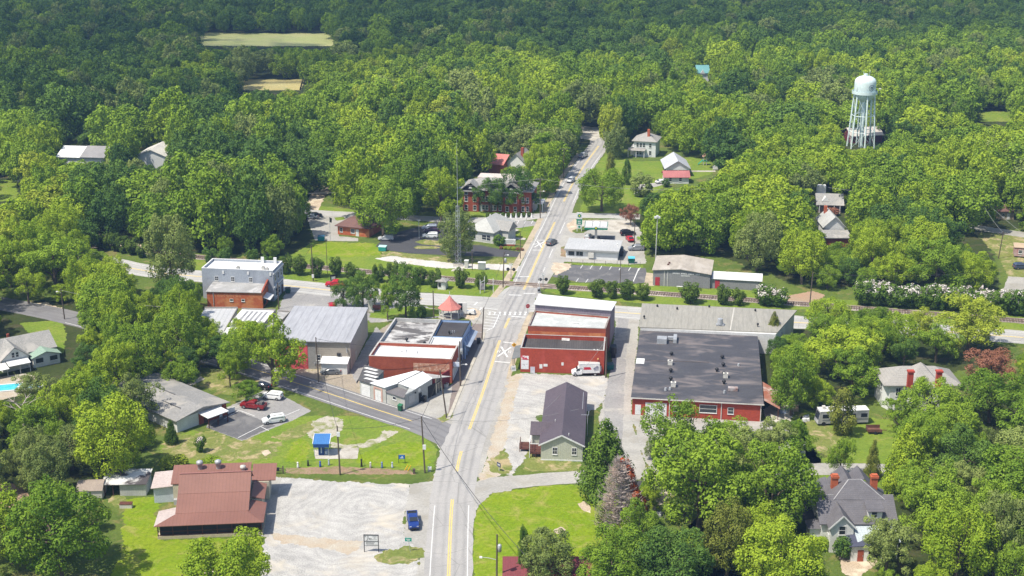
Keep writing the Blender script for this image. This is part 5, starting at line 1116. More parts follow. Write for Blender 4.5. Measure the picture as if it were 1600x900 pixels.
for x0 in (0.1, 13.2):
    part(t, 'pediment', M('black pediment board', (0.025, 0.022, 0.024), None, 1), lambda b: b.hull([(x0 - .2, -1.3, 7.2), (x0 + 5.3, -1.3, 7.2), (x0 + 2.55, -1.3, 9.4)], [(x0 - .2, -.9, 7.2), (x0 + 5.3, -.9, 7.2), (x0 + 2.55, -.9, 9.4)]))
    part(t, 'pediment_window', WHITE, lambda b: b.hull([(x0 + 2.0, -1.36, 7.7), (x0 + 3.1, -1.36, 7.7), (x0 + 2.9, -1.36, 8.2), (x0 + 2.2, -1.36, 8.2)], [(x0 + 2.0, -1.31, 7.7), (x0 + 3.1, -1.31, 7.7), (x0 + 2.9, -1.31, 8.2), (x0 + 2.2, -1.31, 8.2)]))
    part(t, 'pediment_roof', GREYSHINGLE, lambda b: (b.slab([(x0 - .8, 3.5, 7.3), (x0 - .8, -1.7, 7.3), (x0 + 2.55, -1.7, 9.8), (x0 + 2.55, 3.5, 9.8)], .14), b.slab([(x0 + 5.9, -1.7, 7.3), (x0 + 5.9, 3.5, 7.3), (x0 + 2.553, 3.5, 9.8), (x0 + 2.553, -1.7, 9.8)], .14)))
    part(t, 'cornice', GREYROOF, lambda b: b.box(x0 - .4, -1.5, 6.6, x0 + 5.6, -.81, 7.0))
for z, h in ((.6, 1.5), (3.4, 1.6)):
    for x in (1.2, 3.9, 14.4, 17.0): window(t, (x, -.8, z), .9, h, 0)
    for x in (6.6, 7.7, 9.2, 10.3, 12.0, 19.4, 20.8): window(t, (x, 0, z), .8, h, 0)
for x in (1.2, 3.9, 14.4, 17.0): window(t, (x, -.8, 5.6), .9, .9, 0)
part(t, 'side_roof', M('teal grey roof', (0.08, 0.12, 0.13), None, 1), lambda b: b.slab([(-3, 4, 6.2), (-.1, 4, 6.6), (-.1, 13, 6.6), (-3, 13, 6.2)], .2))
part(t, 'porch', WHITE, lambda b: (b.box(22.2, 2, 2.6, 25.4, 8, 2.9), b.box(22.2, 2, 0, 22.4, 2.2, 2.59), b.box(25.2, 2, 0, 25.4, 2.2, 2.59), b.box(25.2, 7.6, 0, 25.4, 7.8, 2.59), b.box(22.2, 4, 0, 22.9, 7.8, 2.5)))
part(t, 'front_door', WHITE, lambda b: b.box(5.4, -.1, 0, 6.2, -.003, 2.2))
F = Frame((790, 270), (815, 272))
t = F.root('slate_house', 'grey gable roofed house with brick chimney behind the brick school', 'house')
gable(t, 0, 0, F.L + 2, 10, 0, 3.4, 7.2, 'y', WHITEWALL, GREYSHINGLE, .5)
part(t, 'chimney', BRICK, lambda b: b.box(5.0, 2, 4.5, 6.0, 3, 9.0))
part(t, 'lower_roof', REDTILE, lambda b: b.slab([(-5, -5, 4.0), (1, -5, 4.0), (1, 1.5, 6.4), (-5, 1.5, 6.4)], .2))
part(t, 'lower_wall', BRICK, lambda b: b.box(-4.6, -4.6, 0, .7, 1.3, 3.9))
window(t, (3, 0, 1), 1.0, 1.5)
F = Frame((727, 376), (771, 382))
t = F.root('bank', 'low bank with broad pale grey hipped roof beside dark parking loop', 'bank')
part(t, 'wall', M('pale bank siding', (0.58, 0.57, 0.54), None, 1, bands=('Z', .3, .12)), lambda b: b.box(.6, .6, 0, F.L - .3, 14, 3.4))
hip(t, .6, .6, F.L - .3, 14, 3.5, 6.6, 'y', M('pale grey metal bank roof', (0.42, 0.42, 0.39), (0.37, 0.37, 0.345), .4, bands=('Y', .5, .06)), .6, inset=4.0)
part(t, 'entrance_wing', M('pale bank siding', (0.58, 0.57, 0.54), None, 1), lambda b: b.box(F.L - .28, 4.5, 0, F.L + 2.6, 9.5, 3.2))
part(t, 'entrance_gable', GREYSHINGLE, lambda b: b.hull([(F.L - 3, 4.0, 3.3), (F.L - 3, 10, 3.3), (F.L - 3, 7, 5.6)], [(F.L + 3.1, 4.0, 3.3), (F.L + 3.1, 10, 3.3), (F.L + 3.1, 7, 5.6)]))
for x in (2.5, 6): window(t, (x, .6, .9), 1.4, 1.4, 0)
window(t, (F.L - 1.9, .6, .8), 1.2, 1.6, 0)
P = at(796, 384)
t = thing('bank_sign', 'white sign board among round flower mounds at the bank corner', 'sign', (P.x, P.y, 0), R(-5))
part(t, 'board', WHITE, lambda b: b.box(-1.8, -.2, .5, 1.8, .2, 2.0))
part(t, 'sign_base', BRICK, lambda b: b.box(-1.6, -.25, 0, 1.6, .25, .497))
part(t, 'sign_text', M('grey sign lettering', (0.4, 0.42, 0.4), None, 2), lambda b: (b.box(-1.3, -.22, 1.45, 1.3, -.203, 1.65), b.box(-.9, -.22, 1.05, .9, -.203, 1.2)))
F = Frame((528, 366), (577, 371))
t = F.root('brick_office', 'small orange brick office with brown hip roof under big trees', 'office')
part(t, 'wall', ORANGEBRICK, lambda b: b.box(0, 0, 0, F.L, 9.5, 2.7))
hip(t, 0, 0, F.L, 9.5, 2.85, 5.4, 'x', BROWNSHINGLE, .7)
window(t, (1.2, 0, .9), .8, 1.2); window(t, (5, 0, .9), 1.2, 1.2); door(t, (6.5, 0, 0), 1, 2.1, 0, WHITE)
F = Frame((884, 402.5), (965, 407))
t = F.root('station_shop', 'long white service station shop with pale low metal roof', 'shop')
part(t, 'wall', WHITE, lambda b: b.hull([(0, 0, 0), (F.L, 0, 0), (F.L, 8.2, 0), (0, 8.2, 0)], [(0, 0, 2.7), (F.L, 0, 2.7), (F.L, 8.2, 3.3), (0, 8.2, 3.3)]))
part(t, 'roof', M('pale station roof', (0.44, 0.44, 0.435), (0.4, 0.4, 0.395), .4, bands=('X', .8, .08), rough=.5), lambda b: b.slab([(-.4, -.6, 2.85), (F.L + .4, -.6, 2.85), (F.L + .4, 8.6, 3.5), (-.4, 8.6, 3.5)], .14))
part(t, 'fascia', M('grey fascia', (0.33, 0.33, 0.32), None, 1), lambda b: b.box(-.4, -.68, 2.35, F.L + .4, -.603, 2.7))
for x, w in ((1.6, 1.5), (3.4, .6), (4.4, .8)): window(t, (x, 0, 1.0), w, .9, 0, BLACK)
part(t, 'cooler_unit', OFFWHITE, lambda b: b.box(6.5, -.7, .5, 8.1, -.003, 2.1))
part(t, 'roof_vent', WHITE, lambda b: (b.box(9.2, 6.8, 3.3, 9.8, 7.2, 3.8), b.box(14.0, 4.4, 3.2, 14.3, 4.7, 3.7)))
door(t, (F.L, 3, 0), 1, 2.1, 90, M('dark blue door', (0.04, 0.08, 0.2), None, 1))
P = at(931, 378)
t = thing('fuel_canopy', 'fuel pump canopy with green white edge on a single thick column', 'canopy', (P.x, P.y, 0), R(-5))
GREENP = paint('fuel green', (0.0, 0.2, 0.11)); YELP = paint('fuel yellow', (0.75, 0.6, 0.02));
part(t, 'canopy_roof', M('ribbed canopy top', (0.5, 0.5, 0.5), (0.38, 0.38, 0.38), .6, bands=('X', 2.2, .3)), lambda b: b.box(-3.3, -1.2, 4.4, 3.3, 5.6, 4.8))
part(t, 'fascia', [GREENP, WHITE], lambda b: (b.box(-3.4, -1.35, 4.1, 3.4, -1.203, 4.62), b.mat(1).box(-3.4, -1.37, 4.63, 3.4, -1.203, 4.95), b.mat(0).box(-3.42, -1.2, 4.3, -3.303, 5.6, 4.9), b.box(3.303, -1.2, 4.3, 3.42, 5.6, 4.9)))
for x in (-2.2, 0, 2.2): part(t, 'roof_tray', WHITE, lambda b: b.box(x - .85, .2, 4.803, x + .85, 4.8, 4.9))
part(t, 'column', OFFWHITE, lambda b: b.box(-.35, -.35, 0, .35, .35, 4.39))
for dx in (-1.1, .7): part(t, 'fuel_pump', BLACK, lambda b: (b.box(dx, -.3, 0, dx + .5, .3, 1.7)))
part(t, 'emblem', [GREENP, YELP], lambda b: (b.hull([(.5 * math.cos(2 * math.pi * k / 12) * (1 if k % 2 else .8), -1.46, 4.62 + .5 * math.sin(2 * math.pi * k / 12) * (1 if k % 2 else .8)) for k in range(12)], [(.5 * math.cos(2 * math.pi * k / 12) * (1 if k % 2 else .8), -1.38, 4.62 + .5 * math.sin(2 * math.pi * k / 12) * (1 if k % 2 else .8)) for k in range(12)]), b.mat(1).box(-.22, -1.5, 4.4, .22, -1.463, 4.84)))
P = at(905, 361.5)
t = thing('price_sign', 'tall white and green fuel price sign on two white posts', 'sign', (P.x, P.y, 0), R(-4))
for x in (-.75, .6): part(t, 'post', WHITE, lambda b: b.box(x, -.1, 0, x + .18, .1, 5.8))
part(t, 'brand_panel', WHITE, lambda b: b.box(-.85, -.16, 3.9, .85, .16, 5.9))
part(t, 'price_panel', [GREENP, WHITE], lambda b: (b.box(-.85, -.16, 2.2, .85, .16, 3.85), b.mat(1).box(-.5, -.18, 2.5, .5, -.163, 2.75), b.box(-.5, -.18, 3.1, .5, -.163, 3.35)))
part(t, 'lower_panel', WHITE, lambda b: b.box(-.7, -.15, .9, .7, .15, 2.1))
part(t, 'emblem', [GREENP, YELP], lambda b: (b.hull([(.6 * math.cos(2 * math.pi * k / 16) * (1 if k % 2 else .8), -.22, 4.95 + .6 * math.sin(2 * math.pi * k / 16) * (1 if k % 2 else .8)) for k in range(16)], [(.6 * math.cos(2 * math.pi * k / 16) * (1 if k % 2 else .8), -.165, 4.95 + .6 * math.sin(2 * math.pi * k / 16) * (1 if k % 2 else .8)) for k in range(16)]), b.mat(1).box(-.2, -.25, 4.75, .2, -.223, 5.15)))
part(t, 'lower_emblem', GREENP, lambda b: b.hull([(.35 * math.cos(2 * math.pi * k / 12), -.2, 1.5 + .35 * math.sin(2 * math.pi * k / 12)) for k in range(12)], [(.35 * math.cos(2 * math.pi * k / 12), -.153, 1.5 + .35 * math.sin(2 * math.pi * k / 12)) for k in range(12)]))
F = Frame((1020, 446), (1109, 451))
t = F.root('fire_hall', 'grey ribbed metal hall with tan roof and red doors near the railway', 'hall')
part(t, 'wall', GREYMETAL, lambda b: b.hull([(0, 0, 0), (15.1, 0, 0), (15.1, 0, 3.9), (7.2, 0, 4.9), (0, 0, 4.3)], [(0, 13, 0), (15.1, 13, 0), (15.1, 13, 3.9), (7.2, 13, 4.9), (0, 13, 4.3)]))
ROOFT = M('tan gable roof', (0.38, 0.335, 0.28), (0.33, 0.295, 0.25), .3, bands=('Y', .9, .06), stretch=(.5, .2, 1), stain=(0.42, 0.38, 0.33), stain_scale=.6)
part(t, 'roof', ROOFT, lambda b: (b.slab([(-.3, 13.2, 4.45), (-.3, -.4, 4.45), (7.2, -.4, 5.1), (7.2, 13.2, 5.1)], .15), b.slab([(15.4, -.4, 4.05), (15.4, 13.2, 4.05), (7.203, 13.2, 5.1), (7.203, -.4, 5.1)], .15)))
door(t, (1.2, 0, .1), 1.2, 2.3, 0, M('red door', (0.42, 0.04, 0.05), None, 1))
part(t, 'downpipe', OFFWHITE, lambda b: (b.box(2.9, -.1, 0, 3.1, -.003, 4.2), b.box(3.8, -.1, 0, 3.95, -.003, 4.2)))
part(t, 'lettering', WHITE, lambda b: ([b.box(5.2 + .38 * k, -.06, 3.55, 5.42 + .38 * k, -.003, 3.9) for k in range(19) if k not in (5, 10, 15)], [b.box(7.4 + .34 * k, -.06, 3.0, 7.6 + .34 * k, -.003, 3.3) for k in range(7)]))
part(t, 'annex_wall', GREYMETAL, lambda b: b.hull([(15.15, .6, 0), (28.4, .6, 0), (28.4, 5.4, 0), (15.15, 5.4, 0)], [(15.15, .6, 2.6), (28.4, .6, 2.6), (28.4, 5.4, 3.0), (15.15, 5.4, 3.0)]))
part(t, 'annex_roof', ROOFWHITE, lambda b: b.slab([(15.45, .3, 2.75), (28.7, .3, 2.75), (28.7, 5.7, 3.2), (15.45, 5.7, 3.2)], .13))
part(t, 'annex_corner', MAROON, lambda b: b.box(28.41, .5, 0, 28.5, 1.0, 2.6))
door(t, (17.0, .6, .05), 1.2, 2.2, 0, M('red door', (0.42, 0.04, 0.05), None, 1))
part(t, 'roof_vent', DARKWOOD, lambda b: (b.box(3.6, 5.0, 4.7, 4.1, 5.4, 5.2), b.box(3.4, 3.6, 4.7, 3.9, 4.0, 5.1)))
part(t, 'bench', WHITE, lambda b: (b.box(6.4, -1.2, .4, 8.0, -.8, .5), b.box(6.5, -1.1, 0, 6.6, -.9, .39), b.box(7.8, -1.1, 0, 7.9, -.9, .39)))
F = Frame((1040, 276), (1077, 276))
t = F.root('pavilion', 'white gabled pavilion with pale metal roof beside the playground lawn', 'pavilion')
gable(t, 0, 0, F.L, 14, 2.4, 3.0, 5.6, 'y', WHITE, M('pale pavilion roof', (0.45, 0.46, 0.48), (0.4, 0.41, 0.43), .5, bands=('Y', .6, .08)), .5)
for x in (.1, F.L / 2, F.L - .4): part(t, 'post', WHITE, lambda b: b.box(x, .2, 0, x + .3, .5, 2.4))
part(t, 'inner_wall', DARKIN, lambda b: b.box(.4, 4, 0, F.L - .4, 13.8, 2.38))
F = Frame((1038, 287), (1076, 287))
t = F.root('red_roof_cottage', 'small cottage with faded pinkish red roof in front of the pavilion', 'cottage')
gable(t, 0, 0, F.L, 6, 0, 2.4, 3.8, 'x', WHITEWALL, M('faded red roof', (0.4, 0.15, 0.14), (0.34, 0.12, 0.115), .6, bands=('X', .6, .08)), .5)
window(t, (2, 0, .9), .9, 1.2); window(t, (5.5, 0, .9), .9, 1.2)
F = Frame((990, 244), (1024, 246))
t = F.root('white_farmhouse', 'two storey white farmhouse with grey hip roof and brick chimney beside the road', 'house')
part(t, 'wall', WHITE, lambda b: (b.box(0, 0, 0, F.L, 9, 5.8), b.box(-1.6, 2, 0, -.01, 8, 3)))
hip(t, -.2, 0, F.L, 9, 5.95, 8.6, 'x', ROOF2, .6)
part(t, 'chimney', CHIMBRICK, lambda b: b.box(4.6, 2.0, 6.5, 5.5, 2.9, 10.0))
for z in (.8, 3.6):
    for x in (1.4, 2.6, 3.8, 6.2): window(t, (x, 0, z), .8, 1.5)
part(t, 'porch_roof', ROOF2, lambda b: b.slab([(-2, -2.4, 2.7), (4.6, -2.4, 2.7), (4.6, -.01, 3.2), (-2, -.01, 3.2)], .15))
for x in (-1.8, 1.2, 4.2): part(t, 'porch_post', WHITE, lambda b: b.box(x, -2.2, 0, x + .2, -2.0, 2.55))
F = Frame((1278, 332), (1314, 333))
t = F.root('porch_house', 'low house with grey roof, white dormer gable and posts above red shrubs', 'house')
gable(t, 0, 0, F.L, 8, 0, 3.0, 5.2, 'x', M('brown house wall', (0.25, 0.17, 0.13), None, 1), GREYSHINGLE, .8)
part(t, 'dormer', WHITE, lambda b: b.hull([(1, .6, 3.6), (3.4, .6, 3.6), (2.2, .6, 5.0)], [(1, 3, 3.6), (3.4, 3, 3.6), (2.2, 3, 5.0)]))
for x in (.2, 2.4, 4.8, 6.6): part(t, 'porch_post', WHITE, lambda b: b.box(x, -.75, 0, x + .2, -.55, 2.8))
part(t, 'rear_wall', WHITE, lambda b: b.box(0, 8.4, 4, 3, 11, 6.6))
F = Frame((1296, 377), (1318, 377))
t = F.root('white_gable_house', 'white gable ended house with pale grey roof below the porch house', 'house')
gable(t, -1.8, 0, F.L, 10, 0, 4.6, 7.4, 'y', WHITE, M('pale grey roof', (0.42, 0.42, 0.4), None, .6, fine=.15), .5)
part(t, 'chimney', CHIMBRICK, lambda b: b.box(-.3, 8.2, 6.3, .6, 9, 8.6))
part(t, 'lower_roof', GREYSHINGLE, lambda b: (b.slab([(-8, -6.5, 2.9), (5, -6.5, 2.9), (5, -.6, 3.7), (-8, -.6, 3.7)], .2)))
part(t, 'lower_wall', BRICK, lambda b: b.box(-7.6, -6, 0, 4.6, -.7, 2.7))
F = Frame((1560, 343), (1584, 343))
t = F.root('tan_cabin', 'small tan cabin with dull red hip roof at far right edge', 'cabin')
part(t, 'wall', M('tan cabin wall', (0.4, 0.33, 0.22), None, 1), lambda b: b.box(0, 0, 0, F.L, 5, 2.6))
hip(t, 0, 0, F.L, 5, 2.75, 4.4, 'x', BROWNSHINGLE, .6); window(t, (1.4, 0, .9), .7, 1); door(t, (3, 0, 0), .9, 2, 0, WHITE)
F = Frame((1584, 402), (1640, 406))
t = F.root('mobile_home', 'long mobile home with tan roof and red white side at right edge', 'mobile home')
part(t, 'wall', M('red white home siding', (0.5, 0.46, 0.44), (0.35, 0.08, 0.07), .6), lambda b: b.box(0, 0, .4, F.L, 4, 2.9))
part(t, 'roof', M('tan home roof', (0.5, 0.38, 0.26), None, .6), lambda b: b.slab([(-.2, -.2, 3.02), (F.L, -.2, 3.02), (F.L, 4.2, 3.25), (-.2, 4.2, 3.25)], .1))
for x in (1.6, 4.4): window(t, (x, 0, 1.3), .9, .9)
for nm, lab, a, c, hh, D in (('white_shed', 'long white roofed shed with grey end among the left woods', (92, 266), (163, 268), 5, 14), ('pale_barn', 'pale gable roofed barn peeking above the left woods', (214, 270), (262, 271), 6, 14)):
    F = Frame(a, c)
    t = F.root(nm, lab, 'barn')
    gable(t, 0, 0, F.L, D, 0, hh, hh + 2.4, 'x' if nm == 'white_shed' else 'y', WHITE, ROOFWHITE if nm == 'white_shed' else M('pale barn roof', (0.55, 0.52, 0.47), None, .5), .5)
    if nm == 'white_shed': part(t, 'grey_roof', M('grey roof section', (0.27, 0.26, 0.26), None, .6), lambda b: b.slab([(F.L * .5, -.6, hh + .14), (F.L + .7, -.6, hh + .14), (F.L + .7, D / 2, hh + 2.75), (F.L * .5, D / 2, hh + 2.75)], .1))
F = Frame((1089, 131), (1107, 131))
t = F.root('teal_roof_house', 'far white house with teal metal roof half hidden by trees', 'house')
gable(t, 0, 0, F.L, 8, 0, 5.4, 8.2, 'x', WHITE, M('teal roof', (0.13, 0.3, 0.3), None, .6), .5, shift=.6)
part(t, 'gable_end', WHITE, lambda b: b.hull([(1.2, -.5, 4.8), (3.8, -.5, 4.8), (2.5, -.5, 7)], [(1.2, -.01, 4.8), (3.8, -.01, 4.8), (2.5, -.01, 7)]))
F = Frame((1330, 224), (1378, 222))
t = F.root('maroon_barn', 'maroon walled building with pale roof behind the water tower legs', 'barn')
gable(t, 0, 0, F.L, 9, 0, 3.0, 5.2, 'x', M('maroon barn wall', (0.16, 0.025, 0.035), None, .6), M('pale tan barn roof', (0.55, 0.5, 0.45), None, .4), .5)
F = Frame((22, 284), (36, 284))
t = F.root('white_hut', 'small white block hut at the left edge wood', 'hut')
part(t, 'wall', WHITE, lambda b: b.box(0, 0, 0, F.L, 3.5, 3.4)); part(t, 'roof', OFFWHITE, lambda b: b.slab([(-.2, -.2, 3.55), (F.L + .2, -.2, 3.55), (F.L + .2, 3.7, 3.75), (-.2, 3.7, 3.75)], .14))
F = Frame((788, 915), (922, 915))
t = F.root('dark_red_shed', 'dark red metal roofed shed cut by the bottom edge of the lawn', 'shed')
part(t, 'wall', MAROON, lambda b: b.box(0, -1, 0, F.L, 3, 2.5))
part(t, 'roof', M('dark red ribbed roof', (0.2, 0.05, 0.055), (0.165, 0.042, 0.048), .5, bands=('X', .4, .2)), lambda b: (b.slab([(-.3, -2.6, 2.5), (F.L + .3, -2.6, 2.5), (F.L + .3, 3.6, 3.3), (-.3, 3.6, 3.3)], .12)))
def ground(px, py): return at(px, py)
TOWER = M('pale mint tower paint', (0.66, 0.76, 0.74), (0.6, 0.7, 0.685), .5, rough=.45, spec=.4, stain=(0.45, 0.52, 0.5), stain_scale=.3, stain_cut=(.62, .7), stretch=(1, 1, .35))
P = at(1344.5, 230)
t = thing('water_tower', 'tall pale mint water tower with round tank rising above the trees', 'water tower', (P.x, P.y, 0), R(20))
TR, Z0 = 4.05, 19.6
part(t, 'tank', TOWER, lambda b: b.lathe([(.02, Z0 - 1.9), (1.1, Z0 - 1.8), (2.4, Z0 - 1.2), (3.5, Z0 - .2), (TR, Z0 + 1.0), (TR, Z0 + 5.6), (3.9, Z0 + 6.3), (3.4, Z0 + 7.0), (2.4, Z0 + 7.6), (1.2, Z0 + 7.95), (.02, Z0 + 8.05)], 40), smooth=True)
part(t, 'balcony', TOWER, lambda b: b.lathe([(TR + .02, Z0 + 1.2), (TR + .7, Z0 + 1.2), (TR + .73, Z0 + 2.3), (TR + .67, Z0 + 2.3), (TR + .65, Z0 + 1.4), (TR + .02, Z0 + 1.4)], 40), smooth=False)
part(t, 'riser', TOWER, lambda b: b.cyl(0, 0, 0, Z0 - 1.9, .85, .85, 20))
legs = []
for k in range(6):
    a = 2 * math.pi * k / 6 + .25
    top = Vector((3.85 * math.cos(a), 3.85 * math.sin(a), Z0 + 1.2)); bot = Vector((5.2 * math.cos(a), 5.2 * math.sin(a), 0))
    legs.append((top, bot)); part(t, 'leg', TOWER, lambda b: b.tube([bot, top], .3, 10))
for zf in (.3, .6, ):
    part(t, 'ring_strut', TOWER, lambda b: [b.tube([legs[k][1].lerp(legs[k][0], zf), legs[(k + 1) % 6][1].lerp(legs[(k + 1) % 6][0], zf)], .13, 6) for k in range(6)])
for lo, hi in ((.02, .3), (.3, .6), (.6, .97)):
    part(t, 'cross_brace', TOWER, lambda b: [(b.tube([legs[k][1].lerp(legs[k][0], lo), legs[(k + 1) % 6][1].lerp(legs[(k + 1) % 6][0], hi)], .05, 5), b.tube([legs[(k + 1) % 6][1].lerp(legs[(k + 1) % 6][0], lo), legs[k][1].lerp(legs[k][0], hi)], .05, 5)) for k in range(6)])
part(t, 'vent_cap', TOWER, lambda b: (b.cyl(0, 0, Z0 + 8.0, Z0 + 8.7, .7, .8, 12), b.tube([(1.5, 0, Z0 + 7.8), (1.7, 0, Z0 + 10)], .06), b.tube([(-.6, .6, Z0 + 7.8), (-.7, .6, Z0 + 9.6)], .06)))
INK = M('faded dark emblem', (0.1, 0.13, 0.14), None, 2)
def on_tank(b, u0, u1, z0, z1, a0=-1.92, n=6):
    for k in range(n):
        s0, s1 = a0 + (u0 + (u1 - u0) * k / n) / TR, a0 + (u0 + (u1 - u0) * (k + 1) / n) / TR
        r = TR + .03
        b.poly([(r * math.cos(s0), r * math.sin(s0), z0), (r * math.cos(s1), r * math.sin(s1), z0), (r * math.cos(s1), r * math.sin(s1), z1), (r * math.cos(s0), r * math.sin(s0), z1)])
def emblem(b):
    r = TR + .03
    for k in range(28):
        q = []
        for rr, kk in ((1.2, k), (1.2, k + 1), (1.02, k + 1), (1.02, k)):
            w = 2 * math.pi * kk / 28
            s = -1.52 + rr * math.cos(w) / TR
            q.append((r * math.cos(s), r * math.sin(s), Z0 + 3.9 + rr * math.sin(w)))
        b.poly(q)
    on_tank(b, -.55, .55, Z0 + 3.4, Z0 + 3.65, -1.52); on_tank(b, -.5, -.25, Z0 + 3.66, Z0 + 4.4, -1.52); on_tank(b, .2, .5, Z0 + 3.66, Z0 + 4.3, -1.52); on_tank(b, -.2, .15, Z0 + 3.9, Z0 + 4.45, -1.52)
part(t, 'emblem', INK, emblem)
part(t, 'dish_antenna', WHITE, lambda b: (b.lathe([(.01, 0), (.4, .1), (.62, .35)], 12, 0, 0), b.tube([(0, 0, 0), (0, 0, -.9)], .08)), smooth=True).location = (TR + 1.5, -1.6, Z0 + 2.6)
t_ladder = part(t, 'ladder', STEEL, lambda b: b.bar((-TR - .15, -.8, Z0 + 1.4), (-3.4, -.8, Z0 + 7.1), .2))
P = at(716, 414)
t = thing('radio_mast', 'slim steel lattice radio mast with a long thin aerial beside the olive tree', 'mast', (P.x, P.y, 0))
def lattice(b):
    ps = [(.95 * math.cos(a), .95 * math.sin(a)) for a in (.5, 2.6, 4.7)]
    H = 17.0; n = 12
    for i in range(3):
        b.tube([(ps[i][0], ps[i][1], 0), (ps[i][0] * .55, ps[i][1] * .55, H)], .055, 5)
    for k in range(n):
        f0, f1 = 1 - .45 * k / n, 1 - .45 * (k + 1) / n
        for i in range(3):
            j = (i + 1) % 3
            b.tube([(ps[i][0] * f0, ps[i][1] * f0, H * k / n), (ps[j][0] * f1, ps[j][1] * f1, H * (k + 1) / n)], .035, 4)
            b.tube([(ps[i][0] * f1, ps[i][1] * f1, H * (k + 1) / n), (ps[j][0] * f1, ps[j][1] * f1, H * (k + 1) / n)], .035, 4)
part(t, 'lattice', M('pale mast steel', (0.4, 0.42, 0.43), None, 1, rough=.5), lattice)
part(t, 'aerial', M('pale aerial', (0.42, 0.44, 0.45), None, 1), lambda b: b.tube([(0, 0, 16.5), (0, 0, 26), (0, 0, 35.5)], [.08, .05, .03], 6))
part(t, 'base_slab', CONCRETE, lambda b: b.box(-1.4, -1.4, 0, 1.4, 1.4, .25))
for px, py, lab in ((729, 413, 'pale grey equipment cabinet nearest the radio mast'), (753, 416, 'wide pale grey equipment cabinet by the gravel track near the crossing')):
    P = at(px, py + 5); w = 1.0 if px < 740 else 2.0
    t = thing('equipment_cabinet', lab, 'cabinet', (P.x, P.y, 0), R(-6))
    part(t, 'cabinet_body', OFFWHITE if px < 740 else STEEL, lambda b: b.box(-w / 2, -.6, .1, w / 2, .6, 2.0)); part(t, 'cabinet_roof', WHITE, lambda b: b.box(-w / 2 - .1, -.7, 2.003, w / 2 + .1, .7, 2.12))
P = at(716, 422)
t = tag(MB().hull([(P.x - 2, P.y - 1, 0), (P.x + 1.8, P.y - 1, 0), (P.x + 1.5, P.y + 1, 0), (P.x - 1.6, P.y + 1, 0)], [(P.x - 1.2, P.y - .6, .3), (P.x + 1.1, P.y - .6, .35), (P.x + .9, P.y + .6, .35), (P.x - 1, P.y + .6, .3)]).build('rubble_slab', CONCRETE), 'pale broken concrete slab on grass below radio mast', 'slab')
P = at(703, 496)
t = thing('gazebo', 'octagonal gazebo with salmon red peaked roof behind the dark roofed store', 'gazebo', (P.x, P.y, 0), R(10))
part(t, 'roof', REDTILE, lambda b: b.lathe([(3.0, 2.6), (2.95, 2.75), (2.0, 3.5), (1.1, 4.4), (.4, 5.3), (.02, 5.8)], 8))
part(t, 'finial', M('white finial', (0.7, 0.7, 0.68), None, 1), lambda b: b.tube([(0, 0, 5.75), (0, 0, 6.9)], .07))
part(t, 'floor', CONCRETE, lambda b: b.cyl(0, 0, 0, .3, 2.9, 2.9, 8))
for k in range(8):
    a = 2 * math.pi * k / 8
    part(t, 'post', WHITE, lambda b: b.cyl(2.6 * math.cos(a), 2.6 * math.sin(a), .3, 2.65, .1, .1, 6))
part(t, 'rail', WHITE, lambda b: [b.bar((2.6 * math.cos(2 * math.pi * k / 8), 2.6 * math.sin(2 * math.pi * k / 8), 1.2), (2.6 * math.cos(2 * math.pi * (k + 1) / 8), 2.6 * math.sin(2 * math.pi * (k + 1) / 8), 1.2), .08) for k in range(8) if k != 6])
F = Frame((684, 452), (696, 453))
t = F.root('depot_kiosk', 'tiny white kiosk with grey roof on grass beside the railway shrubs', 'kiosk')
part(t, 'wall', WHITE, lambda b: b.box(0, 0, 0, F.L, 2.0, 2.3)); hip(t, 0, 0, F.L, 2.0, 2.4, 3.1, 'x', GREYSHINGLE, .5)
door(t, (F.L * .68, 0, 0), .7, 1.9); window(t, (F.L * .26, 0, 1.0), .5, .8, 0, BLACK)
F = Frame((493, 712), (513, 712))
t = F.root('blue_booth', 'small blue roofed vending booth on a concrete pad in the grass', 'booth')
BLUE = M('blue painted metal', (0.05, 0.17, 0.42), (0.045, 0.15, 0.36), .8, bands=('X', .35, .2), rough=.5); BLUED = M('dark blue panel', (0.02, 0.07, 0.24), None, 1, rough=.5)
part(t, 'roof', BLUE, lambda b: (b.slab([(-.35, -.5, 2.7), (F.L + .35, -.5, 2.7), (F.L + .35, 2.4, 3.6), (-.35, 2.4, 3.6)], .1)))
part(t, 'roof_edge', WHITE, lambda b: (b.bar((-.4, -.5, 2.72), (-.4, 2.4, 3.62), .1, .14), b.bar((F.L + .4, -.5, 2.72), (F.L + .4, 2.4, 3.62), .1, .14), b.bar((-.4, 2.44, 3.6), (F.L + .4, 2.44, 3.6), .08, .14)))
part(t, 'fascia', BLUED, lambda b: b.box(-.3, -.56, 1.95, F.L + .3, -.44, 2.62))
part(t, 'cabin', BLUED, lambda b: b.box(.55, .3, 0, 1.6, 1.8, 2.5)); part(t, 'vending_panel', M('pale vending panel', (0.45, 0.52, 0.6), None, 2), lambda b: (b.box(1.0, .27, .4, 1.25, .297, 1.6), b.box(1.75, .4, 0, 2.25, 1.5, .8)))
for x, y in ((-.2, -.3), (F.L + .1, -.3), (-.2, 2.2), (F.L + .1, 2.2)): part(t, 'post', STEEL, lambda b: b.box(x, y, 0, x + .1, y + .1, 2.7 + (.8 if y > 1 else 0)))
P = at(580.5, 862.5)
t = thing('roadside_sign', 'black framed white roadside sign with script lettering on two posts', 'sign', (P.x, P.y, 0), R(-2))
for x in (-1.25, 1.15): part(t, 'post', BLACK, lambda b: b.box(x, -.06, 0, x + .12, .06, 3.25))
part(t, 'frame', BLACK, lambda b: (b.box(-1.126, -.05, 3.1, 1.146, .05, 3.25), b.box(-1.126, -.05, 1.95, 1.146, .05, 2.05), b.box(-1.126, -.05, 1.15, 1.146, .05, 1.2)))
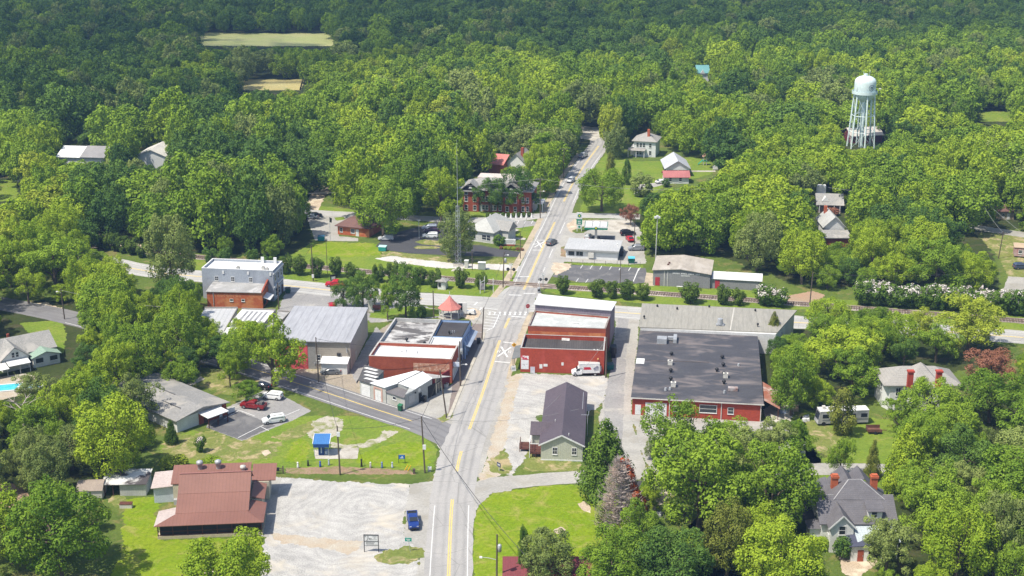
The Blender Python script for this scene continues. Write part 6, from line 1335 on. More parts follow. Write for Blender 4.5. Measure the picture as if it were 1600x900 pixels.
part(t, 'upper_board', WHITE, lambda b: b.box(-1.12, -.03, 2.053, 1.14, .03, 3.097)); part(t, 'lower_board', WHITE, lambda b: b.box(-1.12, -.03, 1.203, 1.14, .03, 1.947))
def script_letters(b):
    b.tube([(-.85, -.045, 2.25), (-.7, -.045, 2.16), (-.58, -.045, 2.4), (-.45, -.045, 2.95), (-.62, -.045, 2.98)], .035, 5); b.tube([(-.38, -.045, 2.5), (-.22, -.045, 2.66), (-.28, -.045, 2.35), (-.02, -.045, 2.3), (.04, -.045, 2.6), (-.1, -.045, 2.55)], .035, 5)
    b.box(-1.05, -.05, 2.85, -.9, -.032, 3.0); b.box(.25, -.04, 2.86, .95, -.032, 2.92); b.box(.45, -.04, 2.6, .75, -.032, 2.68); b.box(.1, -.04, 2.3, .98, -.032, 2.34)
    for r, (z, n) in enumerate(((1.78, 8), (1.58, 7), (1.34, 10))):
        for k in range(n): b.box(-.88 + .19 * k + .05 * r, -.04, z - .05, -.76 + .19 * k + .05 * r, -.032, z + .06)
part(t, 'lettering', BLACK, script_letters)
P = at(639, 862)
t = thing('green_road_sign', 'small green road sign on thin post beside the grass island', 'sign', (P.x, P.y, 0), R(-5))
part(t, 'post', STEEL, lambda b: b.tube([(.25, 0, 0), (-.1, 0, 2.5)], .04)); part(t, 'sign_panel', M('sign green', (0.0, 0.27, 0.2), None, 1, fine=0.02), lambda b: b.box(-.62, -.05, 1.9, .5, -.01, 2.65))
part(t, 'sign_border', WHITE, lambda b: (b.box(-.62, -.06, 2.6, .5, -.052, 2.64), b.box(-.62, -.06, 1.91, .5, -.052, 1.95), b.box(-.4, -.06, 2.3, .3, -.052, 2.4), b.box(-.3, -.06, 2.1, .2, -.052, 2.18)))
P = at(628, 724)
t = thing('blue_sign', 'small blue notice sign on two posts in bright grass', 'sign', (P.x, P.y, 0))
for x in (-.65, .55): part(t, 'post', BLACK, lambda b: b.box(x, -.04, 0, x + .09, .04, 1.75))
part(t, 'sign_panel', M('sign blue', (0.02, 0.15, 0.5), None, 1, fine=.02), lambda b: b.box(-.56, -.03, .95, .546, .03, 1.75)); part(t, 'sign_symbol', WHITE, lambda b: (b.box(-.28, -.045, 1.1, .3, -.032, 1.24), b.box(-.05, -.045, 1.26, .22, -.032, 1.5)))
P = at(780, 736)
t = thing('verge_sign', 'small dark framed sign on thin post in the weedy verge', 'sign', (P.x, P.y, 0), R(-50))
part(t, 'post', OFFWHITE, lambda b: b.box(-.05, -.05, 0, .05, .05, 1.7)); part(t, 'sign_panel', [M('navy sign', (0.03, 0.04, 0.1), None, 1), WHITE], lambda b: (b.box(-.55, -.1, .9, .5, -.053, 1.75), b.mat(1).box(-.3, -.115, 1.1, -.16, -.103, 1.55), b.box(.1, -.115, 1.1, .24, -.103, 1.55), b.box(-.16, -.115, 1.27, .1, -.103, 1.38)))
P = at(722, 492)
t = thing('corner_notice_board', 'white notice board with black panel beside the salmon gazebo', 'notice board', (P.x, P.y, 0), R(-5))
part(t, 'board', WHITE, lambda b: b.box(-.9, -.12, .4, 1.2, .12, 3.2)); part(t, 'panel', BLACK, lambda b: b.box(-.9, -.16, 1.3, .1, -.123, 3.1)); part(t, 'crest', STEEL, lambda b: b.box(-.55, -.18, 2.0, -.25, -.163, 2.5)); part(t, 'post', BLACK, lambda b: b.box(-.7, -.05, 0, -.6, .05, .39))
P = at(731, 491)
t = thing('white_trailer', 'small white covered utility trailer beside the notice board', 'trailer', (P.x, P.y, 0), R(-15))
part(t, 'trailer_body', WHITE, lambda b: b.hull([(-.6, -.7, .4), (2.0, -.7, .4), (2.0, .7, .4), (-.6, .7, .4)], [(-.5, -.6, 1.0), (1.7, -.6, 1.3), (1.7, .6, 1.3), (-.5, .6, 1.0)]))
for y in (-.8, .68): part(t, 'wheel', RUBBER, lambda b: b.tube([(.8, y, .32), (.8, y + .12, .32)], .32, 12))
P = at(824.6, 490.5)
t = thing('stop_sign', 'red octagonal stop sign with white band at the crossroads kerb', 'sign', (P.x, P.y, 0), R(15))
part(t, 'post', STEEL, lambda b: b.box(-.04, -.04, 0, .04, .04, 2.3))
o8 = lambda r, y, a0=math.pi / 8, n=8: [(r * math.cos(a0 + 2 * math.pi * k / n), y, 2.1 + r * math.sin(a0 + 2 * math.pi * k / n)) for k in range(n)]
part(t, 'sign_rim', WHITE, lambda b: b.hull(o8(.62, -.05), o8(.62, -.041))); part(t, 'sign_face', M('stop red', (0.5, 0.02, 0.03), None, 1, fine=0), lambda b: b.hull(o8(.55, -.07), o8(.55, -.052)))
text_mesh('STOP', .36, WHITE, 'lettering', t, (0, -.08, 1.98), (R(90), 0, 0), .004)
P = at(803.2, 552)
t = thing('warning_sign', 'yellow diamond warning sign with black symbol on a thin roadside post', 'sign', (P.x, P.y, 0), R(5))
part(t, 'post', STEEL, lambda b: b.box(-.04, -.04, 0, .04, .04, 2.2)); part(t, 'sign_face', M('warning yellow', (0.8, 0.42, 0.02), None, 1, fine=0), lambda b: b.hull(o8(.6, -.07, 0, 4), o8(.6, -.045, 0, 4))); part(t, 'sign_symbol', BLACK, lambda b: (b.bar((-.18, -.08, 1.95), (.18, -.08, 2.3), .08, .02), b.bar((-.18, -.085, 2.3), (.18, -.085, 1.95), .08, .02)))
P = at(802, 579)
t = thing('sandwich_board', 'white sandwich board on the tan kerb beside the red store', 'sign board', (P.x, P.y, 0), R(20))
part(t, 'board', WHITE, lambda b: b.hull([(-.55, -.4, 0), (.55, -.4, 0), (.55, -.34, 0), (-.55, -.34, 0)], [(-.55, -.05, 1.2), (.55, -.05, 1.2), (.55, 0, 1.2), (-.55, 0, 1.2)])); part(t, 'frame', STEEL, lambda b: b.hull([(-.55, .4, 0), (.55, .4, 0), (.55, .34, 0), (-.55, .34, 0)], [(-.55, .08, 1.2), (.55, .08, 1.2), (.55, .03, 1.2), (-.55, .03, 1.2)]))
part(t, 'sign_print', M('grey print', (0.35, 0.38, 0.42), None, 1), lambda b: b.hull([(-.4, -.3, .35), (.4, -.3, .35), (.4, -.29, .35), (-.4, -.29, .35)], [(-.4, -.18, .8), (.4, -.18, .8), (.4, -.17, .8), (-.4, -.17, .8)]))
for px, py, lab in ((798.5, 436, 'railway crossing signal with two black lamps left of the road'), (848.5, 452, 'railway crossing signal with two black lamps right of the road')):
    P = at(px, py)
    t = thing('crossing_signal', lab, 'signal', (P.x, P.y, 0), R(-10 if px < 820 else 5), 'railway crossing signals')
    part(t, 'mast', STEEL, lambda b: b.tube([(0, 0, 0), (0, 0, 4.6)], .09, 8)); part(t, 'crossbuck', WHITE, lambda b: (b.bar((-.55, -.12, 3.7), (.55, -.12, 4.5), .04, .18), b.bar((-.55, -.17, 4.5), (.55, -.17, 3.7), .04, .18)))
    part(t, 'lamp_bar', BLACK, lambda b: b.box(-.85, -.1, 2.75, .85, -.02, 2.85))
    for x in (-.8, .8): part(t, 'lamp', BLACK, lambda b: (b.tube([(x, -.12, 2.8), (x, -.2, 2.8)], .46, 14), b.tube([(x, -.2, 2.8), (x, -.45, 2.9)], .2, 10)))
    part(t, 'signal_base', M('base tan', (0.45, 0.36, 0.25), None, 1), lambda b: b.box(-.3, -.3, 0, .3, .3, .5))
P = at(842, 457)
t = thing('crossing_gate_machine', 'grey crossing gate machine on gravel near the right crossing signal', 'gate machine', (P.x, P.y, 0))
part(t, 'housing', STEEL, lambda b: b.box(-.4, -.4, 0, .4, .4, 1.3)); part(t, 'gate_arm', WHITE, lambda b: b.tube([(0, -.5, 1.1), (.3, -.5, 5.0)], .06, 6)); part(t, 'counterweight', BLACK, lambda b: b.box(-.3, -.6, .6, .3, -.42, 1.0))
P = at(757, 459)
t = thing('white_post_frame', 'three white posts with a pale banner board on grass by the crossing', 'post frame', (P.x, P.y, 0), R(0))
for x, y, h in ((-1.2, 0, 3.8), (-.1, 1.5, 4.2), (2.2, .8, 4.0)): part(t, 'post', WHITE, lambda b: b.box(x, y, 0, x + .16, y + .16, h))
part(t, 'board', M('dark board', (0.2, 0.18, 0.2), (0.5, 0.45, 0.45), 2), lambda b: b.box(-1.0, .8, .9, -.1, .9, 2.6)); part(t, 'cross_rail', WHITE, lambda b: b.bar((-1.1, .1, 3.0), (0, 1.55, 3.2), .1))
P = at(521, 441)
t = thing('black_white_marker', 'small black framed white marker board on grass beside cross road', 'marker', (P.x, P.y, 0), R(20))
part(t, 'frame', BLACK, lambda b: b.box(-.8, -.06, 0, .8, .06, 2.2)); part(t, 'board', WHITE, lambda b: b.box(-.5, -.1, .3, .55, -.063, 1.6))
P = at(579, 487)
t = thing('memorial', 'white stone memorial column beside a small red flower bed', 'memorial', (P.x, P.y, 0))
part(t, 'column', OFFWHITE, lambda b: (b.box(-.5, -.5, .4, .5, .5, 3.0), b.hull([(-.5, -.5, 3.003), (.5, -.5, 3.003), (.5, .5, 3.003), (-.5, .5, 3.003)], [(-.1, -.1, 3.6), (.1, -.1, 3.6), (.1, .1, 3.6), (-.1, .1, 3.6)]))); part(t, 'plinth', CONCRETE, lambda b: b.box(-.9, -.9, 0, .9, .9, .397))
tag(MB().box(at(586, 482).x - 1.2, at(586, 482).y - 1.2, 0, at(586, 482).x + 1.4, at(586, 482).y + 1.6, .5).build('flower_bed', M('red flower bed', (0.4, 0.08, 0.05), (0.2, 0.12, 0.05), 3)), 'small red flower bed beside the white memorial', 'flower bed')
P = at(1101, 258)
t = thing('play_set', 'green and white playground climbing set on lawn beyond the pavilion', 'play set', (P.x, P.y, 0))
part(t, 'slide', M('play green', (0.0, 0.3, 0.2), None, 1), lambda b: (b.slab([(-2.4, 0, .3), (-.6, 0, 2), (-.6, .8, 2), (-2.4, .8, .3)], .15), b.slab([(.7, -.4, 2), (1.9, -.6, .3), (1.9, .3, .3), (.7, .4, 2)], .15)))
part(t, 'tower', OFFWHITE, lambda b: [b.box(x, y, 0, x + .2, y + .2, 3.2) for x in (-.6, .5) for y in (-.4, .6)]); part(t, 'roof', M('play brown', (0.35, 0.2, 0.14), None, 1), lambda b: b.hull([(-1, -.8, 3.2), (1, -.8, 3.2), (1, 1.1, 3.2), (-1, 1.1, 3.2)], [(-.05, 0, 4.4), (.05, 0, 4.4), (.05, .2, 4.4), (-.05, .2, 4.4)])); part(t, 'platform', M('play green', (0.0, 0.3, 0.2), None, 1), lambda b: b.box(-.7, -.5, 1.5, .8, .9, 1.7))
P = at(1117.5, 266)
t = thing('playground_board', 'white panelled board post at the end of playground path', 'board', (P.x, P.y, 0)); part(t, 'board', WHITE, lambda b: b.box(-.9, -.1, .3, .9, .1, 1.8)); part(t, 'dark_post', BLACK, lambda b: b.box(-.3, .12, 0, .3, .4, 4.2))
cols = [((465.5, 731), (0.75, 0.75, 0.75), 'white'), ((481.5, 728), (0.02, 0.02, 0.02), 'black bent'), ((500.5, 729.5), (0.03, 0.08, 0.4), 'blue'), ((514, 727), (0.35, 0.4, 0.45), 'pale grey'), ((565, 729), (0.015, 0.015, 0.02), 'tall black'), ((579, 731), (0.5, 0.45, 0.45), 'white and grey'), ((597, 731), (0.15, 0.22, 0.45), 'blue grey'), ((613, 731), (0.45, 0.5, 0.6), 'pale blue')]
for (px, py), c, nm in cols:
    P = at(px, py)
    t = thing('mileage_post', f'{nm} painted decorative post standing in the row above the mulch bed', 'post', (P.x, P.y, 0), 0, 'painted posts along the mulch bed')
    m_ = paint(f'post {nm}', c); h = 1.15 if 'tall' not in nm else 1.5
    part(t, 'shaft', m_, lambda b: b.lathe([(.02, 0), (.24, 0), (.2, .3), (.17, h * .6), (.12, h * .78), (.02, h * .79)], 8), smooth=True)
    part(t, 'cap', m_ if nm != 'white and grey' else WHITE, lambda b: b.lathe([(.02, h * .79), (.17, h * .84), (.19, h * .95), (.12, h * 1.05), (.01, h * 1.08)], 8), smooth=True)
for px, py in ((635, 733), (639.5, 734)):
    A, B = at(px - 2.5, py + 2), at(px + 2.5, py - 6, 1.0)
    tag(MB().bar((A.x, A.y, 0), (B.x, B.y, 1.1), .14).build('guy_wire_guard', paint('guard yellow', (0.75, 0.45, 0.02))), f'{"left" if px < 637 else "right"} slanted yellow guy wire guard of the pair beside blue sign', 'guy guard', 'yellow guy wire guards')
P = at(647, 740)
tag(MB().box(P.x - .2, P.y - .2, 0, P.x + .2, P.y + .2, .9).box(P.x - .25, P.y - .25, .9, P.x + .25, P.y + .25, 1.0).build('marker_post', WOODPOLE), 'short brown marker post near the mulch bed right end', 'post')
P = at(671, 737)
t = thing('meter_cabinet', 'small white meter box on grey post beside leaning roadside pole', 'meter box', (P.x, P.y, 0)); part(t, 'post', STEEL, lambda b: b.box(-.3, -.06, 0, .3, .06, .5)); part(t, 'box', WHITE, lambda b: b.box(-.3, -.2, .503, .4, .2, 1.0))
P = at(431, 740)
t = thing('rail_gate', 'brown wooden rail gate with black box beside red roof restaurant', 'gate', (P.x, P.y, 0)); part(t, 'rail', WOODPOLE, lambda b: (b.box(-1.5, -.05, .5, 1.4, .05, .62), b.box(-1.5, -.05, 1.0, 1.4, .05, 1.12))); part(t, 'post', WOODPOLE, lambda b: (b.box(-1.6, -.1, 0, -1.4, .1, 1.4), b.box(1.3, -.1, 0, 1.5, .1, 1.6))); part(t, 'box', BLACK, lambda b: b.box(-.8, -.3, .65, .7, -.06, 1.3))
def dumpster(px, py, lab, c, w=1.8, d=1.4, h=1.3, rz=0, lidc=(0.02, 0.02, 0.02), name='dumpster', cat='dumpster'):
    P = at(px, py)
    t = thing(name, lab, cat, (P.x, P.y, 0), R(rz))
    m_ = paint(f'bin {c}', c, .5)
    part(t, 'bin', m_, lambda b: b.hull([(-w / 2 + .08, -d / 2 + .12, .1), (w / 2 - .08, -d / 2 + .12, .1), (w / 2 - .08, d / 2 - .05, .1), (-w / 2 + .08, d / 2 - .05, .1)], [(-w / 2, -d / 2, h), (w / 2, -d / 2, h), (w / 2, d / 2, h + .2), (-w / 2, d / 2, h + .2)]))
    part(t, 'lid', paint(f'lid {lidc}', lidc, .5), lambda b: b.slab([(-w / 2 - .04, -d / 2 - .04, h + .06), (w / 2 + .04, -d / 2 - .04, h + .06), (w / 2 + .04, d / 2, h + .28), (-w / 2 - .04, d / 2, h + .28)], .05))
    part(t, 'feet', BLACK, lambda b: [b.box(x - .08, y - .08, 0, x + .08, y + .08, .097) for x in (-w / 2 + .2, w / 2 - .2) for y in (-d / 2 + .25, d / 2 - .2)])
    if h > 1.2: part(t, 'side_pocket', m_, lambda b: (b.box(-w / 2 - .12, -d * .3, h * .5, -w / 2 - .003, d * .35, h * .62), b.box(w / 2 + .003, -d * .3, h * .5, w / 2 + .12, d * .35, h * .62)))
TEAL = (0.01, 0.24, 0.27)
dumpster(502, 376, 'teal dumpster on grass edge below the pale brick office lot', TEAL, 2.0, 1.4, 1.3, 0, (0.02, 0.09, 0.15))
dumpster(598, 392, 'teal dumpster with pale lid on the lawn beside the dark parking loop', (0.02, 0.3, 0.27), 2.2, 1.5, 1.3, -12, (0.4, 0.62, 0.6))
dumpster(986.5, 411, 'dark green dumpster with blue lid at the service station yard', (0.0, 0.1, 0.075), 1.8, 1.5, 1.5, 0, (0.1, 0.45, 0.62))
dumpster(953, 577, 'dark teal dumpster in alley behind the red painted store', (0.0, 0.14, 0.13), 1.6, 1.3, 1.2, 10, (0.02, 0.06, 0.06))
dumpster(625.5, 642, 'small dark green wheelie bin at grey garage front corner', (0.01, 0.1, 0.04), .9, .8, 1.25, -30, (0.02, 0.14, 0.06), 'wheelie_bin', 'bin')
dumpster(663, 628, 'black wheelie bin beside the dark garage bay', (0.015, 0.015, 0.015), .8, .8, 1.1, -30, name='wheelie_bin', cat='bin')
dumpster(748, 537, 'black bin cluster at pole foot on the brown sidewalk', (0.02, 0.02, 0.022), .9, .9, 1.1, 12, name='wheelie_bin', cat='bin')
dumpster(450, 458, 'dark green bin on the yard beside the two storey store', (0.01, 0.07, 0.04), 1.3, 1.0, 1.3, 0)
dumpster(970, 400, 'tall black bin behind the white station shop', (0.02, 0.02, 0.022), 1.2, 1.2, 1.7, 0)
P = at(697, 606)
t = thing('planter_tub', 'round galvanised planter tub beside maroon shopfront', 'planter', (P.x, P.y, 0)); part(t, 'tub', STEEL, lambda b: b.lathe([(.02, 0), (.5, 0), (.6, 1.0), (.54, 1.0), (.5, .85), (.02, .85)], 14)); part(t, 'soil', MULCH, lambda b: b.cyl(0, 0, .852, .87, .48, .48, 12))
TOPS = {}
def pole(key, base, lab, h, lean=(0, 0), arm=None, lamp=None, trans=False, r=.16, mat=None, name='utility_pole', cat='utility pole', group='wooden utility poles', armdir=0.0, box=None):
    P = at(*base)
    t = thing(name, lab, cat, (P.x, P.y, 0), R(armdir), group)
    m_ = mat or WOODPOLE
    top = Vector((lean[0], lean[1], h))
    part(t, 'pole', m_, lambda b: b.tube([(0, 0, 0), top * .5, top], [r, r * .9, r * .72], 8))
    if arm:
        for k in range(arm):
            z = h - .5 - .9 * k
            part(t, 'crossarm', m_, lambda b: b.box(top.x - 1.2, top.y - .14, z - .07, top.x + 1.2, top.y - .02 - .0, z + .07))
            for x in (-1.1, -.6, .6, 1.1): part(t, 'insulator', STEEL, lambda b: b.cyl(top.x + x, top.y - .08, z + .07, z + .27, .06, .04, 6))
    if trans:
        part(t, 'transformer', STEEL, lambda b: b.lathe([(.02, h - 2.9), (.3, h - 2.9), (.32, h - 1.8), (.2, h - 1.65), (.02, h - 1.6)], 10, top.x * .8 + .42, top.y - .2), smooth=True)
    if box:
        part(t, 'meter_box', WHITE, lambda b: b.box(-.3, -.42, box, .3, -r, box + .9))
    if lamp:
        dx, dy, z = lamp
        part(t, 'lamp_arm', STEEL, lambda b: b.tube([(top.x * .8, top.y * .8, z - .3), (dx * .5, dy * .5, z), (dx, dy, z + .1)], .05, 6))
        part(t, 'lamp_head', WHITE, lambda b: b.hull([(dx - .12, dy - .2, z - .02), (dx + .35, dy - .2, z - .02), (dx + .35, dy + .2, z - .02), (dx - .12, dy + .2, z - .02)], [(dx - .1, dy - .15, z + .17), (dx + .3, dy - .15, z + .17), (dx + .3, dy + .15, z + .17), (dx - .1, dy + .15, z + .17)]))
    rot = Matrix.Rotation(R(armdir), 3, 'Z')
    TOPS[key] = Vector((P.x, P.y, 0)) + rot @ Vector((top.x, top.y, h - .35))
    return t
pole('lawn_corner', (664, 739), 'leaning utility pole at the roadside corner of the bright lawn', 11.6, (-.45, 0), box=5.0)
pole('booth', (531.5, 742), 'utility pole with white box in front of the blue booth', 10.0, (-.2, 0), box=8.0)
pole('yard', (498, 597), 'utility pole in dirt yard before the beige warehouse', 10.5, (-.2, 0))
pole('store', (719.5, 603.5), 'utility pole with street lamp outside the red brick corner store', 10.5, (-.1, 0), lamp=(1.2, -.4, 5.2), trans=True)
pole('island', (698, 653), 'strongly leaning utility pole on the dry grass island', 10.6, (-1.25, 0))
pole('hatch', (753, 531), 'utility pole at kerb beside the white hatched corner', 8.2, (.5, 0))
pole('bottom', (776, 921), 'utility pole with lamp and transformer by dark red shed', 9.8, (0.1, 0), lamp=(-2.6, .2, 5.6), trans=True)
pole('redstore', (946.5, 590), 'utility pole at back corner of red painted store', 9.5, (.05, 0), r=.2)
pole('school_kerb', (844, 341), 'utility pole with crossarm and lamp outside the brick school', 13, (0, 0), 1, (1.0, -.3, 8.8), armdir=-8)
pole('school_walk', (867.5, 303), 'utility pole with lamp beside the sidewalk beyond the school', 11, (0, 0), 1, (-1.6, .2, 10.2), armdir=-8)
pole('upper_walk', (880.7, 279), 'tall utility pole with crossarm farther up the main road', 11, (0, 0), 1, armdir=-8)
pole('top_road', (893, 247), 'thin utility pole nearest the top of the main road', 9, (0, 0))
pole('rail_left', (489.5, 439), 'utility pole on grass between railway and the red pickup', 10.0, (-.1, 0), box=1.0)
pole('lawn_thin', (511.6, 428), 'thin bare pole on the lawn left of railway shrubs', 10.0, r=.08)
pole('mast_side', (738, 422), 'short wooden pole beside the radio mast', 5.6, r=.12)
pole('crossing', (786, 449), 'utility pole with street lamp at the railway crossing sidewalk', 9.8, (.3, 0), lamp=(1.2, -.2, 9.0), trans=True)
pole('bank_walk', (813, 404), 'short dark pole beside sidewalk at the bank drive', 7.6, (0, 0), r=.12)
pole('gazebo', (678, 497), 'utility pole beside the salmon gazebo', 7.2, (-.1, 0))
pole('dark_lot', (969, 443), 'thin utility pole on dark parking lot edge near the station', 7.0, r=.11)
pole('rail_right', (1265, 477), 'utility pole between clay bank and big green trees', 9.0, (.3, 0))
pole('far_right', (1521, 360), 'far utility pole with double crossarm by the right hand road', 11.5, (.4, 0), 2)
pole('right_yard', (1560, 404), 'utility pole in the dry grass yard by mobile home', 8.0, (.6, 0), 1)
pole('left_road', (101, 499), 'utility pole with lamp at the shaded left road', 8.0, (-.2, 0), lamp=(-1.3, 0, 7.2))
pole('two_storey', (435.8, 483), 'utility pole at right side of orange brick shop', 7.0)
pole('barn_a', (191.7, 252), 'distant grey pole beside the pale barn, left one', 7.5, lamp=(.8, 0, 7.2), r=.2, mat=STEEL)
pole('barn_b', (204, 254), 'distant pole with crossarm beside the pale barn, right one', 6.8, arm=1, r=.18)
pole('station', (991, 384), 'wooden pole in front of trees at station lot edge', 9.0, r=.14)
P = at(1024, 415)
t = thing('flood_light', 'tall white floodlight pole in front of dense trees near the fire hall', 'floodlight', (P.x, P.y, 0))
part(t, 'pole', M('pale light pole', (0.5, 0.5, 0.48), None, 1), lambda b: b.tube([(0, 0, 0), (.15, 0, 14)], [.16, .1], 8)); part(t, 'lamp_head', WHITE, lambda b: (b.box(-.75, -.3, 13.7, -.1, .2, 14.2), b.box(.25, -.3, 13.7, .9, .2, 14.2), b.box(-.2, -.4, 14.0, .4, .1, 14.5)))
P = at(655, 373)
t = thing('lamp_post', 'slim grey lamp post in the dark bank parking loop', 'lamp post', (P.x, P.y, 0)); part(t, 'pole', STEEL, lambda b: b.tube([(0, 0, 0), (0, 0, 5.6)], .1, 8)); part(t, 'lamp_head', OFFWHITE, lambda b: b.box(-.4, -.25, 5.6, .5, .25, 5.8))
FLAG = M('striped flag cloth', (0.55, 0.1, 0.1), (0.6, 0.55, 0.55), 3, bands=('Z', .16, .5))
for (px, py), h, lab in (((268, 598), 5.6, 'flagpole with striped flag on grass behind the community hall'), ((577, 487), 5.0, 'pale flagpole with drooping flag beside white memorial'), ((516, 374), 7.0, 'slim flagpole with dark flag in front of the brick office')):
    P = at(px, py)
    t = thing('flagpole', lab, 'flagpole', (P.x, P.y, 0)); part(t, 'pole', M('pale light pole', (0.5, 0.5, 0.48), None, 1), lambda b: b.tube([(0, 0, 0), (0, 0, h)], [.09, .05], 8))
    part(t, 'flag', FLAG if px != 516 else BLACK, lambda b: b.hull([(.06, -.03, h - 1.7), (.55, .1, h - 1.9), (.6, .14, h - 1.9), (.06, .03, h - 1.7)], [(.06, -.03, h - .2), (.75, -.1, h - .55), (.78, -.05, h - .55), (.06, .03, h - .2)]))
WIRE = M('dark cable', (0.05, 0.05, 0.05), None, 1)
PALEWIRE = M('weathered aluminium cable', (0.28, 0.28, 0.27), None, 1)
def wire(a, c, sag=.6, r=.03, lab=None, mat=None, dx=0.0):
    A = TOPS[a] if isinstance(a, str) else a
    B = TOPS[c] if isinstance(c, str) else c
    A = A + Vector((dx, 0, 0)); B = B + Vector((dx, 0, 0))
    pts = []
    for k in range(13):
        u = k / 12
        p = A.lerp(B, u); p.z -= sag * 4 * u * (1 - u); pts.append(p)
    o = MB().tube(pts, r, 4, cap=False).build('overhead_cable', mat or WIRE)
    return tag(o, lab, 'cable', 'overhead cables strung between poles')
wire('lawn_corner', Vector((2.0, 196, 8.0)), 1.4, .055, 'thick black cable swooping from lawn corner pole over the near road')
wire('lawn_corner', 'island', .6, .035, 'cable between lawn corner pole and the leaning island pole')
wire('island', 'store', .7, .035, 'cable between leaning island pole and corner store pole')
wire('store', 'hatch', .8, .035, 'cable along the sidewalk past the blue front store')
wire('hatch', 'crossing', .8, .035, 'cable across the crossroads toward the railway crossing pole')
wire('crossing', 'bank_walk', .5, .035, 'cable from the crossing pole to the bank drive pole')
wire('bank_walk', 'school_kerb', .7, .035, 'cable up the main road from bank drive to school pole')
wire('school_kerb', 'school_walk', .6, .035, 'cable between the school kerb pole and sidewalk pole')
wire('school_walk', 'upper_walk', .5, .035, 'cable between sidewalk pole and tall upper road pole')
wire('upper_walk', 'top_road', .5, .035, 'cable to the thin pole near the road top')
wire('booth', 'lawn_corner', .8, .035, 'cable from booth pole to the lawn corner pole')
wire('booth', 'yard', 1.2, .035, 'cable from booth pole over the side road to yard pole')
wire('yard', 'store', 1.4, .035, 'long cable from yard pole over the grey garage')
wire('redstore', Vector((6.5, 262, 4.6)), 1.0, .03, 'cable from red store pole down to the purple roof house', PALEWIRE)
wire('lawn_corner', Vector((13.4, 262, 4.8)), 1.5, .03, 'pale cable crossing purple roof house from lawn corner pole', PALEWIRE)
wire('school_kerb', Vector((-115, 425, 9.5)), 2.5, .04, 'long pale cable in front of the school to left woods', PALEWIRE)
wire('school_kerb', Vector((70, 432, 9.0)), 2.0, .04, 'long pale cable across main road above gas station trees', PALEWIRE)
wire('rail_left', 'two_storey', 1.0, .035, 'cable from railside pole to brick shop pole')
wire('far_right', Vector((98, 425, 10.5)), 1.2, .04, 'upper far right cable pair seen before trees', PALEWIRE)
wire('far_right', 'right_yard', 1.0, .04, 'slanting cable between the far right pole and yard pole', PALEWIRE)
wire('far_right', Vector((150, 372, 4.0)), 1.0, .04, 'second slanting cable from the far right pole', PALEWIRE)
wire('left_road', Vector((-70, 312, 9.0)), 1.2, .035, 'cable from the shaded left road pole to trees', PALEWIRE)
wire('rail_right', Vector((125, 345, 8.4)), 1.2, .04, 'cable rightward from clay bank pole over the flower hedge', WIRE)
A, B = at(893, 412), at(1000, 416)
t = thing('wire_fence', 'low wire fence with thin posts behind the white station shop', 'fence', (A.x, A.y, 0), math.atan2(B.y - A.y, B.x - A.x))
L = (B - A).length
part(t, 'wire', STEEL, lambda b: [b.bar((0, 0, z), (L, 0, z), .02) for z in (.3, .7, 1.15)])
for k in range(7): part(t, 'post', WOODPOLE, lambda b: b.box(L * k / 6 - .05, -.05, 0, L * k / 6 + .05, .05, 1.25))
TAILRED = M('tail lamp red', (0.4, 0.01, 0.01), None, 1, rough=.3)
LAMP = M('head lamp glass', (0.65, 0.66, 0.68), None, 1, rough=.15)
TRIM = M('black car trim', (0.02, 0.02, 0.02), None, 1, rough=.6)
def loft(b, sts):
    """stations (x, halfwidth bottom, halfwidth top, z bottom, z top) along a car, closed at both ends"""
    base = len(b.v); n = 8
    for x, wb, wt, z0, z1 in sts:
        zm = z0 + (z1 - z0) * .55
        wm = max(wb, wt)
        for p in ((x, -wb, z0), (x, wb, z0), (x, wm, zm), (x, wt, z1 - .04), (x, wt * .9, z1), (x, -wt * .9, z1), (x, -wt, z1 - .04), (x, -wm, zm)): b.v.append(p)
    for i in range(len(sts) - 1):
        for k in range(n):
            j = (k + 1) % n
            b.f.append([base + i * n + k, base + i * n + j, base + (i + 1) * n + j, base + (i + 1) * n + k]); b.m.append(b.cur)
    b.f.append([base + k for k in range(n)][::-1]); b.m.append(b.cur)
    e = base + (len(sts) - 1) * n
    b.f.append([e + k for k in range(n)]); b.m.append(b.cur)
def wheels(t, xs, w, r=.36):
    for x in xs:
        for s in (-1, 1):
            o = part(t, 'wheel', RUBBER, lambda b: b.tube([(x, s * (w - .26), r), (x, s * w, r)], r, 16))
            part(o, 'rim', RIM, lambda b: b.tube([(x, s * w, r), (x, s * (w + .015), r)], r * .62, 12))
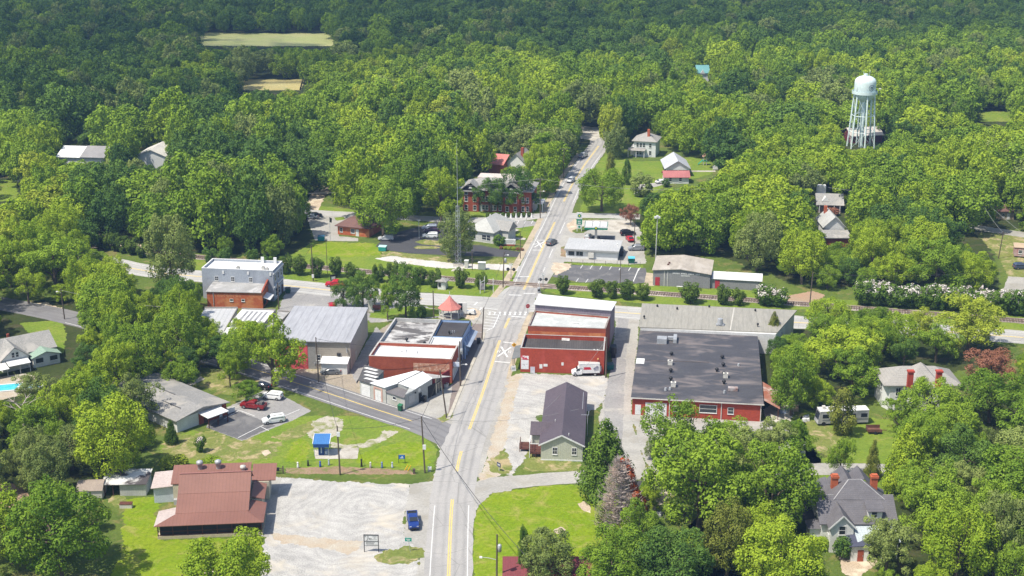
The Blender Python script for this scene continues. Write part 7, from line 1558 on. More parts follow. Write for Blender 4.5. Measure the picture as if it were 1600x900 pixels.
def vehicle(kind, px, py, heading, lab, color, group=None, cat='car', name=None):
    """heading in degrees: 0 = nose towards +x (right), 90 = away from us"""
    P = at(px, py)
    nm = name or {'suv': 'parked_car', 'sedan': 'parked_car', 'pickup': 'pickup_truck', 'van': 'parked_van'}[kind]
    t = thing(nm, lab, cat, (P.x, P.y, .05), R(heading), group)
    pm = paint(f'car paint {color}', color, .22)
    if kind == 'suv':
        L, W, H, hood, belt = 4.7, .94, 1.72, 1.05, 1.08
        cab = [(-2.25, .80, .72, belt, 1.5), (-2.0, .86, .74, belt, H - .06), (-1.3, .88, .74, belt, H), (.1, .88, .74, belt, H - .02), (.55, .87, .72, belt, H - .16), (1.25, .84, .8, belt, belt + .05)]
    elif kind == 'sedan':
        L, W, H, hood, belt = 4.7, .9, 1.45, .92, .95
        cab = [(-1.75, .8, .76, belt, belt + .05), (-1.0, .83, .66, belt, H - .05), (-.4, .84, .68, belt, H), (.35, .84, .68, belt, H - .05), (1.2, .82, .78, belt, belt + .05)]
    else:
        L, W, H, hood, belt = 5.6, .98, 1.85, 1.15, 1.18
        cab = [(-.75, .84, .74, belt, H - .15), (-.55, .88, .76, belt, H - .02), (.2, .89, .77, belt, H), (.75, .88, .74, belt, H - .1), (1.45, .86, .82, belt, belt + .05)]
    h = L / 2
    if kind == 'pickup':
        sts = [(-h, W * .9, W * .92, .5, 1.1), (-h + .12, W * .97, W * .95, .42, 1.14), (-.85, W * .97, W * .95, .42, 1.16), (-.8, W * .97, W * .95, .38, belt), (1.5, W * .97, W * .93, .38, belt), (h - .5, W * .95, W * .88, .4, hood), (h - .12, W * .9, W * .82, .45, hood - .12), (h, W * .78, W * .72, .5, hood - .35)]
    else:
        tail = belt + .02 if kind == 'suv' else belt - .02
        sts = [(-h, W * .82, W * .78, .5, tail - .2), (-h + .15, W * .93, W * .88, .36, tail), (-h + .8, W * .98, W * .94, .3, belt), (1.15, W * .98, W * .93, .3, belt), (h - .6, W * .95, W * .86, .32, hood), (h - .15, W * .88, W * .78, .4, hood - .16), (h, W * .74, W * .68, .46, hood - .4)]
    body = MB(); loft(body, sts); loft(body, cab)
    body.build('body', pm, t, smooth=False, bevel=.03)
    xs = (-h + .95, h - .95) if kind != 'pickup' else (-h + 1.15, h - 1.05)
    wheels(t, xs, W, .34 if kind != 'pickup' else .4)
    c = cab
    fx0, fx1 = c[-2], c[-1]
    part(t, 'windshield', GLASS, lambda b: b.hull([(fx1[0] - .05, -.74, fx1[4] + .05), (fx1[0] - .05, .74, fx1[4] + .05), (fx0[0] + .06, .66, fx0[4] - .02), (fx0[0] + .06, -.66, fx0[4] - .02)], [(fx1[0] + .01, -.74, fx1[4] + .09), (fx1[0] + .01, .74, fx1[4] + .09), (fx0[0] + .12, .66, fx0[4] + .02), (fx0[0] + .12, -.66, fx0[4] + .02)]))
    r0, r1 = c[0], c[1]
    part(t, 'rear_window', GLASS, lambda b: b.hull([(r0[0] + .03, -.66, belt + .12), (r0[0] + .03, .66, belt + .12), (r1[0] + .03, .62, r1[4] - .06), (r1[0] + .03, -.62, r1[4] - .06)], [(r0[0] - .04, -.66, belt + .14), (r0[0] - .04, .66, belt + .14), (r1[0] - .05, .62, r1[4] - .03), (r1[0] - .05, -.62, r1[4] - .03)]))
    xa, xb = c[1][0] + .12, c[-2][0] + .25
    for s in (-1, 1):
        part(t, 'side_window', GLASS, lambda b: b.hull([(xa, s * .86, belt + .1), (xb, s * .86, belt + .1), (xb - .4, s * .74, H - .2), (xa + .1, s * .74, H - .2)], [(xa, s * .905, belt + .1), (xb, s * .905, belt + .1), (xb - .4, s * .8, H - .2), (xa + .1, s * .8, H - .2)]))
        part(t, 'headlight', LAMP, lambda b: b.box(h - .22, s * W * .62 - .16, hood - .36, h - .03, s * W * .62 + .16, hood - .2))
        part(t, 'tail_light', TAILRED, lambda b: b.box(-h - .02, s * W * .72 - .1, .75, -h + .12, s * W * .72 + .1, 1.05))
        part(t, 'mirror', pm, lambda b: b.box(1.0, s * (W + .02) - .08, belt, 1.16, s * (W + .12) + .05, belt + .16))
    part(t, 'bumper', TRIM, lambda b: (b.box(h - .06, -W * .7, .42, h + .04, W * .7, .58), b.box(-h - .05, -W * .74, .45, -h + .05, W * .74, .6)))
    part(t, 'grille', TRIM, lambda b: b.box(h - .04, -W * .38, .62, h + .02, W * .38, hood - .42))
    if kind == 'pickup':
        part(t, 'bed_liner', TRIM, lambda b: b.box(-h + .18, -W * .82, 1.1, -.95, W * .82, 1.175))
        part(t, 'bed_rail', pm, lambda b: (b.box(-h + .1, -W * .95, 1.12, -.85, -W * .83, 1.26), b.box(-h + .1, W * .83, 1.12, -.85, W * .95, 1.26), b.box(-h, -W * .93, 1.05, -h + .12, W * .93, 1.24)))
    if kind == 'suv':
        for s in (-.62, .62): part(t, 'roof_rail', TRIM, lambda b: b.box(-1.7, s - .03, H + .0, .1, s + .03, H + .07))
    return t
Wp, Sv, Gy, Bk, Rd, Dr, Bl, Sg = (0.75, 0.75, 0.74), (0.45, 0.46, 0.47), (0.14, 0.145, 0.15), (0.012, 0.012, 0.014), (0.42, 0.01, 0.018), (0.2, 0.012, 0.014), (0.015, 0.04, 0.19), (0.2, 0.21, 0.2)
t = vehicle('pickup', 645.5, 819, -82, 'dark blue pickup truck parked nose towards us beside the gravel lot', Bl, cat='pickup')
t = vehicle('suv', 427.5, 660, 200, 'white boxy suv with roof rack parked low in the hall parking', Wp)
t = vehicle('suv', 425.5, 623, 165, 'white rounded suv parked at the roadside edge of the hall parking', Wp)
t = vehicle('pickup', 396, 638, 163, 'dark red pickup with junk in its bed at the hall parking', Dr, cat='pickup')
part(t, 'bed_load', M('dark bed load', (0.05, 0.045, 0.045), (0.2, 0.19, 0.18), 3), lambda b: (b.box(-2.3, -.6, 1.18, -1.6, .5, 1.7), b.box(-1.5, -.2, 1.18, -1.0, .7, 1.45)))
vehicle('sedan', 408, 607, 160, 'black car shaded below the big bright tree by side road', Bk)
vehicle('sedan', 517, 584, 183, 'dark grey car parked in front of the white lean-to', Gy)
vehicle('pickup', 525, 447.5, 177, 'bright red pickup truck driving along the cross road', Rd, cat='pickup')
vehicle('suv', 519.5, 482.5, 100, 'red car parked against the dark trees by the gravel yard', Rd)
vehicle('suv', 862, 382, 62, 'dark grey car driving away beside the painted rail mark', Gy, name='car')
vehicle('suv', 892, 284.5, -112, 'silver grey suv coming down the upper main road', Sv, name='car')
vehicle('pickup', 911, 246, 63, 'pale pickup truck near the top of main road', Sv, cat='pickup')
vehicle('suv', 603, 375.5, 182, 'silver suv parked at the left end of dark bank lot', Sv)
vehicle('suv', 671, 359, 178, 'silver blue car topmost of three parked in the bank lot', (0.3, 0.34, 0.4))
vehicle('suv', 674.5, 364, 178, 'very dark purple car between two paler ones in bank lot', (0.05, 0.03, 0.06))
vehicle('suv', 672, 371.5, 180, 'white car nearest us of three parked in the bank lot', Wp)
vehicle('suv', 790, 356, 92, 'white car parked in the small front lot behind bank', Wp)
vehicle('sedan', 486, 341.5, 170, 'silver car parked at the pale brick office lot', Sv)
vehicle('sedan', 492, 339, 10, 'black car behind the silver one at the brick office lot', Bk)
vehicle('suv', 919.5, 374, 75, 'white car with dark roof glass parked under the fuel canopy', Sv)
vehicle('suv', 981, 367.5, 15, 'black suv at the far edge of station lot', Bk)
vehicle('sedan', 984, 376, 100, 'red car parked beside the wooden pole at station', Rd)
vehicle('suv', 994, 391, 182, 'silver black suv half under the station trees', (0.25, 0.26, 0.28))
vehicle('suv', 969.5, 394, 85, 'black suv parked tight behind white station shop', Bk)
vehicle('suv', 1596, 420, 5, 'dark blue grey van at the right edge yard', (0.06, 0.08, 0.13))
vehicle('sedan', 916.5, 280.5, 60, 'small dark car half hidden at the lawn beside upper road', Gy)
vehicle('sedan', 1034, 286.5, 20, 'white car beside the pinkish roofed cottage', Wp)
P = at(915, 586)
t = thing('box_truck', 'white rental box truck with red stripe parked before red store', 'truck', (P.x, P.y, .05), R(183))
t.scale = (.92, .92, .92)
part(t, 'cargo_box', M('truck box white', (0.7, 0.7, 0.69), None, 1), lambda b: (b.box(-3.3, -1.1, .85, .9, 1.1, 3.15), b.box(.9, -1.05, 2.2, 1.7, 1.05, 3.13)))
part(t, 'box_roof', M('truck roof grey', (0.5, 0.51, 0.5), None, 1), lambda b: b.box(-3.32, -1.12, 3.153, 1.72, 1.12, 3.22))
tb = MB(); loft(tb, [(.95, .95, .9, .5, 2.1), (1.9, .98, .86, .45, 2.15), (2.3, .98, .86, .45, 1.7), (2.6, .97, .85, .45, 1.45), (3.3, .9, .78, .5, 1.25), (3.45, .8, .7, .55, 1.0)]); tb.build('cab', paint('truck cab white', (0.75, 0.75, 0.74)), t, bevel=.03)
for s in (-1, 1):
    part(t, 'red_stripe', M('truck red', (0.5, 0.02, 0.04), None, 1), lambda b: b.hull([(-1.3, s * 1.103, 1.75), (.6, s * 1.103, 1.75), (.6, s * 1.103, 2.4), (-1.0, s * 1.103, 2.4)], [(-1.3, s * 1.118, 1.75), (.6, s * 1.118, 1.75), (.6, s * 1.118, 2.4), (-1.0, s * 1.118, 2.4)]))
    part(t, 'side_graphic', M('truck graphic', (0.1, 0.1, 0.16), (0.45, 0.45, 0.48), 2.5), lambda b: b.hull([(-3.0, s * 1.103, 1.5), (-2.0, s * 1.103, 1.3), (-1.7, s * 1.103, 2.0), (-2.6, s * 1.103, 2.7), (-3.1, s * 1.103, 2.4)], [(-3.0, s * 1.116, 1.5), (-2.0, s * 1.116, 1.3), (-1.7, s * 1.116, 2.0), (-2.6, s * 1.116, 2.7), (-3.1, s * 1.116, 2.4)]))
    part(t, 'side_window', GLASS, lambda b: b.hull([(1.5, s * .9, 1.45), (2.45, s * .92, 1.4), (2.1, s * .86, 2.0), (1.5, s * .86, 2.0)], [(1.5, s * .985, 1.45), (2.45, s * .985, 1.4), (2.1, s * .92, 2.0), (1.5, s * .92, 2.0)]))
    part(t, 'headlight', LAMP, lambda b: b.box(3.25, s * .62 - .15, .85, 3.45, s * .62 + .15, 1.05))
    part(t, 'mirror', TRIM, lambda b: b.box(2.2, s * 1.12 - .1, 1.4, 2.35, s * 1.12 + .1, 1.8))
part(t, 'windshield', GLASS, lambda b: b.hull([(2.33, -.78, 1.75), (2.33, .78, 1.75), (1.95, .74, 2.12), (1.95, -.74, 2.12)], [(2.4, -.78, 1.75), (2.4, .78, 1.75), (2.03, .74, 2.14), (2.03, -.74, 2.14)]))
part(t, 'chassis', TRIM, lambda b: b.box(-3.2, -.5, .5, 2.4, .5, .84)); wheels(t, (-2.2, 2.55), 1.02, .4)
part(t, 'dark_lettering', TRIM, lambda b: b.box(2.4, 1.0, .95, 3.0, 1.012, 1.1))
F = Frame((1277, 666), (1360, 663))
t = F.root('motor_home', 'long silver white motor home parked behind the dark cedar', 'motor home')
part(t, 'body', M('motor home silver', (0.42, 0.42, 0.42), (0.34, 0.34, 0.34), 1, stain=(0.22, 0.23, 0.24), stain_scale=.5, stain_cut=(.5, .6)), lambda b: b.hull([(0, 0, .5), (10.6, 0, .5), (10.6, 2.4, .5), (0, 2.4, .5)], [(.5, 0, 3.1), (10.6, 0, 3.1), (10.6, 2.4, 3.1), (.5, 2.4, 3.1)]))
part(t, 'roof', WHITE, lambda b: b.slab([(.45, -.03, 3.22), (10.65, -.03, 3.22), (10.65, 2.43, 3.22), (.45, 2.43, 3.22)], .117))
part(t, 'windshield', GLASS, lambda b: b.hull([(.1, .15, 1.3), (.1, 2.25, 1.3), (.42, 2.25, 2.8), (.42, .15, 2.8)], [(.16, .15, 1.3), (.16, 2.25, 1.3), (.48, 2.25, 2.8), (.48, .15, 2.8)]))
for x in (1.0, 4.0, 6.6, 9.0): part(t, 'side_window', GLASS, lambda b: b.box(x, -.03, 1.7, x + 1.3, -.003, 2.5))
part(t, 'stripe', M('dark stripe', (0.2, 0.21, 0.22), None, 1), lambda b: b.box(1, -.02, 1.1, 10.5, -.003, 1.4)); part(t, 'roof_unit', OFFWHITE, lambda b: (b.box(2.6, .7, 3.223, 3.8, 1.7, 3.6), b.box(1.2, .9, 3.223, 1.8, 1.6, 3.9)))
for x in (1.3, 7.6):
    for y in (-.02, 2.2): part(t, 'wheel', RUBBER, lambda b: b.tube([(x, y, .45), (x, y + .22, .45)], .45, 14))
F = Frame((1356, 679), (1378, 679))
t = F.root('rusty_trailer', 'rusty brown flat trailer in grass near the motor home', 'trailer')
RUST = M('rust', (0.12, 0.05, 0.035), (0.17, 0.08, 0.055), 2)
part(t, 'deck', RUST, lambda b: b.box(0, 0, .5, F.L, 2.0, .65)); part(t, 'side_board', RUST, lambda b: (b.box(0, 0, .653, F.L, .06, 1.1), b.box(0, 1.94, .653, F.L, 2.0, 1.3), b.box(0, .07, .653, .06, 1.93, 1.1)))
for y in (-.2, 2.02): part(t, 'wheel', RUBBER, lambda b: b.tube([(1.5, y, .35), (1.5, y + .18, .35)], .35, 12))
part(t, 'drawbar', RUST, lambda b: b.bar((F.L, 1, .55), (F.L + 1.2, 1, .5), .1))
for (px, py), lab, c in (((1262, 656), 'white plastic chair and rack heap left of the motor home', WHITE), ((1228, 643), 'blue and white barrel pile beside rusty lean-to', M('barrel blue', (0.08, 0.2, 0.42), (0.55, 0.56, 0.58), 2)), ((1032, 806), 'white junk heap half hidden between dead tree and big green tree', M('junk white', (0.6, 0.6, 0.58), (0.12, 0.12, 0.12), 3)), ((1345, 868), 'white garden furniture set on patio behind the Victorian house', WHITE), ((1238, 640), 'tan crate pile at the yard under trees right of lean-to', M('crate tan', (0.5, 0.36, 0.24), None, 2)), ((540, 579.5), 'pale junk stack against the white lean-to', OFFWHITE)):
    P = at(px, py); rr = random.Random(px)
    t = thing('junk_heap', lab, 'junk heap', (P.x, P.y, 0))
    for k in range(6):
        x, y, s = rr.uniform(-1.3, 1.3), rr.uniform(-.9, .9), rr.uniform(.3, .6)
        part(t, 'junk_piece', c if k % 3 else STEEL, lambda b: b.hull([(x - s, y - s * .6, 0), (x + s, y - s * .6, 0), (x + s, y + s * .6, 0), (x - s, y + s * .6, 0)], [(x - s * .8, y - s * .4, s * 1.3), (x + s * .7, y - s * .6, s * 1.6), (x + s * .8, y + s * .5, s * 1.5), (x - s * .7, y + s * .6, s * 1.2)]))
P = at(1590, 405)
def leafM(name, c1, c2, trans=0.27):
    m, nt, out = nodes_of(name)
    L = nt.links.new
    oi = nt.nodes.new('ShaderNodeObjectInfo')
    ta = nt.nodes.new('ShaderNodeAttribute'); ta.attribute_name = 'tint'
    f = _math(nt, 'ADD', _math(nt, 'MULTIPLY', ta.outputs['Fac'], 0.7), _math(nt, 'MULTIPLY', oi.outputs['Random'], 0.45))
    col = _ramp(nt, f, [(0.12, c1), (0.95, c2)])
    d = nt.nodes.new('ShaderNodeBsdfDiffuse'); tr = nt.nodes.new('ShaderNodeBsdfTranslucent'); mx = nt.nodes.new('ShaderNodeMixShader')
    L(col, d.inputs[0]); L(_mix(nt, 1.0, col, (1.0, 0.95, 0.45), 'MULTIPLY'), tr.inputs[0])
    mx.inputs[0].default_value = trans
    L(d.outputs[0], mx.inputs[1]); L(tr.outputs[0], mx.inputs[2]); L(mx.outputs[0], out.inputs[0])
    return m
LEAF = {
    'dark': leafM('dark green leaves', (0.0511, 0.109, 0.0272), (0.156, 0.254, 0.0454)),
    'mid': leafM('mid green leaves', (0.0927, 0.177, 0.0227), (0.28, 0.397, 0.0408)),
    'bright': leafM('bright green leaves', (0.146, 0.246, 0.0207), (0.375, 0.473, 0.0415)),
    'olive': leafM('olive green leaves', (0.119, 0.167, 0.0495), (0.302, 0.361, 0.101)),
    'yellow': leafM('yellow green leaves', (0.213, 0.276, 0.0285), (0.426, 0.488, 0.057)),
    'cedar': leafM('dark cedar needles', (0.0738, 0.103, 0.0225), (0.222, 0.241, 0.045), .15),
    'cypress': leafM('fresh cypress needles', (0.0532, 0.112, 0.018), (0.142, 0.222, 0.0324), .15),
    'myrtle': leafM('dark shrub leaves', (0.0554, 0.0998, 0.0225), (0.138, 0.2, 0.033), .15),
    'flower': leafM('pinkish white blossom', (0.6, 0.53, 0.5), (0.75, 0.7, 0.66), .2),
    'russet': leafM('russet leaves', (0.221, 0.0855, 0.045), (0.357, 0.18, 0.117), .2),
    'twig': leafM('grey dead twigs', (0.4, 0.27, 0.2), (0.56, 0.46, 0.4), .1),
    'redleaf': leafM('rust red dead needles', (0.34, 0.06, 0.015), (0.48, 0.13, 0.04), .2),
}
BARK = M('grey brown bark', (0.14, 0.105, 0.075), (0.09, 0.07, 0.05), 2, stretch=(2, 2, .5))
DEADWOOD = M('pale dead wood', (0.46, 0.39, 0.35), (0.36, 0.3, 0.27), 2)
def leaf_cloud(rs, lobes, n, size, up=0.25, jit=0.75, squash=1.0):
    """many leaf sized quads over the outer shells of lobes (cx, cy, cz, r): arrays of verts and per face tint"""
    lob = np.array([l[:4] for l in lobes]); w = lob[:, 3] ** 2
    idx = rs.choice(len(lob), n, p=w / w.sum())
    d = rs.normal(size=(n, 3)); d[:, 2] += up
    d /= np.linalg.norm(d, axis=1)[:, None]
    r = lob[idx, 3] * rs.uniform(.8, 1.05, n)
    c = lob[idx, :3] + d * r[:, None] * np.array([1, 1, squash])
    nr = d + np.array([0, 0, .2]) + rs.normal(size=(n, 3)) * jit * .3
    nr /= np.linalg.norm(nr, axis=1)[:, None]
    ref = rs.normal(size=(n, 3))
    s = np.cross(nr, ref); s /= np.linalg.norm(s, axis=1)[:, None]
    u = np.cross(nr, s)
    sz = size * rs.uniform(.6, 1.35, n)
    a, b2 = s * sz[:, None] * .5, u * sz[:, None] * .36
    v = np.stack([c - a, c - b2 + nr * .06 * size, c + a, c + b2 - nr * .06 * size], 1).reshape(-1, 3)
    lt = rs.uniform(0, 1, len(lob))
    tint = np.clip(.55 * lt[idx] + .45 * rs.uniform(0, 1, n), 0, 1)
    return v, tint
def leaf_mesh(name, v, tint, mat):
    n = len(tint)
    me = bpy.data.meshes.new(name)
    me.vertices.add(4 * n); me.vertices.foreach_set('co', v.astype(np.float32).ravel())
    me.loops.add(4 * n); me.loops.foreach_set('vertex_index', np.arange(4 * n, dtype=np.int32))
    me.polygons.add(n); me.polygons.foreach_set('loop_start', np.arange(0, 4 * n, 4, dtype=np.int32))
    me.update(calc_edges=True)
    a = me.attributes.new('tint', 'FLOAT', 'FACE'); a.data.foreach_set('value', tint.astype(np.float32))
    me.materials.append(mat)
    return me
def crown_lobes(rs, style):
    """unit tree: height 1, crown radius .5 at widest; returns lobes"""
    L = []
    def domes(n, rx, zc, rz, r0, r1, kp, p0, p1):
        for k in range(n):
            s = -.8 + 1.75 * (k + .5) / n + rs.uniform(-.08, .08); a = k * 2.4 + rs.uniform(-.4, .4); rr = math.sqrt(max(0, 1 - s * s))
            c = np.array([rx * rr * math.cos(a), rx * rr * math.sin(a), zc + rz * s]) * (1, 1, 1); br = rs.uniform(r0, r1)
            L.append((*c, br * .86))
            out = np.array([c[0], c[1], (c[2] - zc) * .8 + .08])
            for j in range(kp):
                d = rs.normal(size=3) * .75 + out / (np.linalg.norm(out) + 1e-6) * .9; d /= np.linalg.norm(d)
                L.append((c[0] + d[0] * br * .82, c[1] + d[1] * br * .82, c[2] + d[2] * br * .82, rs.uniform(p0, p1)))
    if style == 'broad':        # wide heavy dome
        domes(rs.integers(15, 21), .31, .52, .32, .13, .2, 11, .035, .07)
        L.append((0, 0, .5, .22))
    elif style == 'airy':       # looser, clumped into sprays with gaps
        big = [(rs.uniform(-.3, .3), rs.uniform(-.3, .3), rs.uniform(.2, .82), rs.uniform(.12, .19)) for _ in range(19)] + [(0, 0, .85, .14)]
        for bx, by, bz, br in big:
            for k in range(8):
                d = rs.normal(size=3); d /= np.linalg.norm(d)
                if d[2] < -.3: d[2] *= -1
                L.append((bx + d[0] * br, by + d[1] * br, bz + d[2] * br * .8, rs.uniform(.045, .085)))
    elif style == 'tall':       # taller oval
        domes(rs.integers(18, 24), .28, .53, .38, .12, .18, 10, .035, .065)
        L.append((0, 0, .5, .2))
    elif style == 'cone':
        for k in range(130):
            z = rs.uniform(.02, .96) ** 1.15; a = rs.uniform(0, 2 * np.pi); rr = .44 * (1 - z) ** .72 * rs.uniform(.6, 1.0)
            L.append((rr * math.cos(a), rr * math.sin(a), z, .06 + .085 * (1 - z)))
        L.append((0, 0, .97, .03)); L += [(0, 0, z, .3 * (1 - z) ** .8) for z in (.12, .25, .4, .55, .7, .82)]
    elif style == 'column':
        for k in range(60):
            z = rs.uniform(.04, .97); a = rs.uniform(0, 2 * np.pi); rr = .36 * min(1, (1 - z) * 2.0) ** .7 * min(1, .6 + z * 1.5) * rs.uniform(.5, 1.0)
            L.append((rr * math.cos(a), rr * math.sin(a), z, rs.uniform(.09, .15)))
    elif style == 'vase':       # crepe myrtle shrub, narrow foot, wide top
        for k in range(46):
            z = rs.uniform(.12, .95); a = rs.uniform(0, 2 * np.pi); rr = (.16 + .3 * min(1, z * 1.5)) * (1 if z < .8 else .75) * rs.uniform(.4, 1.0)
            L.append((rr * math.cos(a), rr * math.sin(a), z, rs.uniform(.1, .17)))
    elif style == 'ball':
        for k in range(36):
            d = rs.normal(size=3); d /= np.linalg.norm(d)
            L.append((.36 * d[0], .36 * d[1], .5 + .36 * d[2], rs.uniform(.1, .17)))
    return L
def trunk_mesh(rs, style, lobes, name='trunk', mat=None, many=False):
    b = MB()
    if style in ('cone', 'column'):
        b.tube([(0, 0, 0), (0, 0, .5), (0, 0, .9)], [.03, .018, .005], 6)
    elif style == 'vase':
        for k in range(5):
            a = k * 1.26; b.tube([(.03 * math.cos(a), .03 * math.sin(a), 0), (.12 * math.cos(a), .12 * math.sin(a), .4), (.2 * math.cos(a), .2 * math.sin(a), .7)], [.02, .014, .006], 5)
    elif style == 'ball':
        b.tube([(0, 0, 0), (0, 0, .4)], [.05, .03], 6)
    else:
        b.tube([(0, 0, 0), (.01, 0, .18), (0, .01, .42), (.0, 0, .72)], [.032, .024, .017, .006], 7)
        for k in range(9):
            l = lobes[rs.integers(0, len(lobes))]
            z0 = rs.uniform(.22, .5)
            b.tube([(0, 0, z0), (l[0] * .5, l[1] * .5, z0 + (l[2] - z0) * .55), (l[0] * .92, l[1] * .92, l[2])], [.013, .009, .003], 5)
    o = b.build(name, mat or BARK)
    me = o.data; bpy.data.objects.remove(o)
    return me
PROTO = {}
SPEC = {'broad': (6, 15000, .025), 'airy': (5, 12000, .025), 'tall': (4, 13000, .026), 'cone': (2, 15000, .032), 'column': (2, 6000, .045), 'vase': (3, 3200, .075), 'ball': (2, 2200, .075)}
for st, (nv, nl, sz) in SPEC.items():
    PROTO[st] = []
    for k in range(nv):
        rs = np.random.default_rng(hash((len(st), k, ord(st[0]))) % 99991)
        lob = crown_lobes(rs, st)
        v, tint = leaf_cloud(rs, lob, nl, sz)
        PROTO[st].append((leaf_mesh('crown', v, tint, LEAF['mid']), trunk_mesh(rs, st, lob), lob))
def tree(px, py, H, D, style, tint, label, name=None, cat='tree', group=None, at_world=None, rz=None, k=None, trunk=True):
    P = at_world or at(px, py)
    name = name or {'cone': 'conifer_tree', 'column': 'columnar_tree', 'vase': 'crepe_myrtle', 'ball': 'round_shrub'}.get(style, 'broadleaf_tree')
    t = thing(name, label, cat, (P.x, P.y, 0), rng.uniform(0, 6.28) if rz is None else rz, group)
    k = rng.randrange(len(PROTO[style])) if k is None else k
    cm, tm, _ = PROTO[style][k]
    for nm, me, m_ in (('crown', cm, LEAF[tint]), ('trunk', tm, None)):
        if nm == 'trunk' and not trunk: continue
        o = bpy.data.objects.new(nm, me); COL.objects.link(o); o.parent = t
        if m_:
            o.material_slots[0].link = 'OBJECT'; o.material_slots[0].material = m_
        if nm == 'crown': o['stuffing'] = 0; del o['stuffing']
    t.scale = (D, D, H)
    return t
T = tree
T(600, 370, 18.5, 19.5, 'broad', 'mid', 'huge spreading green tree overhanging the small brown roofed brick office')
T(632, 340, 19.5, 19, 'broad', 'mid', 'tall broad tree behind the spreading tree at brick office')
T(690, 346, 17.5, 14, 'airy', 'bright', 'bright rounded tree at the street left of the brick school')
T(714, 407, 14.2, 13.5, 'tall', 'olive', 'olive green rounded tree standing behind the lattice radio mast')
T(940, 330, 15, 16.5, 'broad', 'mid', 'single broad tree on the lawn beyond the fuel price sign')
T(979, 289, 8.5, 4.2, 'column', 'cypress', 'narrow dark cypress on the far lawn, near side one')
T(953, 277, 8.5, 5, 'column', 'cedar', 'narrow dark cypress behind single broad lawn tree')
T(1002, 306, 8, 9, 'ball', 'olive', 'low olive bushy tree near the cottage drive', 'bushy_tree')
T(767, 331, 11.5, 12, 'airy', 'dark', 'thin dark tree in front of the brick school left part')
T(812, 331, 15, 14, 'airy', 'dark', 'airy tree hiding the right end of brick school')
T(790, 331.5, 9, 9, 'airy', 'mid', 'small airy tree in front of the middle of brick school')
T(838, 287, 14, 11.5, 'airy', 'bright', 'bright tree between slate roofed house and sidewalk')
T(800, 300, 9, 9, 'airy', 'mid', 'green tree behind the brick school roof right part')
T(568, 484, 10.5, 9, 'broad', 'dark', 'dark tree beside the white memorial flagpole', 'broadleaf_tree')
T(537, 482, 7.5, 8, 'airy', 'dark', 'small dark tree beside the parked red car')
T(634, 496, 13.5, 9.5, 'tall', 'dark', 'tall dark tree on verge left of the salmon gazebo')
T(606, 500, 9.5, 6.5, 'airy', 'mid', 'slender tree between memorial and tall dark verge tree')
T(658.5, 497, 3.6, 3.0, 'ball', 'dark', 'low round dark bush beside the patched roof store', cat='shrub')
T(428, 604, 16.5, 16, 'airy', 'bright', 'big bright airy tree before the coral pink warehouse bay')
T(270, 458, 21, 15.5, 'tall', 'olive', 'tall olive tree left of the two storey store')
T(213, 664, 11.5, 11, 'airy', 'olive', 'grey green feathery tree overhanging the community hall roof')
T(182, 748, 17, 16, 'broad', 'bright', 'big leafy tree above the burnt roofed shed')
T(268.5, 693, 5.2, 3.2, 'cone', 'cypress', 'small young conifer at the hall front corner')
T(360, 948, 13, 16, 'broad', 'bright', 'bright crown at the bottom edge below the restaurant')
T(96, 905, 17.5, 18, 'broad', 'mid', 'large tree at bottom left left of restaurant lawn')
T(20, 880, 13, 13, 'airy', 'bright', 'bright tree at the far bottom left corner')
T(946, 774, 15, 12.5, 'cone', 'cypress', 'broad green conifer beside purple roof house front')
T(1092, 832, 20, 20, 'broad', 'mid', 'giant spreading tree right of the dead grey conifer')
T(1205, 828, 17, 17, 'broad', 'mid', 'spreading tree between giant tree and Victorian house')
T(1066, 738, 14.5, 14.5, 'airy', 'mid', 'green tree in front of the workshop roller door')
T(1150, 720, 9, 11, 'airy', 'mid', 'low tree crown before the workshop windows')
T(1205, 725, 10, 10, 'airy', 'olive', 'thin tree on pale yard right of workshop')
T(1240, 715, 8, 9, 'airy', 'mid', 'loose tree beside the pale lower road bend')
T(58, 640, 8, 10, 'airy', 'olive', 'olive tree leaning over the pool deck corner')
for px, py, H, D, s, c, l in ((960, 935, 12.5, 13, 'broad', 'mid', 'dense crown at bottom edge right of the red shed'), (1052, 938, 13, 14, 'broad', 'dark', 'dense dark crown at bottom edge below giant tree'), (1135, 905, 13.5, 10.5, 'tall', 'cedar', 'soft dark pine crown below the giant tree'), (1215, 940, 14, 15, 'broad', 'bright', 'bright dense crown at bottom edge left of Victorian house'), (1010, 905, 8, 9, 'airy', 'dark', 'low dark tree at the foot of the dead conifer'), (1236, 958, 9.5, 11, 'airy', 'bright', 'bright tree at bottom edge under the Victorian house')):
    T(px, py, H, D, s, c, l)
T(818, 908, 9.5, 3.0, 'column', 'cypress', 'thin dark column tree beside the bottom red shed')
T(856, 914, 9.5, 10.5, 'tall', 'olive', 'dark olive bushy tree in front of the bottom red shed')
T(1315, 680, 9.5, 7.0, 'column', 'cedar', 'dark rounded cedar hiding the middle of motor home', 'cedar_tree')
T(1312, 748, 8, 6, 'airy', 'mid', 'small thin tree at the lower road behind Victorian house')
T(1362, 748, 8, 3.6, 'cone', 'cedar', 'small dark conifer at the lower road beside thin tree')
T(1413, 768, 13.5, 10.5, 'cone', 'bright', 'yellow green conical tree right of the Victorian house', 'conifer_tree')
T(1384, 900, 10, 10, 'airy', 'olive', 'olive tree in front of the pale tin porch roof')
T(1316, 872, 4.2, 3.8, 'ball', 'dark', 'dark round bush at the Victorian house front gable', cat='shrub')
T(1284, 858, 2.4, 2.8, 'ball', 'bright', 'low bright bush at the Victorian house left wall', cat='shrub')
T(1512, 548, 13.5, 18, 'airy', 'yellow', 'large yellow green tree above the reddish bare tree')
T(1450, 672, 11.5, 13, 'broad', 'mid', 'broad tree hiding the lower right of white hip roofed house')
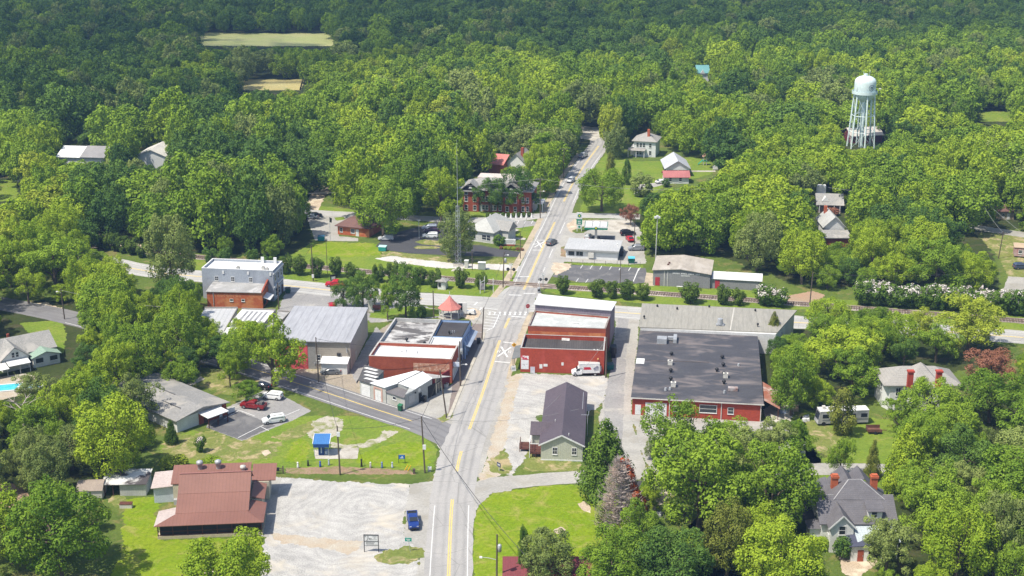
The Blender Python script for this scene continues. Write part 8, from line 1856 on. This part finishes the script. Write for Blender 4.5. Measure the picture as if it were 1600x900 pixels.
T(1402, 676, 7.5, 8.5, 'airy', 'mid', 'low loose tree at the left corner of white hip roofed house')
T(1545, 660, 12, 14, 'broad', 'mid', 'broad tree below the reddish bare withered tree')
T(1292, 524, 9.5, 12.5, 'broad', 'bright', 'bright broad tree covering the cross road right of tan roof')
T(1395, 552, 10, 12.5, 'broad', 'bright', 'bright broad tree before the blossom hedge left end')
T(1462, 566, 9.5, 11, 'airy', 'mid', 'loose green tree above the white hip roofed house')
T(1440, 530, 8, 9, 'airy', 'yellow', 'small yellow green tree left of the large one')
T(1545, 614, 9.5, 13, 'airy', 'russet', 'reddish brown withered tree right of the white house', 'withered_tree')
T(313, 706, 3.2, 2.4, 'vase', 'cypress', 'small white flowering shrub on the dry lawn', 'flowering_shrub', 'shrub')
P = at(312, 705); v, tn = leaf_cloud(np.random.default_rng(5), [(0, 0, 2.4, .8), (.3, .2, 2.8, .5), (-.4, 0, 2.0, .5)], 160, .3)
o = bpy.data.objects.new('blossom', leaf_mesh('blossom', v, tn, LEAF['flower'])); COL.objects.link(o); o.parent = [c for c in bpy.data.objects if c.name.startswith('flowering_shrub')][0]; o.scale = (1 / 2.4, 1 / 2.4, 1 / 3.2)
T(1208, 540, 8.5, 5.5, 'cone', 'cedar', 'small conifer at the right end of tan roof')
T(330, 735, 3, 4.5, 'ball', 'bright', 'low bright bush behind the restaurant rear roof', cat='shrub')
T(272, 735, 3.2, 6, 'ball', 'yellow', 'yellow green bush between burnt shed and restaurant', cat='shrub')
T(766, 372, 2.6, 4, 'ball', 'dark', 'dark clipped bush at the bank entrance gable', cat='shrub') ; T(780, 383, 3.2, 4.2, 'ball', 'dark', 'dark round bush beside the bank sign', cat='shrub')
T(1040, 292, 3, 3.2, 'ball', 'dark', 'small dark bush beside the pinkish roofed cottage', cat='shrub')
T(985, 352, 7, 6.5, 'airy', 'russet', 'small rust tinted tree at the station lot back corner')
T(1300, 336, 2.5, 5, 'ball', 'russet', 'low red leaved shrub before the porch house', cat='shrub')
P = at(968, 840)
t = thing('dead_conifer', 'dead grey conifer with rust red top beside the broad green conifer', 'tree', (P.x, P.y, 0))
rs = np.random.default_rng(77); H = 15.0
def dead(b):
    b.tube([(0, 0, 0), (.1, 0, H * .5), (0, 0, H)], [.28, .17, .03], 7)
    for k in range(380):
        z = H * rs.uniform(.06, .97); a = rs.uniform(0, 6.283); L = (5.0 * (1 - z / H) ** .65 + .25) * rs.uniform(.75, 1.05)
        d = Vector((math.cos(a), math.sin(a), 0)); p0 = Vector((0, 0, z)); p1 = p0 + d * L * .5 + Vector((0, 0, L * .12)); p2 = p0 + d * L + Vector((0, 0, L * .42))
        b.tube([p0, p1, p2], [.06, .045, .025], 3, cap=False)
        for j in range(7):
            u = rs.uniform(.3, 1.0); q = p0.lerp(p1, u * 2) if u < .5 else p1.lerp(p2, u * 2 - 1)
            s = Vector((-d.y, d.x, 0)) * rs.choice([-1, 1]) * rs.uniform(.3, .85) + d * rs.uniform(.1, .6) + Vector((0, 0, rs.uniform(.1, .6)))
            b.tube([q, q + s], [.035, .02], 3, cap=False)
part(t, 'trunk', DEADWOOD, dead)
sun = [(.5 + 3.6 * (1 - z) ** .65 * rs.uniform(.75, 1.1), rs.uniform(-1.6, .8), H * z, rs.uniform(.35, .75)) for z in rs.uniform(.35, .95, 22)] + [(.2, 0, H * .97, .45), (.7, .6, H * .88, .6), (3.6, .4, H * .45, .9), (3.9, .2, H * .36, .8), (2.8, .6, H * .55, .7)]
v, tn = leaf_cloud(rs, sun, 2600, .32)
o = bpy.data.objects.new('red_needles', leaf_mesh('red_needles', v, tn, LEAF['redleaf'])); COL.objects.link(o); o.parent = t
tw = [((rr := 4.6 * (1 - z) ** .65 * rs.uniform(.45, 1)) * math.cos(q := rs.uniform(0, 6.28)), rr * math.sin(q), H * (z + .03), .55) for z in rs.uniform(.03, .92, 90)]
v, tn = leaf_cloud(rs, tw, 13000, .12, jit=4.0)
o = bpy.data.objects.new('grey_twigs', leaf_mesh('grey_twigs', v, tn, LEAF['twig'])); COL.objects.link(o); o.parent = t
gr = [(-3.2 - .12 * k, -.4, H * (.42 - .05 * k), .8) for k in range(5)] + [(-1.6, .5, H * .68, .7)]
v, tn = leaf_cloud(rs, gr, 700, .3)
o = bpy.data.objects.new('green_needles', leaf_mesh('green_needles', v, tn, LEAF['olive'])); COL.objects.link(o); o.parent = t
P = at(40, 700)
t = thing('dead_snag', 'bleached bare branches of a dead tree below the swimming pool', 'tree', (P.x, P.y, 0))
def snag(b):
    b.tube([(0, 0, 0), (.2, 0, 7), (.4, 0, 9)], [.3, .22, .12], 6)
    for a, L, z in ((.2, 4, 8.5), (1.2, 3, 9), (2.6, 4.5, 8), (3.4, 3.6, 7.5), (5.2, 3, 8.8), (4.2, 4, 9), (.9, 2.4, 7)):
        d = Vector((math.cos(a), math.sin(a) * .8, .45)); p = Vector((.3, 0, z)); q = p + d * L * .5 + Vector((0, 0, .4)); b.tube([p, q, q + d * L * .5], [.12, .08, .03], 5)
        for s in (-1, 1): b.tube([q, q + Vector((d.x * .7 - s * d.y, d.y * .7 + s * d.x, .5)) * 1.1], [.06, .02], 4)
part(t, 'trunk', DEADWOOD, snag)
ORD = ['first', 'second', 'third', 'fourth', 'fifth', 'sixth', 'seventh', 'eighth', 'ninth', 'tenth', 'eleventh', 'twelfth', 'thirteenth', 'fourteenth', 'fifteenth', 'sixteenth', 'seventeenth', 'eighteenth', 'nineteenth', 'twentieth']
left_row = [(447, 428), (468, 430), (495, 433), (526, 433), (549, 438), (592, 441), (613, 437), (657, 444), (679, 449), (721, 450), (752, 452), (634, 440), (640, 443)][:11]
for i, (px, py) in enumerate(sorted(left_row, key=lambda p: -p[0])):
    T(px, py, rng.uniform(4.4, 5.4), rng.uniform(3.8, 4.6), 'vase', 'myrtle', f'dark vase shaped shrub, {ORD[i]} left of the road in the railway row', group='crepe myrtles left of the road')
right_row = [(880, 460), (932, 465), (955, 466), (979, 468), (1005, 469), (1079, 474), (1131, 476), (1154, 477)]
for i, (px, py) in enumerate(right_row):
    T(px, py, rng.uniform(4.2, 5.2), rng.uniform(3.8, 4.6) if px != 1079 else 5.6, 'vase', 'myrtle', f'dark vase shaped shrub, {ORD[i]} right of the road in the railway row', group='crepe myrtles right of the road')
def flowering(px, py, H, D, lab, group=None):
    t = T(px, py, H, D, 'vase', 'cypress', lab, 'flowering_crepe_myrtle', 'shrub', group)
    rs = np.random.default_rng(int(px)); lob = [(rs.uniform(-.36, .36), rs.uniform(-.36, .36), rs.uniform(.62, .98), rs.uniform(.08, .16)) for _ in range(16)]
    v, tn = leaf_cloud(rs, lob, 300, .07)
    o = bpy.data.objects.new('blossom', leaf_mesh('blossom', v, tn, LEAF['flower'])); COL.objects.link(o); o.parent = t
    return t
flowering(1196, 477, 5.2, 6, 'white flowering shrub on the railway verge, left of the two'); flowering(1216, 479, 4.6, 5.4, 'white flowering shrub on the railway verge, right of the two')
for i in range(16):
    px = 1350 + i * 17.5
    flowering(px, 476 + i * 1.15, rng.uniform(5.2, 6.4), rng.uniform(5.4, 6.6), f'pinkish white flowering shrub, {ORD[i]} from the left in the long blossom hedge', 'flowering hedge along the railway')
lr = [(157, 388), (168, 390), (180, 393), (192, 395), (207, 398), (222, 402), (330, 412), (352, 415), (395, 418), (420, 424)]
for i, (px, py) in enumerate(lr):
    T(px, py, rng.uniform(4.2, 5.2), rng.uniform(3.8, 4.4), 'vase', 'myrtle' if i < 6 else 'dark', f'dark shrub, {ORD[i]} from the left in the row left of the olive tree', group='far left railway shrubs')
for i in range(9):
    P_ = (762 + 8.1 * i, 340.5 - .15 * i)
    T(*P_, 1.8, 1.6, 'ball', 'myrtle', f'clipped round hedge ball, {ORD[i]} from the left before the brick school', 'hedge_ball', 'shrub', 'clipped hedge balls before the school')
    P2 = at(P_[0] + 4, P_[1] + .6)
    t = thing('pale_bollard', f'pale tapered bollard, {ORD[i]} from the left between the hedge balls', 'bollard', (P2.x, P2.y, 0), 0, 'pale bollards before the school'); part(t, 'shaft', WHITE, lambda b: b.cyl(0, 0, 0, 1.2, .45, .16, 8)); part(t, 'cap', WHITE, lambda b: b.cyl(0, 0, 1.203, 1.35, .22, .18, 8))
for i in range(6):
    T(783 + 6.5 * i, 389 + .5 * i, .9, 1.3, 'ball', ('russet', 'yellow', 'yellow', 'yellow', 'russet', 'russet')[i], f'flower mound, {ORD[i]} from the left in the bank sign bed', 'flower_mound', 'flowers', 'flower mounds at the bank sign')
CLEAR = [
    [(190, 800), (150, 780), (118, 780), (122, 752), (165, 735), (225, 735), (262, 722), (262, 690), (300, 665), (237, 645), (232, 590), (262, 598), (290, 612), (330, 590), (365, 620), (370, 640), (470, 585), (440, 575), (435, 530), (440, 500), (320, 492), (318, 402), (445, 405), (440, 398), (492, 390), (488, 345), (500, 330), (545, 335), (555, 370), (590, 378), (640, 352), (690, 345), (723, 330), (720, 280), (800, 275), (835, 290), (850, 330), (880, 285), (905, 235), (935, 225), (942, 235), (915, 285), (902, 325), (990, 335), (1000, 395), (1018, 402), (1115, 400), (1195, 428), (1240, 448), (1300, 452), (1345, 452), (1345, 478), (1240, 482), (1240, 500), (1180, 525), (1195, 590), (1205, 640), (1150, 655), (1000, 660), (1000, 725), (1030, 742), (940, 760), (930, 830), (915, 870), (745, 900), (760, 945), (430, 945), (400, 880), (250, 848), (200, 900), (160, 900)],
    [(1508, 562), (1575, 562), (1580, 606), (1510, 610)],
    [(905, 320), (935, 250), (985, 257), (1040, 243), (1080, 243), (1118, 255), (1115, 272), (1080, 285), (990, 305), (985, 335)],
    [(986, 206), (1030, 206), (1030, 248), (986, 248)],
    [(1324, 112), (1380, 112), (1378, 222), (1326, 228)],
    [(318, 53), (515, 53), (515, 70), (318, 70)], [(383, 123), (472, 123), (471, 139), (383, 139)], [(1533, 174), (1577, 174), (1577, 187), (1533, 187)],
    [(92, 231), (165, 233), (165, 243), (92, 242)], [(214, 240), (238, 222), (255, 222), (252, 246), (226, 246)],
    [(0, 520), (15, 482), (35, 480), (120, 492), (104, 545), (100, 560), (60, 605), (0, 618), (-60, 610), (-60, 540)],
    [(1278, 300), (1316, 300), (1320, 372), (1300, 375), (1278, 330)],
    [(1545, 362), (1620, 367), (1640, 460), (1572, 455), (1560, 402), (1522, 360)], [(1560, 324), (1586, 326), (1586, 343), (1560, 343)],
    [(1258, 645), (1300, 642), (1375, 634), (1382, 585), (1485, 578), (1485, 600), (1395, 642), (1380, 680), (1400, 700), (1370, 738), (1282, 738), (1262, 690)],
    [(1250, 727), (1380, 727), (1380, 745), (1250, 745)],
    [(1252, 775), (1300, 742), (1370, 742), (1398, 778), (1388, 800), (1345, 815), (1330, 868), (1292, 868), (1258, 810)],
    [(1195, 482), (1248, 488), (1235, 518), (1190, 524)], [(1568, 519), (1620, 522), (1620, 534), (1568, 533)], [(1350, 455), (1640, 468), (1640, 500), (1350, 478)],
    [(205, 410), (222, 412), (238, 448), (224, 452)], [(152, 372), (228, 380), (318, 396), (318, 404), (228, 402), (152, 388)],
    [(190, 795), (245, 800), (250, 845), (330, 842), (290, 905), (170, 905), (205, 830)],
    [(0, 280), (24, 284), (22, 310), (-60, 312)], [(797, 248), (818, 242), (818, 258), (797, 262)], [(488, 292), (512, 290), (510, 318), (590, 331), (590, 338), (487, 335)],
    [(912, 202), (936, 202), (940, 222), (905, 235)], [(1092, 108), (1106, 108), (1106, 114), (1092, 114)], [(1505, 345), (1620, 365), (1620, 373), (1505, 360)], [(30, 478), (70, 472), (120, 490), (100, 497)], [(0, 762), (26, 758), (36, 775), (20, 788), (0, 788)],
    [(1196, 640), (1235, 640), (1235, 665), (1196, 665)], [(20, 510), (96, 500), (100, 545), (40, 530)]]
def inside(p, poly):
    x, y = p; c = False; j = len(poly) - 1
    for i in range(len(poly)):
        xi, yi = poly[i]; xj, yj = poly[j]
        if (yi > y) != (yj > y) and x < (xj - xi) * (y - yi) / (yj - yi) + xi: c = not c
        j = i
    return c
BB = [(min(p[0] for p in q), min(p[1] for p in q), max(p[0] for p in q), max(p[1] for p in q)) for q in CLEAR]
def blocked(x, y, H, D):
    r = D * .51
    b0 = proj(x, y, 0); m_ = proj(x, y, H * .6); tp = proj(x, y, H * 1.02)
    rp = proj(x + r, y, H * .6)[0] - m_[0]
    hh = m_[1] - tp[1]
    pts = [(b0[0], b0[1])] + [(m_[0] + rp * math.cos(a) * f, m_[1] - hh * math.sin(a) * f) for a in np.arange(0, 6.28, .39) for f in (1.0, .75, .45)]
    pts += [(m_[0], m_[1]), (b0[0], (b0[1] + m_[1]) / 2)]
    x0, x1 = min(p[0] for p in pts), max(p[0] for p in pts); y0, y1 = min(p[1] for p in pts), max(p[1] for p in pts)
    for q, bb in zip(CLEAR, BB):
        if q[0] == (1324, 112) and y > 545: continue
        if bb[0] > x1 or bb[2] < x0 or bb[1] > y1 or bb[3] < y0: continue
        if any(inside(p, q) for p in pts): return True
        if any(x0 < v[0] < x1 and y0 < v[1] < y1 and ((v[0] - m_[0]) / max(rp, .1)) ** 2 + ((v[1] - m_[1]) / max(hh, .1)) ** 2 < .8 for v in q): return True
    return False
placed = {}
def near(x, y, d):
    gx, gy = int(x // 10), int(y // 10)
    for i in range(gx - 2, gx + 3):
        for j in range(gy - 2, gy + 3):
            for (a, c, dd) in placed.get((i, j), ()):
                if (a - x) ** 2 + (c - y) ** 2 < ((d + dd) / 2) ** 2: return True
    return False
def put(x, y, d): placed.setdefault((int(x // 10), int(y // 10)), []).append((x, y, d))
for o in list(bpy.data.objects):
    if o.type == 'EMPTY' and o.get('category') in ('tree',): put(o.location.x, o.location.y, o.scale[0] * .85)
def zone(px, py):
    """mix of tints and styles of the woods at a photograph position, as seen there"""
    if py < (105 if px < 1050 else 70): return {'dark': .72, 'mid': .18, 'olive': .1}, (10, 16), (10, 16)  # darker leaf mix puts cloud shade into the far woods' colour
    if py < 235:
        if px < 420: return {'dark': .5, 'mid': .3, 'olive': .15, 'bright': .05}, (12, 19), (12, 17)  # larger dark share paints cloud shade over the left woods too
        if px < 1000 and py > 130: return {'bright': .42, 'mid': .32, 'dark': .08, 'olive': .09, 'yellow': .03}, (12, 18), (11.5, 17)
        if py > 110: return {'bright': .34, 'mid': .36, 'dark': .12, 'olive': .12, 'yellow': .02}, (12, 17), (11, 17)
        return {'mid': .45, 'dark': .4, 'olive': .15}, (11, 17), (11, 16)
    if px < 120 and py < 480: return {'bright': .6, 'mid': .3, 'yellow': .1}, (12, 18), (11, 16)
    if px < 490 and py < 400: return {'dark': .45, 'mid': .35, 'olive': .12, 'bright': .08}, (14, 20), (12, 17)
    if px < 760 and py < 350: return {'mid': .45, 'bright': .25, 'dark': .3}, (14, 20), (11, 16)
    if px > 985 and py < 470: return {'bright': .5, 'mid': .36, 'dark': .08, 'olive': .06}, (12, 16), (13, 17.5)
    if px > 1170 and py < 660: return {'bright': .42, 'mid': .48, 'dark': .1}, (12, 17), (10, 15)
    if px < 480 and py < 620: return {'bright': .5, 'mid': .38, 'dark': .12}, (12, 17), (11, 15)
    if px < 260: return {'mid': .45, 'olive': .25, 'bright': .2, 'dark': .1}, (9, 14), (9, 14)
    return {'mid': .42, 'bright': .28, 'olive': .24, 'dark': .06}, (9, 14), (10, 14)
def choose(d):
    u = rng.random() * sum(d.values())
    for k, v in d.items():
        u -= v
        if u <= 0: return k
    return k
wood = []
def scatter(y0, y1, gap, tries, shrink=1.0):
    for _ in range(tries):
        y = math.sqrt(rng.uniform(y0 * y0, y1 * y1))
        x = rng.uniform(-1, 1) * (.385 * y + 22)
        px, py = proj(x, y, 0)
        mix, hr, dr = zone(px, py)
        H = rng.uniform(*hr) * shrink; D = (dr[0] * .8 + (dr[1] * 1.2 - dr[0] * .8) * rng.random() ** 1.25) * shrink * 1.1
        n = mnoise.noise(Vector((x * .012, y * .012, 2.2)))
        H *= (1 + .3 * n) * (.82 + .02 * D)
        if near(x, y, D * gap) or blocked(x, y, H, D): continue
        put(x, y, D * gap)
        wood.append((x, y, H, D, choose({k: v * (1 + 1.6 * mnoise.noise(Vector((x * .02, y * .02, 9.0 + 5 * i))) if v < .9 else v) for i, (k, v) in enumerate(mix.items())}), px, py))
scatter(196, 560, .66, 11000)
scatter(196, 560, .56, 7000, .74)
scatter(196, 520, .5, 7000, .48)
scatter(520, 1130, .68, 30000)
scatter(520, 1130, .6, 12000, .75)
print('woodland trees', len(wood))
MARKS = [(1345, 228, 'the water tower'), (770, 330, 'the brick school'), (555, 368, 'the brown roofed brick office'), (380, 470, 'the two storey store'), (60, 545, 'the pale green sunroom house'), (300, 640, 'the grey roofed hall'), (205, 775, 'the burnt roof shed'), (1325, 820, 'the Victorian house'), (1430, 640, 'the white hip roofed house'), (1318, 664, 'the motor home'), (1090, 650, 'the big brick workshop'), (1065, 448, 'the grey fire hall'), (1058, 275, 'the pale roofed pavilion'), (1005, 245, 'the white farmhouse'), (930, 405, 'the service station shop'), (1300, 355, 'the porch house'), (1572, 342, 'the tan cabin'), (1598, 405, 'the mobile home'), (127, 267, 'the long white shed'), (238, 270, 'the pale barn'), (1470, 490, 'the blossom hedge'), (500, 310, 'the dirt drive'), (915, 225, 'the top of main road'), (425, 132, 'the tan pasture'), (100, 500, 'the shaded left road'), (1540, 612, 'the withered russet tree'), (1413, 768, 'the yellow green conical tree'), (428, 604, 'the big airy tree'), (270, 458, 'the tall olive tree'), (20, 600, 'the swimming pool'), (1220, 505, 'the tan roofed store'), (1521, 360, 'the double crossarm pole'), (1024, 415, 'the tall floodlight'), (200, 860, 'the restaurant lawn'), (1290, 735, 'the pale lower road'), (10, 298, 'the left edge meadow')]
MW = [(at(a, c), n) for a, c, n in MARKS]
TN = {'dark': 'dark green', 'mid': 'mid green', 'bright': 'bright green', 'olive': 'olive green', 'yellow': 'yellow green'}
wood.sort(key=lambda w: w[1])
NTHINGS = 225
inview = [w for w in wood if -40 < w[5] < 1640]
solo, rest = inview[:NTHINGS], inview[NTHINGS:] + [w for w in wood if not (-40 < w[5] < 1640)]
keyed = {}
for w in solo:
    p = Vector((w[0], w[1], 0))
    d, mp, nm = min(((p - m_).length, m_, n) for m_, n in MW)
    dx, dy = p.x - mp.x, p.y - mp.y
    side_ = ('behind' if dy > 0 else 'in front of') if abs(dy) > abs(dx) else ('right of' if dx > 0 else 'left of')
    size = 'tall' if w[2] > 14.5 else ('low' if w[2] < 9 else 'medium')
    keyed.setdefault((TN[w[4]], size, side_, nm), []).append((d, w))
EXTRA = ['nearest', 'second nearest', 'third nearest', 'fourth nearest', 'fifth nearest', 'sixth nearest', 'seventh nearest', 'eighth nearest', 'ninth nearest', 'tenth nearest', 'eleventh nearest', 'twelfth nearest', 'thirteenth nearest', 'fourteenth nearest', 'fifteenth nearest', 'sixteenth nearest', 'seventeenth nearest', 'eighteenth nearest', 'nineteenth nearest', 'twentieth nearest']
for (c, s, sd, nm), lst in keyed.items():
    lst.sort(key=lambda q: q[0])
    for i, (d, w) in enumerate(lst):
        lab = f'{s} {c} tree {sd} {nm}' + (f', {EXTRA[min(i, 19)]} such' if len(lst) > 1 else '')
        st = rng.choice(('broad', 'broad', 'airy', 'tall')) if w[4] != 'bright' else rng.choice(('broad', 'airy', 'airy'))
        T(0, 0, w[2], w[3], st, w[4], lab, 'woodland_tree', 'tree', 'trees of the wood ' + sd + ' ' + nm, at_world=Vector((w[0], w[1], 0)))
pcol = bpy.data.collections.new('woodland kinds')
kinds = []
for st in ('broad', 'airy', 'tall'):
    for k in range(2):
        rs = np.random.default_rng(400 + 10 * k + len(st))
        lob = crown_lobes(rs, st)
        v, tint = leaf_cloud(rs, lob, 5200, .042)
        for c in ('bright', 'dark', 'mid', 'olive', 'yellow'):
            me = leaf_mesh('wood crown', v, tint, LEAF[c])
            o = bpy.data.objects.new(f'kind_{len(kinds):02d}', me); pcol.objects.link(o); kinds.append((st, c))
pm = bpy.data.meshes.new('woodland')
pm.vertices.add(len(rest)); pm.vertices.foreach_set('co', np.array([(w[0], w[1], -.4) for w in rest], dtype=np.float32).ravel())
idx = []
for w in rest:
    st = rng.choice(('broad', 'broad', 'airy', 'tall'))
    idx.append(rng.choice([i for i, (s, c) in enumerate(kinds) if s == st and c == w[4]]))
a = pm.attributes.new('kind_index', 'INT', 'POINT'); a.data.foreach_set('value', idx)
a = pm.attributes.new('turn', 'FLOAT_VECTOR', 'POINT'); a.data.foreach_set('vector', np.array([(0, 0, rng.uniform(0, 6.28)) for _ in rest], dtype=np.float32).ravel())
a = pm.attributes.new('size', 'FLOAT_VECTOR', 'POINT'); a.data.foreach_set('vector', np.array([(w[3] * 1.06, w[3] * 1.06, w[2]) for w in rest], dtype=np.float32).ravel())
wo = bpy.data.objects.new('woodland', pm); COL.objects.link(wo)
tag(wo, 'distant mass of mixed green woodland beyond the town', 'woodland', kind='stuff')
ng = bpy.data.node_groups.new('woodland', 'GeometryNodeTree')
ng.interface.new_socket('Geometry', in_out='INPUT', socket_type='NodeSocketGeometry'); ng.interface.new_socket('Geometry', in_out='OUTPUT', socket_type='NodeSocketGeometry')
N = ng.nodes.new; gi, go = N('NodeGroupInput'), N('NodeGroupOutput')
m2p = N('GeometryNodeMeshToPoints'); iop = N('GeometryNodeInstanceOnPoints'); ci = N('GeometryNodeCollectionInfo')
ci.inputs['Collection'].default_value = pcol; ci.inputs['Separate Children'].default_value = True; ci.inputs['Reset Children'].default_value = True
def attr(nm, ty):
    n = N('GeometryNodeInputNamedAttribute'); n.data_type = ty; n.inputs['Name'].default_value = nm; return n.outputs['Attribute']
l = ng.links.new
l(gi.outputs[0], m2p.inputs['Mesh']); l(m2p.outputs[0], iop.inputs['Points']); l(ci.outputs[0], iop.inputs['Instance'])
iop.inputs['Pick Instance'].default_value = True
l(attr('kind_index', 'INT'), iop.inputs['Instance Index']); l(attr('turn', 'FLOAT_VECTOR'), iop.inputs['Rotation']); l(attr('size', 'FLOAT_VECTOR'), iop.inputs['Scale'])
l(iop.outputs[0], go.inputs[0])
md = wo.modifiers.new('woodland', 'NODES'); md.node_group = ng
SUN_EL, SUN_DIR = 60.0, Vector((-0.84, -0.54, 0)).normalized()
az = math.atan2(SUN_DIR.x, SUN_DIR.y)            # clockwise from +y
w = bpy.data.worlds.new('World'); scene.world = w; w.use_nodes = True
nt = w.node_tree
bg = nt.nodes['Background']
sky = nt.nodes.new('ShaderNodeTexSky'); sky.sky_type = 'NISHITA'; sky.sun_disc = False
sky.sun_elevation = R(SUN_EL); sky.sun_rotation = az
sky.air_density = 1.0; sky.dust_density = 1.5; sky.ozone_density = 1.0
nt.links.new(sky.outputs[0], bg.inputs[0]); bg.inputs[1].default_value = 0.135
sl_ = bpy.data.lights.new('sun', 'SUN'); sl_.energy = 4.7; sl_.angle = R(0.6); sl_.color = (1.0, 0.94, 0.83)
so = bpy.data.objects.new('sun', sl_); COL.objects.link(so)
d = Vector((SUN_DIR.x * math.cos(R(SUN_EL)), SUN_DIR.y * math.cos(R(SUN_EL)), math.sin(R(SUN_EL))))
so.rotation_euler = d.to_track_quat('Z', 'Y').to_euler(); so.location = d * 300
hb = MB().box(-1500, -120, -1.0, 1500, 1500, 122.0).build('haze', [])
tag(hb, 'thin blue summer haze over the town', 'haze', kind='stuff')
m, nt, out = nodes_of('summer haze')
pv = nt.nodes.new('ShaderNodeVolumePrincipled'); pv.inputs['Density'].default_value = 0.00012
pv.inputs['Color'].default_value = (0.32, 0.56, 1.0, 1); pv.inputs['Anisotropy'].default_value = 0.0
nt.links.new(pv.outputs[0], out.inputs['Volume'])
hb.data.materials.append(m)
def cloud(name, cx, cy, cz, rx, ry, rz, seed, lab):
    nu, nv = 48, 24
    b = MB(); P = []
    for j in range(nv + 1):
        th = math.pi * j / nv
        for i in range(nu):
            ph = 2 * math.pi * i / nu
            d = Vector((math.sin(th) * math.cos(ph), math.sin(th) * math.sin(ph), math.cos(th)))
            k = 1 + .32 * mnoise.noise(d * 1.6 + Vector((seed, 0, 0))) + .22 * mnoise.noise(d * 4 + Vector((seed, 5, 0))) + .12 * mnoise.noise(d * 9 + Vector((seed, 9, 2)))
            P.append((cx + d.x * rx * k, cy + d.y * ry * k, cz + d.z * rz * k * (1.3 if d.z > 0 else .6)))
    F_ = [(j * nu + i, (j + 1) * nu + i, (j + 1) * nu + (i + 1) % nu, j * nu + (i + 1) % nu) for j in range(nv) for i in range(nu)]
    o = b.add(P, F_).build(name, CLOUDM, smooth=True)
    return tag(o, lab, 'cloud', kind='stuff')
CLOUDM, cnt, cout = nodes_of('cumulus cloud')
cv = cnt.nodes.new('ShaderNodeVolumePrincipled'); cv.inputs['Density'].default_value = 0.005; cv.inputs['Color'].default_value = (1, 1, 1, 1); cv.inputs['Anisotropy'].default_value = .6
cnt.links.new(cv.outputs[0], cout.inputs['Volume'])
OFF = SUN_DIR * (600 / math.tan(R(SUN_EL)))
cloud('cloud', -60 + OFF.x, 915 + OFF.y, 600, 540, 205, 75, 1.0, 'white summer cloud drifting over the far woods')
cloud('cloud', -250 + OFF.x, 690 + OFF.y, 600, 190, 165, 70, 4.0, 'smaller white summer cloud left of the larger one')
cd = bpy.data.cameras.new('camera'); cd.sensor_width = 36; cd.lens = 36 * FPX / 1600
cd.clip_start = 1; cd.clip_end = 6000
co = bpy.data.objects.new('camera', cd); COL.objects.link(co)
co.location = (0, 0, CAMH); co.rotation_euler = (R(90) - PITCH, 0, 0)
scene.camera = co
vs = scene.view_settings
vs.view_transform = 'Standard'; vs.look = 'None'; vs.exposure = 0.46; vs.gamma = 1.0; vs.use_curve_mapping = False
scene.render.resolution_x, scene.render.resolution_y = 1024, 576
cy = scene.cycles
cy.use_denoising = True; cy.denoiser = 'OPENIMAGEDENOISE'
cy.max_bounces = 6; cy.diffuse_bounces = 4; cy.glossy_bounces = 2; cy.transmission_bounces = 3; cy.transparent_max_bounces = 6; cy.volume_bounces = 0
cy.use_adaptive_sampling = True; cy.adaptive_threshold = 0.015
